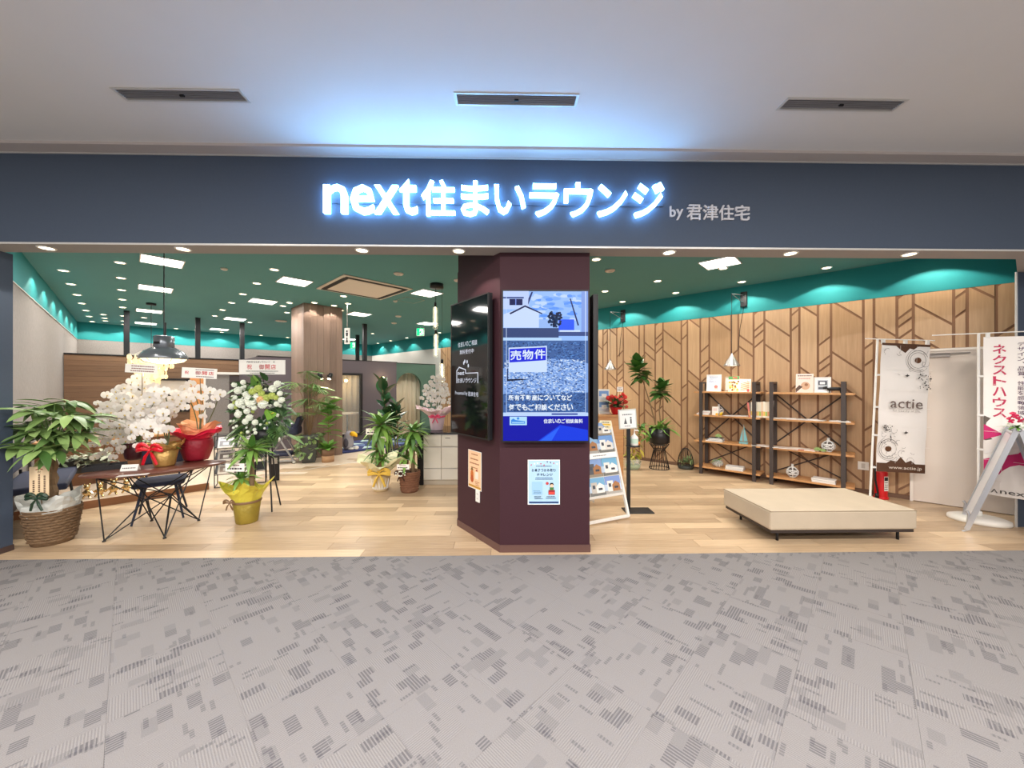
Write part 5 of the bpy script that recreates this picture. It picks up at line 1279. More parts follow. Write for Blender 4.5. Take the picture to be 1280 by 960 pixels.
# -------- fiddle-leaf fig on a wire stand, right
pB = G(824, 7.02)
t = thing('fig_tree', 'leafy fig tree in a black pot on a wire plant stand by the wood wall', 'potted plant', pB, 0)
for k in range(22):
    a = 2*PI*k/22; mb().tube([(.18*math.cos(a), .18*math.sin(a), .005), (.10*math.cos(a+.1), .10*math.sin(a+.1), .36), (.17*math.cos(a+.2), .17*math.sin(a+.2), .46)], .005, 5).build('stand_wire', M_black, t)
for z, r_ in ((.006, .18), (.36, .105), (.46, .172)): mb().tube([(r_*math.cos(2*PI*i/24), r_*math.sin(2*PI*i/24), z) for i in range(24)], .007, 5, close=True).build('stand_ring', M_black, t)
pot(t, [(.10, .45), (.19, .50), (.19, .76), (.18, .76), (.17, .7)], mat('satin_black_pot', (24, 24, 28), .4)); mb(True).lathe([(.001, .73), (.18, .73)], 16, cap=False).build('soil', M_soil, t)
def fig2(a, b, c, n, L):
    mb().tube([a, b, c], [.014, .011, .008], 8).build('stem', M_trunk, t); a, b, c = map(Vector, (a, b, c))
    for k in range(n):
        f = k/(n-1); q = b.lerp(c, .62+.38*f) if n else c; az = k*2.4+.4; leaf_at(t, leaf_mesh(M_ficus2, .62, .2, .2), q, az, -.5+1.6*f, L*rl.uniform(.8, 1.1), rl.uniform(-.4, .4))
fig2((-.04, 0, .72), (-.18, 0, 1.25), (-.42, 0, 1.98), 34, .26); fig2((.04, 0, .72), (0, 0, 1.1), (.06, 0, 1.55), 26, .24)
for k in range(60): leaf_at(t, leaf_mesh(M_leafy, .16, .5), Vector((rl.uniform(-.12, .12), rl.uniform(-.12, .1), .76)), rl.uniform(0, 2*PI), rl.uniform(-.1, 1.2), rl.uniform(.16, .32))
for k in range(30): leaf_at(t, leaf_mesh(M_drac, .5, .4), Vector((-.2-rl.random()*.22, rl.uniform(-.12, .1), .72+rl.uniform(-.14, .16))), rl.uniform(0, 2*PI), rl.uniform(-.6, .6), rl.uniform(.1, .16))
# wire lantern terrarium on the floor
pB = G(857, 7.0)
t = thing('wire_terrarium', 'small wire cage terrarium with dry green sprigs on the floor beside the shelf', 'terrarium', pB, 0)
mb(True).lathe([(.12, 0), (.14, .03), (.13, .06)], 18).build('tray', mat('dark_tray', (62, 66, 62), .5), t)
for k in range(8): a = PI*k/8; mb().tube([(.14*math.cos(a)*math.cos(q), .14*math.sin(a)*math.cos(q), .05+.34*math.sin(q)) for q in [PI*j/12 for j in range(13)]], .004, 5).build('cage_wire', M_black, t)
for k in range(40): leaf_at(t, leaf_mesh(M_ivy, .3, .3), Vector((rl.uniform(-.06, .1), rl.uniform(-.08, .06), .06+rl.random()*.14)), rl.uniform(0, 2*PI), rl.uniform(.1, 1.3), rl.uniform(.08, .14))
pB = G(791, 6.95)
t = thing('vine_planter', 'trailing yellow-green plant in a glass jar behind the sanitiser stand', 'potted plant', pB, 0)
mb(True).lathe([(.10, .0), (.14, .04), (.15, .14), (.12, .2)], 18, cap=False).build('jar', M_glass, t); mb(True).lathe([(.001, .004), (.10, .004), (.13, .05), (.13, .09), (.001, .09)], 16, cap=False).build('moss', M_ivy, t)
mb().tube([(0, 0, .08), (.0, 0, .4), (.06, 0, .62)], .008, 6).build('stem', M_trunk, t)
M_yg = mat('yellow_green_leaf', (120, 140, 40), .45, rnd=.7, rgb2=(196, 176, 70))
for k in range(50): leaf_at(t, leaf_mesh(M_yg, .4, .5), Vector((rl.uniform(-.12, .12), rl.uniform(-.1, .1), .12+rl.random()*.5)), rl.uniform(0, 2*PI), rl.uniform(-.7, .6), rl.uniform(.09, .16))
for k in range(4): mb(True).ball((.06+.03*math.cos(k*1.6), -.06, .50+.03*math.sin(k*1.6)), .03, 8, 6).build('orange_blossom', mat('orange_petal', (232, 130, 40), .5), t)

# ------------------------------------------------------------------ oval wire-base table and what stands on it
tc = Vector((-3.885, 4.235, 0)); ta = .62; ZT = .66
t = thing('oval_table', 'oval dark wood table on a black wire rod base at the left front', 'table', tc, ta)
M_ttop = mat('mahogany_top', (104, 62, 50), .3, var=.5, vscale=5, stretch=(1, 12, 1))
mb(True).lathe([(.50, ZT-.028), (.565, ZT-.014), (.57, ZT-.004), (.565, ZT)], 44, sx=1.06, sy=.52).build('table_top', M_ttop, t)
feet = [Vector((-4.06, 3.83, 0)), Vector((-3.52, 3.90, 0)), Vector((-3.58, 4.40, 0)), Vector((-4.12, 4.40, 0))]
inv = Matrix.Rotation(-ta, 3, 'Z')
fl_ = [inv@(f-tc) for f in feet]
tops = [Vector((-.46, -.09, ZT-.03)), Vector((.30, -.14, ZT-.03)), Vector((.46, .09, ZT-.03)), Vector((-.30, .14, ZT-.03))]
hub = [Vector((-.10, -.05, .33)), Vector((.10, -.05, .33)), Vector((.10, .05, .33)), Vector((-.10, .05, .33))]
for k in range(4):
    f = fl_[k].copy(); f.z = .012
    for q, nm in ((tops[k], 'rod'), (hub[k], 'rod'), (hub[(k+1) % 4], 'rod'), (hub[(k+3) % 4], 'rod')):
        mb().tube([f, q], .0065, 6).build(nm, M_black, t)
    mb().tube([hub[k], tops[k]], .0065, 6).build('rod', M_black, t); mb().tube([hub[k], tops[(k+2) % 4]], .0065, 6).build('rod', M_black, t)
    mb().tube([hub[k], hub[(k+1) % 4]], .0065, 6).build('rod', M_black, t)
    mb(True).lathe([(.016, 0), (.014, .012), (.008, .016)], 10, (f.x, f.y, 0)).build('foot', M_black, t)
def ontab(u, v): 
    r_ = dp(u, v, 1)-Vector((0, 0, HC)); k_ = (ZT+.001-HC)/r_.z; return Vector((r_.x*k_, r_.y*k_, ZT+.001))

# tray, papers, name card
t = thing('paper_tray', 'black open tray with papers at the left end of the oval table', 'tray', ontab(132, 586), ta+.05)
m = mb(); m.b2((-.16, -.10, 0), (.16, .10, .006)); m.build('base', M_blacksoft, t)
for a, b in (((-.16, -.10, .006), (.16, -.094, .05)), ((-.16, .094, .006), (.16, .10, .05)), ((-.16, -.094, .006), (-.154, .094, .05)), ((.154, -.094, .006), (.16, .094, .05)), ((.02, -.094, .006), (.026, .094, .05))): mb().b2(a, b).build('side', M_blacksoft, t)
o = mb().b2((-.145, -.085, .008), (.01, .085, .014)).build('paper', M_whitemet, t); P = Print(0); 
mb().b2((-.13, -.07, .0142), (-.03, .02, .0146)).build('printed_block', mat('pink_print', (226, 150, 160), .6), t); mb().b2((.04, -.08, .008), (.14, .07, .016)).build('paper', M_whitemet, t)
t = thing('name_card', 'folded white name card standing on the oval table', 'card', ontab(163, 588), .25)
m = mb(); m.prism([(-.075, -.03, 0), (-.075, .03, 0), (-.075, 0, .065)], (.15, 0, 0)); m.build('card', M_whitemet, t)
P = Print(-.0305, 0); P.lines((90, 90, 90), -.06, .06, .018, .04, 1, .05); P.v = [(x, -.0305+z*.46-.001, z) for x, y, z in P.v]; P.build('print', INK, t)
t = thing('paper_sheet', 'loose white sheet near the front rim of the oval table', 'paper', ontab(166, 594), .45)
mb().b2((-.12, -.035, 0), (.12, .045, .001)).build('sheet', M_whitemet, t); mb().b2((-.1, -.01, .0011), (.05, .03, .0013)).build('print', mat('faint_print', (206, 206, 210), .6), t)

# orchids
M_petal = mat('orchid_petal', (218, 213, 208), .55, rnd=.5, rgb2=(240, 236, 230)); M_lip = mat('orchid_lip', (214, 190, 120), .5); M_ostem = mat('orchid_stem', (84, 92, 50), .5)
def blossom_mesh(m_, lip):
    b = mb(True)
    def petal(a, L, wd, lift, bend):
        vs_ = [(0, 0, 0)]; n = 7
        for i in range(n):
            q = -PI*.5+PI*i/(n-1); r_ = L*(.52+.48*math.cos(q)); vs_.append((L*.5+L*.5*math.sin(q+PI/2)*1.0 if 0 else L*(.55+.45*math.cos(q)), wd*math.sin(q), lift+bend*abs(math.sin(q))))
        ca, sa = math.cos(a), math.sin(a); vs_ = [(x*ca-y*sa, -z, x*sa+y*ca) for x, y, z in vs_]
        b.add(vs_, [(0, i+1, i+2) for i in range(n-1)])
    for a in (0.15, PI-.15): petal(a, 1.0, .62, .10, -.12)
    b2_ = [(PI/2, .9, .36), (-PI/2-.75, .85, .32), (-PI/2+.75, .85, .32)]
    for a, L, wd in b2_: petal(a, L, wd, .02, -.08)
    b.cur = 1; b.ball((0, -.16, -.14), (.15, .16, .17), 6, 4)
    return b.mesh('blossom', [m_, lip])
ORCH = blossom_mesh(M_petal, M_lip)
ro = random.Random(8)
def orchid_stem(t, base, apex, tip, n, r=.05, face=(0, -1), zig=.045):
    base, apex, tip = Vector(base), Vector(apex), Vector(tip)
    ctl = apex+(apex-base)*.12; pts = []
    for i in range(6): pts.append(base.lerp(apex, i/5)+Vector((0, .05*math.sin(PI*i/5), 0)))
    arch = []
    for i in range(1, 9): u = i/8; q = apex.lerp(tip, u)+Vector((0, 0, .05*math.sin(PI*u))); pts.append(q)
    mb().tube(pts, [.006]*6+[.004]*8, 5).build('flower_stem', M_ostem, t)
    for k in range(n):
        u = k/(max(1, n-1)); q = apex.lerp(tip, u)+Vector((0, 0, .05*math.sin(PI*u)))
        d_ = (tip-apex).normalized(); side = Vector((d_.z, 0, -d_.x)).normalized() if abs(d_.z)+abs(d_.x) > 1e-4 else Vector((1, 0, 0))
        q = q+side*zig*(1 if k % 2 else -1)+Vector((ro.uniform(-.01, .01), -.03-ro.random()*.03, ro.uniform(-.01, .01)))
        o = inst(ORCH, 'blossom', t); rr_ = r*ro.uniform(.85, 1.1)*(1 if u < .85 else .75)
        yaw = math.atan2(face[1], face[0])+PI/2+ro.uniform(-.5, .5)
        o.matrix_local = Matrix.Translation(q)@Matrix.Rotation(yaw, 4, 'Z')@Matrix.Rotation(ro.uniform(-.1, .45), 4, 'X')@Matrix.Rotation(ro.uniform(-.25, .25), 4, 'Y')@Matrix.Diagonal((rr_, rr_, rr_, 1))
def rel(t, u, v, d): return dp(u, v, d)-t.location
FACE = (.55, -.83)
def oleaves(t, z, n=5, L=.18):
    for k in range(n): leaf_at(t, leaf_mesh(M_ficus2, .34, .5, .25), Vector((0, 0, z)), k*2.4, .5, L)
# maroon pot
pM = ontab(170, 574)
t = thing('orchid_pot', 'large cascading white orchid in a dark maroon wrapped pot on the oval table', 'orchid', pM, 0)
M_mar = mat('maroon_wrap', (66, 12, 24), .35, var=.5, vscale=10, bump=.6, bscale=18)
pot(t, [(.085, 0), (.10, .02), (.135, .21), (.125, .215), (.11, .18)], M_mar, 'wrapped_pot', wob=.02); oleaves(t, .2); D0 = pM.dot(FW)
for (ua, va), (ub, vb), n in (((183, 473), (150, 505), 9), ((166, 487), (128, 512), 9), ((158, 500), (122, 535), 9), ((178, 494), (140, 545), 12), ((150, 520), (126, 572), 10), ((186, 512), (150, 562), 11), ((140, 512), (124, 555), 8), ((192, 482), (176, 520), 8), ((174, 505), (160, 560), 10), ((168, 520), (142, 570), 9)):
    orchid_stem(t, (0, .02, .2), rel(t, ua, va, D0-.02+ro.uniform(-.05, .04)), rel(t, ub, vb, D0-.12+ro.uniform(-.05, .03)), n, .060, FACE)
mb(True).ball(rel(t, 123, 552, D0-.15), (.03, .02, .03), 8, 6).build('pink_bud', mat('pink_bud', (236, 170, 176), .5), t)
# plaques on stiff stalks
def stalk_plaque(label, u, v, d, w, h, foot_, rot, red):
    p = dp(u, v, d); t = thing('congratulation_plaque', label, 'plaque', foot_, 0); q = p-Vector(foot_)
    o = mb().b2((-w/2, -.003, -h/2), (w/2, .003, h/2)).build('board', M_whitemet, t); o.location = q; o.rotation_euler = (0, rot, .25)
    P = Print(-.0035, .0002)
    if red == 2:
        P.text((190, 40, 50), '祝', -w*.33, -w*.22, -h*.12, h*.2, .012)
        for i, ch in enumerate('御開店'): P.text((190, 40, 50), ch, -w*.10+w*.15*i, w*.02+w*.15*i, -h*.12, h*.2, .03)
        for i, ch in enumerate('next住まいラウンジ'): P.text((60, 50, 60), ch, -w*.33+w*.058*i, -w*.285+w*.058*i, h*.3, h*.42, .02)
        P.text((60, 50, 60), '様', w*.27, w*.32, h*.3, h*.43, .02); P.lines((70, 60, 70), -w*.36, w*.36, -h*.28, -h*.16, 1, .05); P.lines((70, 60, 70), -w*.26, w*.3, -h*.45, -h*.32, 1, .05)
    elif red == 1:
        P.text((190, 40, 50), '祝', -w*.42, -w*.30, -h*.14, h*.18, .012)
        for i, ch in enumerate('御開店'): P.text((190, 40, 50), ch, -w*.12+w*.19*i, w*.03+w*.19*i, -h*.16, h*.2, .012)
        P.lines((80, 60, 90), -w*.12, w*.42, h*.25, h*.42, 1, .05); P.lines((80, 60, 70), -w*.1, w*.42, -h*.42, -h*.24, 1, .05)
    else: P.lines((120, 60, 60), -w*.34, w*.44, -h*.42, h*.42, 3, .1)
    P.build('print', INK, o)
    mb().tube([(0, 0, 0), q+Vector((0, .008, -h*.3))], .004, 5).build('stalk', M_trunk, t)
stalk_plaque('pale pink congratulation plaque standing left above the white orchids', 177, 461, 4.36, .31, .10, pM+Vector((.02, .05, .2)), .06, 0)
# gold pot
pGo = ontab(206, 582)
t = thing('orchid_pot', 'white orchid in a gold foil pot tied with a shiny red bow', 'orchid', pGo, 0)
M_gold = mat('gold_foil', (186, 148, 84), .35, .45, var=.5, vscale=14, bump=.8, bscale=26)
pot(t, [(.085, 0), (.095, .015), (.125, .18), (.115, .185), (.1, .15)], M_gold, 'wrapped_pot', wob=.03); collar(t, 'foil_collar', M_gold, .115, .16, .17, .25, 24, .12, 4, 3)
ribbon(t, (-.045, -.12, .20), mat('red_satin', (214, 24, 44), .3), .14); oleaves(t, .18); D0 = pGo.dot(FW)
for (ua, va), (ub, vb), n in (((205, 488), (185, 520), 8), ((196, 500), (176, 548), 10), ((207, 508), (196, 552), 9), ((204, 520), (212, 548), 6), ((190, 515), (182, 555), 8)):
    orchid_stem(t, (0, .02, .18), rel(t, ua, va, D0), rel(t, ub, vb, D0-.1), n, .058, FACE)
# red pot
pR = ontab(246, 574.5)
t = thing('orchid_pot', 'white orchid in crimson and orange wrapping paper on the oval table', 'orchid', pR, 0)
M_crim = mat('crimson_wrap', (140, 10, 36), .5, var=.5, vscale=9, bump=1, bscale=14); M_oran = mat('orange_tissue', (238, 156, 112), .6, var=.4, vscale=8, bump=.4, bscale=16); M_crimE = mat('bright_red_sheet', (226, 26, 66), .4)
pot(t, [(.115, 0), (.13, .03), (.165, .16), (.16, .24), (.145, .28), (.13, .25)], M_crim, 'wrapped_pot', wob=.02)
collar(t, 'red_collar', M_crimE, .14, .26, .27, .36, 26, .10, 2, 4); collar(t, 'orange_collar', M_oran, .13, .27, .19, .44, 26, .10, 6, 3); oleaves(t, .28); D0 = pR.dot(FW)
for (ua, va), (ub, vb), n in (((250, 481), (216, 512), 9), ((232, 490), (208, 532), 9), ((244, 494), (228, 515), 6), ((275, 489), (253, 518), 7)):
    orchid_stem(t, (0, .02, .27), rel(t, ua, va, D0), rel(t, ub, vb, D0-.08), n, .060, FACE)
stalk_plaque('small white plaque with red congratulation characters above the crimson orchid pot', 249.5, 466.5, 4.5, .36, .125, pR+Vector((.03, .03, .28)), .05, 1)

# chair behind the table
t = thing('side_chair', 'navy padded side chair behind the oval table', 'chair', (-4.16, 4.56, 0), .64)
M_navy = mat('navy_fabric', (44, 50, 74), .85, var=.3, vscale=30)
mb().b2((-.23, -.22, .40), (.23, .22, .455)).build('seat', M_navy, t, bevel=.025); b_ = mb().b2((-.2, -.02, 0), (.2, .02, .22)).build('backrest', M_navy, t, bevel=.02); b_.location = (0, .24, .60); b_.rotation_euler = (-.2, 0, 0)
for x in (-1, 1):
    mb().tube([(x*.14, -.12, .40), (x*.22, -.24, 0)], [.016, .010], 8).build('leg', mat('dark_blue_steel', (34, 44, 66), .4, .3), t); mb().tube([(x*.14, .12, .40), (x*.22, .26, 0)], [.016, .010], 8).build('leg', MATS['dark_blue_steel'], t)
    mb().tube([(x*.15, .2, .42), (x*.15, .26, .62)], .010, 6).build('back_support', MATS['dark_blue_steel'], t)

# ------------------------------------------------------------------ pendants on the left
pD = dp(205, 480, 4.7); t = thing('dome_pendant', 'grey industrial dome pendant lamp above the white orchids', 'pendant lamp', (pD.x, pD.y, 1.80), 0)
M_gun = mat('gunmetal', (120, 126, 134), .25, .45)
z0 = 1.80
mb(True).lathe([(.232, .115), (.236, .125), (.228, .16), (.19, .215), (.125, .255), (.1, .265)], 30, cap=False).build('dome', M_gun, t)
mb(True).lathe([(.1, .265), (.102, .27), (.102, .40), (.09, .41), (.02, .415)], 22, cap=False).build('housing', M_gun, t)
mb().b2((-.035, -.104, .30), (.035, -.096, .33)).build('badge', M_blacksoft, t)
mb(True).lathe([(.228, .118), (.19, .085), (.09, .062), (.001, .058)], 26, cap=False).build('glass_bowl', mat('lit_ribbed_glass', (255, 236, 190), .3, emit=1.5, ecol=(255, 232, 180)), t)
for k in range(12): a = 2*PI*k/12; mb().tube([(.23*math.cos(a), .23*math.sin(a), .116), (.192*math.cos(a), .192*math.sin(a), .08), (.09*math.cos(a), .09*math.sin(a), .056)], .003, 4).build('guard_wire', M_gun, t)
mb().tube([(0, 0, .40), (0, 0, ZC-z0)], .006, 6).build('cord', M_black, t); mb(True).lathe([(.06, ZC-z0-.03), (.06, ZC-z0)], 14).build('canopy', M_black, t)
mb().tube([(.018, 0, .40), (.02, 0, .58)], .008, 6).build('cord_clip', M_black, t)
L = bpy.data.lights.new('dome_lamp', 'POINT'); L.energy = 10; L.color = (1, .88, .66); L.shadow_soft_size = .1; o = bpy.data.objects.new('dome_lamp', L); link(o, t); o.location = (0, 0, .02)
pC = W(.353, 10.99); t = thing('shell_chandelier', 'glowing chandelier of hanging shell discs behind the grey dome pendant', 'chandelier', (pC.x, pC.y, 1.62), 0)
M_shell = mat('lit_shell', (250, 232, 190), .4, emit=.22, ecol=(255, 232, 180))
disc = mb().lathe([(.052, -.002), (.052, .002)], 10).mesh('shell_disc', M_shell)
mb().tube([(0, 0, .6), (0, 0, ZC-1.62)], .005, 6).build('cord', M_black, t); mb(True).lathe([(.08, ZC-1.62-.04), (.08, ZC-1.62)], 14).build('canopy', M_black, t)
for tier, (r_, n_, zt2, rows) in enumerate(((.34, 16, .60, 3), (.24, 12, .54, 5), (.13, 8, .50, 6))):
    mb().tube([(r_*math.cos(2*PI*i/20), r_*math.sin(2*PI*i/20), zt2) for i in range(20)], .006, 5, close=True).build('ring', M_edge, t)
    for k in range(n_):
        a = 2*PI*k/n_
        for j in range(rows):
            o = inst(disc, 'shell_disc', t); o.location = (r_*math.cos(a), r_*math.sin(a), zt2-.06-.085*j); o.rotation_euler = (PI/2, 0, a+PI/2+ro.uniform(-.6, .6))
for k in range(4): a = k*PI/2; mb().tube([(.34*math.cos(a), .34*math.sin(a), .60), (0, 0, .75)], .003, 4).build('hanger', M_edge, t)
L = bpy.data.lights.new('chandelier_lamp', 'POINT'); L.energy = 6; L.color = (1, .86, .62); L.shadow_soft_size = .1; o = bpy.data.objects.new('chandelier_lamp', L); link(o, t); o.location = (0, 0, .3)
# tube pendants by the pillar
pT = W(3.69, 5.34); t = thing('tube_pendant', 'cluster of three glass tube lamps hung from a black round canopy', 'pendant lamp', (pT.x, pT.y, ZC-.002), 0)
mb(True).lathe([(.115, -.07), (.115, 0)], 22).build('canopy', M_black, t)
M_tube = mat('lit_tube', (255, 240, 206), .3, emit=4, ecol=(255, 232, 186))
for x, y, za, zb in ((-.02, -.03, 2.92, 2.56), (-.02, .03, 2.46, 2.08), (.09, 0, 1.95, 1.62)):
    za -= ZC; zb -= ZC; mb().tube([(x, y, -.06), (x, y, za+.06)], .003, 5).build('cord', M_black, t)
    mb(True).lathe([(.022, za), (.022, za+.07), (.012, za+.08)], 10, (x, y, 0)).build('cap', M_black, t)
    g = mb(True).lathe([(.045, za), (.045, zb), (.03, zb-.02)], 14, (x, y, 0), cap=False).build('glass', M_glass, t); mb(True).lathe([(.014, za), (.014, zb+.02)], 8, (x, y, 0)).build('filament', M_tube, g)

# ------------------------------------------------------------------ congratulation flower stand
pF = Vector((-3.10, 4.86, 0)); t = thing('flower_stand', 'round white and green flower arrangement on a black tripod stand', 'flower stand', pF, 0)
for f in (Vector((-2.895, 4.66, 0)), Vector((-2.95, 4.93, 0)), Vector((-3.42, 4.95, 0))):
    q = f-pF; kn = Vector((q.x*.55+(.02 if q.x > 0 else 0), q.y*.55, .33)); mb().tube([q+Vector((0, 0, .006)), kn, Vector((q.x*.35, q.y*.35, .9))], .009, 6).build('leg', M_black, t)
mb(True).lathe([(.10, .86), (.15, .9), (.16, 1.0), (.001, 1.02)], 16).build('basket', M_black, t)
M_darkleaf = mat('florist_leaf', (36, 66, 40), .5, rnd=.8, rgb2=(92, 132, 76))
Dp = pF.dot(FW)
def R_(u, v, dd=0): return dp(u, v, Dp+dd)-pF
for k in range(270):
    a = ro.random()*2*PI; r_ = .38*math.sqrt(ro.random()); c = Vector((r_*math.cos(a)*.85-.05, -.02+ro.uniform(-.08, .12), 1.27+r_*math.sin(a)*1.05)); az = math.atan2(-.6+ro.uniform(-.5, .5), math.cos(a)+ro.uniform(-.4, .4))
    leaf_at(t, leaf_mesh(M_darkleaf, .42, .35), c, az, ro.uniform(-.8, .8)+math.sin(a)*.5, ro.uniform(.10, .18), ro.uniform(-.8, .8))
for k in range(34):
    a = ro.uniform(PI*1.05, PI*1.95); c = Vector((.30*math.cos(a)*ro.uniform(.5, 1)-.05, -.05, 1.18+.26*math.sin(a))); o = inst(lacy(), 'frond', t); ln = ro.uniform(.16, .26); o.matrix_local = Matrix.Translation(c)@Matrix.Rotation(math.atan2(-.5, math.cos(a)), 4, 'Z')@Matrix.Rotation(ro.uniform(.2, 1.2), 4, 'Y')@Matrix.Diagonal((ln, ln, ln, 1))
for u, v, L_ in ((312, 478, .26), (321, 474, .3), (326, 470, .28), (309, 482, .24), (356, 520, .3)): leaf_at(t, leaf_mesh(M_drac, .3, .2), R_(u, v+22, -.05), -PI/2+ro.uniform(-.4, .4) if u < 350 else -.1, 1.25 if u < 350 else -.3, L_)
def mum_mesh(m_, n=34):
    b = mb()
    for k in range(n):
        z = 1-1.25*(k+.5)/n; r_ = math.sqrt(max(0, 1-z*z)); a = k*2.39996; d_ = Vector((r_*math.cos(a), r_*math.sin(a), z)); e = d_.orthogonal().normalized()*.26; f_ = d_.cross(e).normalized()*.26
        b.add([d_*.35, d_*.85+e, d_*1.02, d_*.85-e], [(0, 1, 2, 3)]); b.add([d_*.35, d_*.85+f_, d_*1.02, d_*.85-f_], [(0, 1, 2, 3)])
    b.smooth = True; b.ball((0, 0, 0), .72, 8, 6); return b.mesh('flower', m_)
MUM = mum_mesh(M_whp); MUMO = mum_mesh(mat('peach_petal', (240, 206, 160), .5)); HYD = mum_mesh(mat('lime_petal', (206, 218, 130), .5))
for u, v, r_, me in ((301, 504, .062, MUM), (312, 499, .06, MUM), (314, 504, .062, MUM), (321, 497, .058, MUM), (329, 505, .062, MUM), (326, 500, .05, MUMO), (298, 488, .05, MUM), (308, 493, .042, MUM), (289, 508, .038, MUM), (341, 486, .05, MUM), (347, 480, .045, MUM), (304, 478, .034, MUM), (293, 481, .034, MUM), (298, 518, .045, MUM), (312, 522, .045, MUM), (309, 514, .04, MUM), (307, 527, .04, MUM), (319, 528, .038, MUM), (352, 500, .042, MUM), (350, 492, .036, MUM), (346, 505, .036, MUM), (294, 497, .03, MUM),
                   (316, 490, .048, HYD), (323, 486, .05, HYD), (333, 498, .05, HYD), (340, 495, .045, HYD), (327, 492, .042, HYD), (345, 497, .036, HYD), (318, 510, .034, MUM)):
    o = inst(me, 'flower', t); o.matrix_local = Matrix.Translation(R_(u, v, -.19+ro.uniform(-.02, .03)))@Matrix.Rotation(PI/2*.8, 4, 'X')@Matrix.Rotation(ro.random()*6, 4, 'Z')@Matrix.Diagonal((r_, r_, r_, 1))
for k in range(46):
    a = ro.random()*2*PI; r_ = .33*math.sqrt(ro.random()); q = ro.uniform(.012, .024); o = inst(MUM if k % 5 else HYD, 'flower', t)
    o.matrix_local = Matrix.Translation((r_*math.cos(a)-.04, -.17+ro.uniform(-.03, .05), 1.28+r_*math.sin(a)))@Matrix.Rotation(1.3, 4, 'X')@Matrix.Diagonal((q, q, q, 1))
leaf_at(t, leaf_mesh(mat('anthurium_green', (116, 160, 66), .25), .85, .25, .3), R_(330, 517, -.26), -.25, -.25, .20, -.9); leaf_at(t, leaf_mesh(MATS['anthurium_green'], .85, .25, .3), R_(339, 514, -.27), -1.2, -.5, .15, -.4)
mb().tube([R_(335, 519, -.3), R_(342, 516, -.33)], .006, 6).build('spadix', M_yel, t)
w, h = .56, .188
o = mb().b2((-w/2, -.004, -h/2), (w/2, .004, h/2)).build('signboard', M_whitemet, t); o.location = R_(328, 459, -.02); o.rotation_euler = (0, 0, .08)
P = Print(-.0045, .0002)
for i, ch in enumerate('祝 御開店'):
    if ch != ' ': P.text((196, 36, 50), ch, -.185+.073*i, -.125+.073*i, -.028, .036, .012)
for i, ch in enumerate('next住まいラウンジ'): P.text((60, 56, 64), ch, -.185+.026*i, -.164+.026*i, .056, .078, .015)
P.text((60, 56, 64), '様', .135, .158, .055, .079, .015); P.lines((70, 66, 74), -.2, .2, -.062, -.042, 1, .05); P.lines((70, 66, 74), -.15, .16, -.086, -.068, 1, .05)
P.build('lettering', INK, o)
mb().tube([R_(328, 465, 0)+Vector((0, .01, 0)), (0, .02, .95)], .007, 6).build('sign_stalk', M_black, t)

# ------------------------------------------------------------------ magazine rack
a_ = G(268, 5.66); b_ = G(332, 6.0); ang = math.atan2(b_.y-a_.y, b_.x-a_.x); wR = (b_-a_).length
t = thing('magazine_rack', 'black wire magazine rack with four sloping tiers behind the corn plant', 'magazine rack', (a_+b_)/2, ang)
for x in (-wR/2, wR/2):
    for y, zt2 in ((0, .80), (.30, .84)): mb().tube([(x, y, .006), (x, y, zt2)], .007, 6).build('upright', M_black, t)
    mb().tube([(x, 0, .80), (x, .30, .84)], .007, 6).build('side_bar', M_black, t); mb().tube([(x, 0, .008), (x, .30, .008)], .007, 6).build('side_bar', M_black, t)
mb().tube([(-wR/2, 0, .80), (wR/2, 0, .80)], .007, 6).build('rail', M_black, t); mb().tube([(-wR/2, 0, .008), (wR/2, 0, .008)], .007, 6).build('rail', M_black, t)
tiersz = (.60, .40, .20)
for z in tiersz:
    mb().tube([(-wR/2, -.0, z), (wR/2, 0, z)], .006, 6).build('rail', M_black, t); mb().tube([(-wR/2, .2, z+.2), (wR/2, .2, z+.2)], .005, 6).build('rail', M_black, t)
    s_ = mb().box((0, .07, z+.07), (wR, .18, .005), rx=.7).build('tier', M_black, t)
mag = 0
for r_, z in enumerate(tiersz):
    for k in range(3):
        x = -wR/2+.14+k*.25
        if x > wR/2-.1: continue
        lb = '%s magazine from the left on the %s tier of the black rack' % (ordn(k), ('top', 'middle', 'bottom')[r_])
        q = thing('magazine', lb, 'magazine', (a_+b_)/2+Matrix.Rotation(ang, 3, 'Z')@Vector((x, -.004, z+.012)), ang, 'magazines in the black rack'); q.rotation_euler = (-.75, 0, ang)
        mb().b2((-.105, -.006, 0), (.105, .0, .2)).build('pages', M_whitemet, q); P = Print(-.0062, .0002); P.rect(((226, 224, 226), (206, 200, 196), (232, 226, 218))[(k+r_) % 3], -.104, .001, .104, .199); P.rect(((150, 150, 160), (120, 110, 110), (176, 160, 150))[(k*2+r_) % 3], -.08, .03, .08, .13); P.rect((244, 244, 244), -.04, .05, .03, .1); P.lines((90, 80, 110), -.08, .08, .15, .185, 1, .2); P.build('cover', INK, q)
t = thing('dark_leaflet_case', 'small black case with a pale label at the right end of the rack', 'case', (a_+b_)/2+Matrix.Rotation(ang, 3, 'Z')@Vector((wR/2+.12, .1, 0)), ang)
mb().b2((-.07, -.05, .0), (.07, .06, .42)).build('body', M_blacksoft, t, bevel=.005); mb().b2((-.04, -.052, .28), (.04, -.0505, .38)).build('label_plate', mat('grey_label', (170, 166, 160), .5), t)

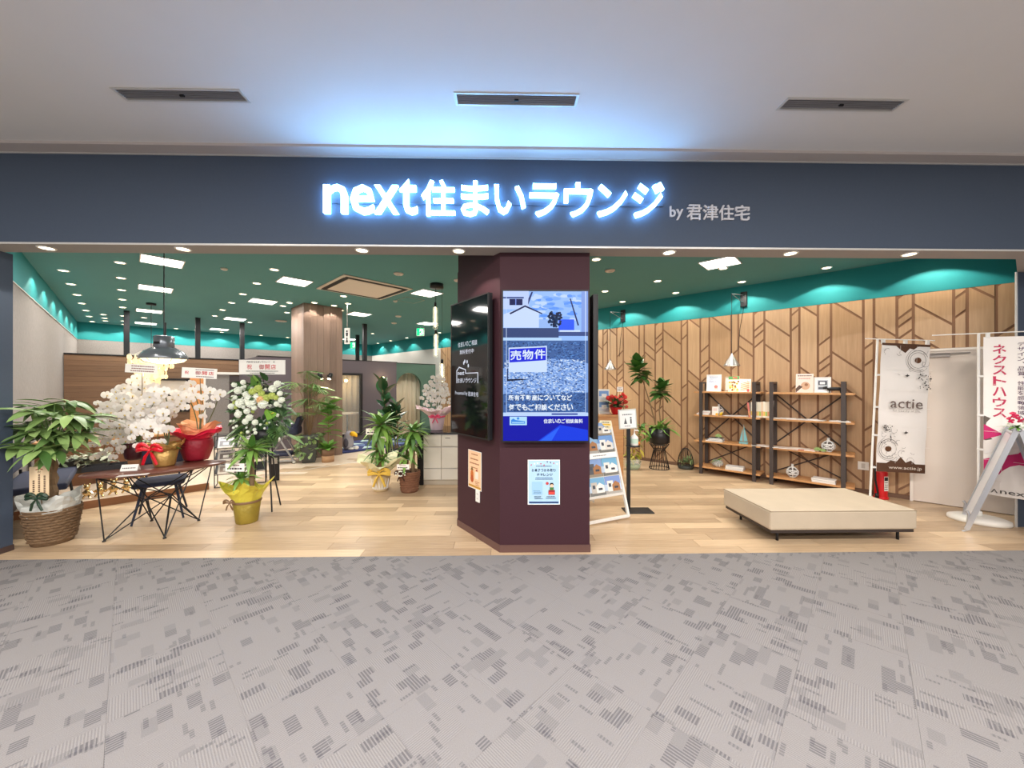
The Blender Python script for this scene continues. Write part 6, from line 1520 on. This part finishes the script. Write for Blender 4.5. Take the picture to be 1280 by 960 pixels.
# ------------------------------------------------------------------ left: bench, platform, ornaments, planters
t = shopframe(thing('wall_bench', 'navy upholstered bench seat against the grey textured wall', 'bench', W(-.70, 7.0, 0)))
mb().b2((-.22, -.6, .43), (.24, .62, .505)).build('seat', M_navy, t, bevel=.02); mb().b2((-.235, -.6, .60), (-.17, .62, .88)).build('backrest', M_navy, t, bevel=.02)
for y in (-.5, .5): mb().tube([(.18, y, .36), (.22, y+.05, 0)], .014, 6).build('leg', M_black, t); mb().tube([(-.18, y, .36), (-.2, y+.05, 0)], .014, 6).build('leg', M_black, t); mb().tube([(-.2, y, .36), (-.21, y, .55)], .014, 6).build('back_post', M_black, t)
t = shopframe(thing('display_platform', 'low wooden display platform behind the oval table', 'platform', W(-.02, 7.2, 0)))
mb().b2((-.9, .012, 0), (.88, 1.2, .095)).build('body', M_shelfwood, t); mb().b2((-.9, 0, .0), (.88, .012, .10)).build('front_edge', mat('walnut_edge', (146, 100, 66), .5, var=.5, vscale=4, stretch=(1, 1, 14)), t); mb().b2((-.9, .012, .095), (.88, 1.2, .10)).build('top', M_plank2, t)
M_goldo = mat('gold_ornament', (226, 196, 140), .22, .9)
for i, (u, s_) in enumerate(((109, 1), (125, 1.05), (142, 1.1), (158, 1), (177, 1))):
    ss = s_at(u, 7.36); q = W(ss, 7.36, .1); t = thing('bear_ornament', '%s shiny gold bear ornament from the left on the low platform' % ordn(i), 'ornament', q, R45*.6, 'gold bear ornaments')
    k = .5*s_
    mb(True).ball((0, 0, .075*k*2), (.05*k*1.6, .04*k*1.6, .055*k*1.7), 10, 7).build('body', M_goldo, t); hd = mb(True).ball((0, -.005, .15*k*2), .042*k*1.5, 10, 7).build('head', M_goldo, t)
    for x in (-1, 1):
        mb(True).ball((x*.03*k*1.6, 0, .185*k*2), .018*k*1.5, 6, 5).build('ear', M_goldo, hd); mb().tube([(x*.03*k*2, 0, .09*k*2), (x*.06*k*2, -.02, .06*k*2)], .014*k*1.5, 6).build('arm', M_goldo, t); mb().tube([(x*.02*k*2, -.01, .04*k*2), (x*.035*k*2, -.03, .01)], .017*k*1.4, 6).build('leg', M_goldo, t)
def planter_box(label, s_, t_, w, d, h, zb, nl, ml, box):
    o = shopframe(thing('planter_box', label, 'planter', W(s_, t_, .1)))
    for x in (-w/2+.03, w/2-.03):
        for y in (-d/2+.03, d/2-.03): mb().b2((x-.02, y-.02, 0), (x+.02, y+.02, zb)).build('leg', mat('planter_leg', (92, 74, 60), .6), o)
    mb().b2((-w/2, -d/2, zb), (w/2, d/2, zb+h)).build('box', box, o)
    for k in range(nl): leaf_at(o, leaf_mesh(ml, .4, .3), Vector((ro.uniform(-w/2, w/2)*1.15, ro.uniform(-d/2, d/2)*1.2, zb+h*ro.uniform(.3, 1.25))), ro.uniform(0, 2*PI), ro.uniform(-.5, .9), ro.uniform(.08, .14), ro.uniform(-.5, .5))
M_var = mat('variegated_leaf', (96, 116, 84), .5, rnd=.9, rgb2=(226, 226, 204))
planter_box('variegated trailing plant in a dark raised planter box behind the money tree', s_at(101, 7.75), 7.75, .50, .24, .18, .30, 260, M_var, mat('planter_dark', (70, 66, 60), .7))
t = shopframe(thing('wood_console', 'low brown wooden console behind the raised planter', 'console', W(-.1, 8.55, 0)))
mb().b2((-.8, -.15, .05), (.9, .2, .74)).build('body', M_walnut, t); mb().b2((-.82, -.17, .74), (.92, .22, .77)).build('top', M_shelfwood, t); mb().b2((-.78, -.13, 0), (.88, .18, .05)).build('plinth', M_black, t)
for x in (-.5, 0, .5): mb().b2((x-.26, -.162, .08), (x+.26, -.15, .71)).build('door', M_walnut, t)
for i, (x, c, hh) in enumerate(((-.55, (200, 90, 70), .05), (-.2, (226, 220, 210), .07), (.2, (120, 150, 110), .06))):
    q = shopframe(thing('box_file', ('red', 'cream', 'green')[i]+' lidded box on the brown wooden console', 'box', W(-.1+x, 8.55, .771), 0, 'boxes on the console')); mb().b2((-.12, -.08, 0), (.12, .08, hh*.75)).build('body', mat('boxc_%d' % i, c, .6), q); mb().b2((-.123, -.083, hh*.75), (.123, .083, hh)).build('lid', mat('boxl_%d' % i, tuple(int(v*.85) for v in c), .6), q)

# ------------------------------------------------------------------ wheeled navy crib seat, play mat, toucan
pS = Vector((-4.55, 7.64, 0)); t = thing('baby_rocker', 'navy wheeled baby rocker with grey frame beside the column', 'baby seat', pS, .25)
M_greyfr = mat('grey_tube', (168, 168, 170), .4, .5); M_nv2 = mat('navy_shell', (34, 40, 70), .6)
for y in (-.2, .2):
    mb().tube([(-.27, y, .06), (-.02, y, .50), (.02, y, .50), (.27, y, .06)], .018, 8).build('a_leg', M_greyfr, t); mb().tube([(-.29, y, .06), (.29, y, .06)], .016, 8).build('base_bar', M_greyfr, t); mb(True).lathe([(.05, -.01), (.05, .01)], 14).build('hinge_disc', M_whitemet, t).matrix_local = Matrix.Translation((0, y-.03*(1 if y < 0 else -1), .50))@Matrix.Rotation(PI/2, 4, 'X')
    for x in (-.28, .28): mb(True).lathe([(.03, -.012), (.03, .012)], 12).build('wheel', M_whitemet, t).matrix_local = Matrix.Translation((x, y, .03))@Matrix.Rotation(PI/2, 4, 'X')
mb().b2((-.2, -.17, .14), (.22, .17, .22)).build('basket', M_nv2, t, bevel=.03); mb().b2((-.32, -.18, .56), (.34, .18, .74)).build('seat_shell', M_nv2, t, bevel=.05)
b_ = mb().b2((-.02, -.18, 0), (.06, .18, .34)).build('backrest', M_nv2, t, bevel=.04); b_.location = (.22, 0, .62); b_.rotation_euler = (0, .35, 0)
mb().b2((-.1, -.12, .74), (.2, .12, .79)).build('cushion', mat('white_pad', (220, 222, 226), .8), t, bevel=.02); mb().tube([(0, -.2, .5), (0, -.2, .6)], .02, 8).build('post', M_greyfr, t)
mt = shopframe(thing('play_mat', 'navy and pale blue patterned play mat on the floor beyond the column', 'mat', W(3.42, 8.66, .001)))
M_m1 = mat('mat_navy', (48, 58, 110), .8); M_m2 = mat('mat_pale', (190, 216, 214), .8); M_m3 = mat('mat_mid', (104, 128, 170), .8)
mb().b2((0, 0, 0), (2.1, 1.45, .05)).build('pad', M_m1, mt, bevel=.012)
for i in range(5):
    for j in range(4):
        x, y = .08+i*.41, .06+j*.35; pts = [(x, y+.02), (x+.36, y+.02), (x+.18, y+.3)] if (i+j) % 2 else [(x+.02, y+.3), (x+.36, y+.3), (x+.2, y)]
        mb().prism([(a, b, .0502) for a, b in pts], (0, 0, .0012)).build('triangle_patch', M_m2 if (i*2+j) % 3 else M_m3, mt)
pT2 = W(3.62, 8.84, .053); t = thing('plush_toucan', 'grey plush toucan with a yellow beak sitting on the play mat', 'plush toy', pT2, 0)
M_plush = mat('grey_plush', (150, 150, 160), .95, var=.4, vscale=25); M_beak = mat('yellow_felt', (244, 190, 40), .8)
bdy = mb(True); bdy.tube([(0, 0, .0), (-.01, 0, .08), (-.01, 0, .18), (0, 0, .27), (.01, 0, .34), (.02, 0, .41), (.02, 0, .44)], [.07, .125, .13, .10, .095, .075, .02], 14); bdy.build('body', M_plush, t)
mb(True).tube([(.07, -.02, .37), (.14, -.04, .375), (.20, -.055, .345), (.225, -.06, .31)], [.055, .055, .042, .012], 10).build('beak', M_beak, t)
for s_ in (-1, 1):
    mb(True).ball((-.01, s_*.115, .17), (.06, .03, .11), 8, 6).build('wing', mat('dark_plush', (84, 84, 96), .95), t); mb(True).ball((.09, s_*.07, .03), (.07, .04, .03), 8, 6).build('foot', mat('white_plush', (226, 224, 220), .9), t); mb(True).ball((.075, s_*.05-.03, .40), .013, 6, 5).build('eye', M_blacksoft, t)
mb(True).ball((.2, -.03, .05), (.06, .05, .045), 8, 6).build('white_tuft', MATS['white_plush'], t)

# ------------------------------------------------------------------ white cabinet with black worktop and pink orchid
x0, x1, y0, y1, zt2 = -1.285, .30, 5.87, 6.75, .80
t = thing('drawer_cabinet', 'white drawer cabinet with black side panel left of the pillar', 'cabinet', (x0, y0, 0), 0)
M_lacq = mat('white_lacquer', (230, 226, 214), .25); M_plin = mat('beige_plinth', (196, 186, 168), .4)
mb().b2((0, .02, .08), (x1-x0, y1-y0, zt2)).build('body', M_plin, t); mb().b2((0, .03, 0), (x1-x0, y1-y0, .08)).build('plinth', M_plin, t); mb().b2((-.095, 0, 0), (-.001, y1-y0, zt2)).build('side_panel', M_blacksoft, t)
cx_ = 0.0
for wv in (.285, .285, .5, .5):
    for za, zb in ((.615, .795), (.27, .60), (.085, .262)):
        dw = mb().b2((cx_+.004, 0, za), (cx_+wv-.004, .02, zb)).build('drawer_front', M_lacq, t, bevel=.002)
        mb().b2((cx_+.004, -.006, zb-.006), (cx_+wv-.004, .002, zb+.004)).build('edge_pull', M_edge, dw)
    mb().b2((cx_+.06, -.002, .74), (cx_+.14, 0, .748)).build('slot_handle', M_black, t) if cx_ > .1 else None
    cx_ += wv
t = thing('worktop', 'glossy black worktop lying over the white drawer cabinet', 'worktop', (x0, y0, zt2+.0005), 0)
mb().b2((-.11, -.03, 0), (x1-x0, y1-y0+.02, .035)).build('slab', mat('gloss_black', (22, 22, 26), .08, spec=.7), t, bevel=.003); mb().b2((-.11, -.031, .0), (x1-x0, -.0295, .004)).build('edge_band', M_edge, t)
pO = G(546, 6.12, zt2+.037); t = thing('orchid_pot', 'white orchid in a pale pink wrapped pot on the black worktop', 'orchid', pO, 0)
M_pinkw = mat('pink_wrap', (240, 196, 206), .5, var=.3, vscale=9, bump=.4, bscale=20); pot(t, [(.09, 0), (.10, .01), (.13, .22), (.14, .25), (.12, .24)], M_pinkw, 'wrapped_pot', wob=.03); collar(t, 'tissue_collar', mat('pale_pink_tissue', (246, 216, 224), .6, alpha=.85), .12, .22, .30, .36, 24, .14, 7, 2)
mb(True).lathe([(.134, .215), (.145, .23), (.136, .245)], 18, cap=False).build('band', mat('hot_pink_ribbon', (232, 80, 120), .4), t); ribbon(t, (0, -.14, .22), mat('hot_pink_ribbon', (232, 80, 120), .4), .08)
oleaves(t, .26, 6, .2); D0 = pO.dot(FW)
for (ua, va), (ub, vb), n in (((546, 470), (532, 500), 9), ((548, 472), (560, 500), 9), ((546, 480), (545, 512), 9), ((538, 480), (528, 510), 8), ((554, 482), (560, 510), 8), ((541, 490), (538, 512), 7), ((551, 490), (553, 514), 7)):
    orchid_stem(t, (0, .02, .24), rel(t, ua, va, D0), rel(t, ub, vb, D0-.1), n, .046, (0, -1), .035)

# ------------------------------------------------------------------ right of the pillar: easel, stand, red flowers
a_ = Vector((.80, 4.075, 0)); b_ = Vector((1.479, 4.371, 0)); ang = math.atan2(b_.y-a_.y, b_.x-a_.x); wE = (b_-a_).length
t = thing('photo_easel', 'white framed easel board of house photos just right of the pillar', 'display stand', (a_+b_)/2, ang)
lean = .31; M_wfr = mat('white_frame', (232, 230, 226), .35)
def ep(x, z, y=0): return Vector((x, z*lean+y, z))
for x in (-wE/2, wE/2): legbar(ep(x, .02), ep(x, 1.10), w=.028, d=.028).build('upright', M_wfr, t)
for z in (.03, .28, 1.10): legbar(ep(-wE/2, z), ep(wE/2, z), w=.026, d=.03).build('rail', M_wfr, t)
for x in (-wE/2+.05, wE/2-.05): legbar(Vector((x, .62, .02)), ep(x, 1.05, .02), w=.02, d=.02).build('back_leg', M_wfr, t)
legbar(Vector((-wE/2+.05, .60, .06)), Vector((wE/2-.05, .60, .06)), w=.02, d=.02).build('back_rail', M_wfr, t)
pan = mb().b2((-wE/2+.015, -.004, 0), (wE/2-.015, .006, .82*1.047)).build('board', M_whitemet, t); pan.location = ep(0, .29); pan.rotation_euler = (-math.atan(lean), 0, 0)
P = Print(-.0045, .0002); hB = .82*1.047; re_ = random.Random(2)
for j, (za, zb) in enumerate(((.0, .205), (.215, .42), (.49, .695), (.70, .855))):
    for i in range(3):
        xa = -wE/2+.02+i*(wE-.04)/3; xb = xa+(wE-.04)/3-.004
        P.rect((110+re_.randint(0, 30), 150+re_.randint(0, 30), 215), xa, za, xb, zb); P.rect((196, 214, 236), xa, za, xb, za+(zb-za)*.55); P.rect(re_.choice([(120, 120, 116), (150, 140, 124), (170, 166, 160)]), xa, za, xb, za+(zb-za)*.2)
        wv = xb-xa; hv = zb-za; c = re_.choice([(236, 234, 230), (120, 118, 120), (200, 194, 186), (90, 92, 98)]); P.rect(c, xa+wv*.12, za+hv*.15, xa+wv*.5, za+hv*.75); c2 = re_.choice([(226, 222, 216), (244, 242, 238), (170, 120, 80)])
        P.poly(c2, [(xa+wv*.42, za+hv*.15), (xa+wv*.92, za+hv*.15), (xa+wv*.92, za+hv*.55), (xa+wv*.66, za+hv*.72), (xa+wv*.42, za+hv*.5)]); P.rect((60, 66, 80), xa+wv*.55, za+hv*.3, xa+wv*.8, za+hv*.42); P.rect((70, 78, 92), xa+wv*.2, za+hv*.4, xa+wv*.36, za+hv*.6)
P.rect((250, 250, 250), -wE/2+.016, .425, wE/2-.016, .488); P.lines((120, 120, 124), .0, wE*.3, .445, .47, 1, .1)
P.build('photos', INK, pan)
tg = mb().prism([(-.075, -.004, -.05), (.075, -.004, -.055), (.085, -.004, 0), (.07, -.004, .055), (-.07, -.004, .05), (-.085, -.004, 0)], (0, .006, 0)).build('tag', mat('cream_tag', (250, 240, 206), .6), t); tg.location = ep(wE/2-.10, 1.09, -.03); tg.rotation_euler = (0, .05, -ang)
P = Print(-.0045, .0003); P.rect((240, 200, 60), -.06, -.008, .06, .012); P.lines((110, 100, 80), -.05, .05, .016, .042, 1, .1); P.lines((110, 100, 80), -.05, .05, -.042, -.014, 1, .1); P.build('print', INK, tg)

pS = G(785.5, 4.72); t = thing('sanitiser_stand', 'black floor stand with a framed notice and a white pump bottle', 'stand', pS, 0)
mb().b2((-.08, -.17, 0), (.27, .04, .012)).build('base_plate', M_black, t, bevel=.004); mb().b2((-.022, -.012, .012), (.022, .012, 1.06)).build('post', M_black, t)
mb().b2((-.02, -.06, .80), (.13, .05, .815)).build('shelf', M_black, t, bevel=.003)
n_ = mb().b2((-.115, -.012, -.125), (.115, .004, .125)).build('notice_frame', mat('silver_frame', (206, 210, 206), .35, .3), t, bevel=.004); n_.location = (-.02, -.02, 1.155); n_.rotation_euler = (0, -.06, 0)
P = Print(-.0125, .0003); P.rect((246, 248, 248), -.10, -.11, .10, .11); P.lines((110, 120, 130), -.07, .07, .04, .075, 1, .1); P.poly((90, 94, 100), [(-.05, -.06), (-.03, .02), (-.01, -.06)]); P.rect((90, 94, 100), .03, -.06, .05, 0); P.disc((90, 94, 100), .04, .015, .012); P.lines((140, 140, 150), -.05, .05, -.1, -.075, 1, .2); P.build('notice', INK, n_)
pb = Vector(pS)+Vector((.075, -.005, .816)); t = thing('pump_bottle', 'white pump bottle on the little shelf of the black stand', 'bottle', pb, 0)
mb(True).lathe([(.045, 0), (.048, .01), (.048, .10), (.03, .125), (.014, .135), (.014, .15)], 16).build('bottle', M_whitemet, t); m = mb(); m.tube([(0, 0, .15), (0, 0, .195)], .006, 6); m.tube([(-.005, 0, .195), (.045, 0, .192), (.055, 0, .18)], [.01, .008, .005], 6); m.build('pump', M_whitemet, t); mb(True).lathe([(.0485, .03), (.0485, .09)], 16, cap=False).build('label_band', mat('mint_label', (196, 222, 206), .5), t)

pW = G(764, 6.3); t = thing('wood_counter', 'plain wooden counter block behind the easel', 'counter', pW, .1)
mb().b2((-.36, -.2, 0), (.13, .25, 1.06)).build('body', M_shelfwood, t); mb().b2((-.38, -.22, 1.06), (.15, .27, 1.09)).build('top', M_shelfwood, t, bevel=.004)
pQ = Vector((pW.x, pW.y, 1.0915))+Vector((.06, -.08, 0)); t = thing('red_arrangement', 'red flower arrangement in a red pot on the wooden counter', 'flowers', pQ, 0)
pot(t, [(.06, 0), (.065, .01), (.10, .11), (.11, .12), (.09, .11)], mat('red_pot', (196, 24, 34), .35)); M_rp = mat('red_petal', (216, 34, 44), .45, rnd=.5, rgb2=(240, 100, 90)); MUMR = mum_mesh(M_rp, 22); MUMP = mum_mesh(mat('coral_petal', (240, 132, 116), .5), 22)
for k in range(26):
    a = ro.random()*2*PI; r_ = .17*math.sqrt(ro.random()); o = inst(MUMR if k % 4 else MUMP, 'flower', t); q = ro.uniform(.026, .046); o.matrix_local = Matrix.Translation((r_*math.cos(a), -.05+r_*.5*math.sin(a), .17+ro.random()*.2-r_*.3))@Matrix.Rotation(1.2, 4, 'X')@Matrix.Diagonal((q, q, q, 1))
for k in range(46): leaf_at(t, leaf_mesh(M_darkleaf, .26, .3), Vector((0, 0, .12)), ro.uniform(0, 2*PI), ro.uniform(.1, 1.2), ro.uniform(.16, .30))
plaque(t, Vector((.06, -.02, .42)), .1, .08, 0, 0, Vector((.02, 0, .12)), 1)
pZ = Vector((pW.x, pW.y, 1.0915))+Vector((-.11, .06, 0)); t = thing('leaflet_display', 'upright white display of blue photo leaflets beside the red flowers', 'leaflet holder', pZ, .1)
mb().b2((-.10, 0, 0), (.10, .02, .42)).build('panel', M_whitemet, t); mb().b2((-.10, -.06, 0), (.10, 0, .02)).build('foot', M_whitemet, t)
P = Print(-.0005, .0003)
for z in (.05, .24): P.rect((120, 160, 214), -.085, z, .085, z+.15); P.rect((210, 220, 232), -.085, z, .085, z+.06); P.rect((236, 234, 230), -.04, z+.03, .05, z+.10)
P.build('print', INK, t)
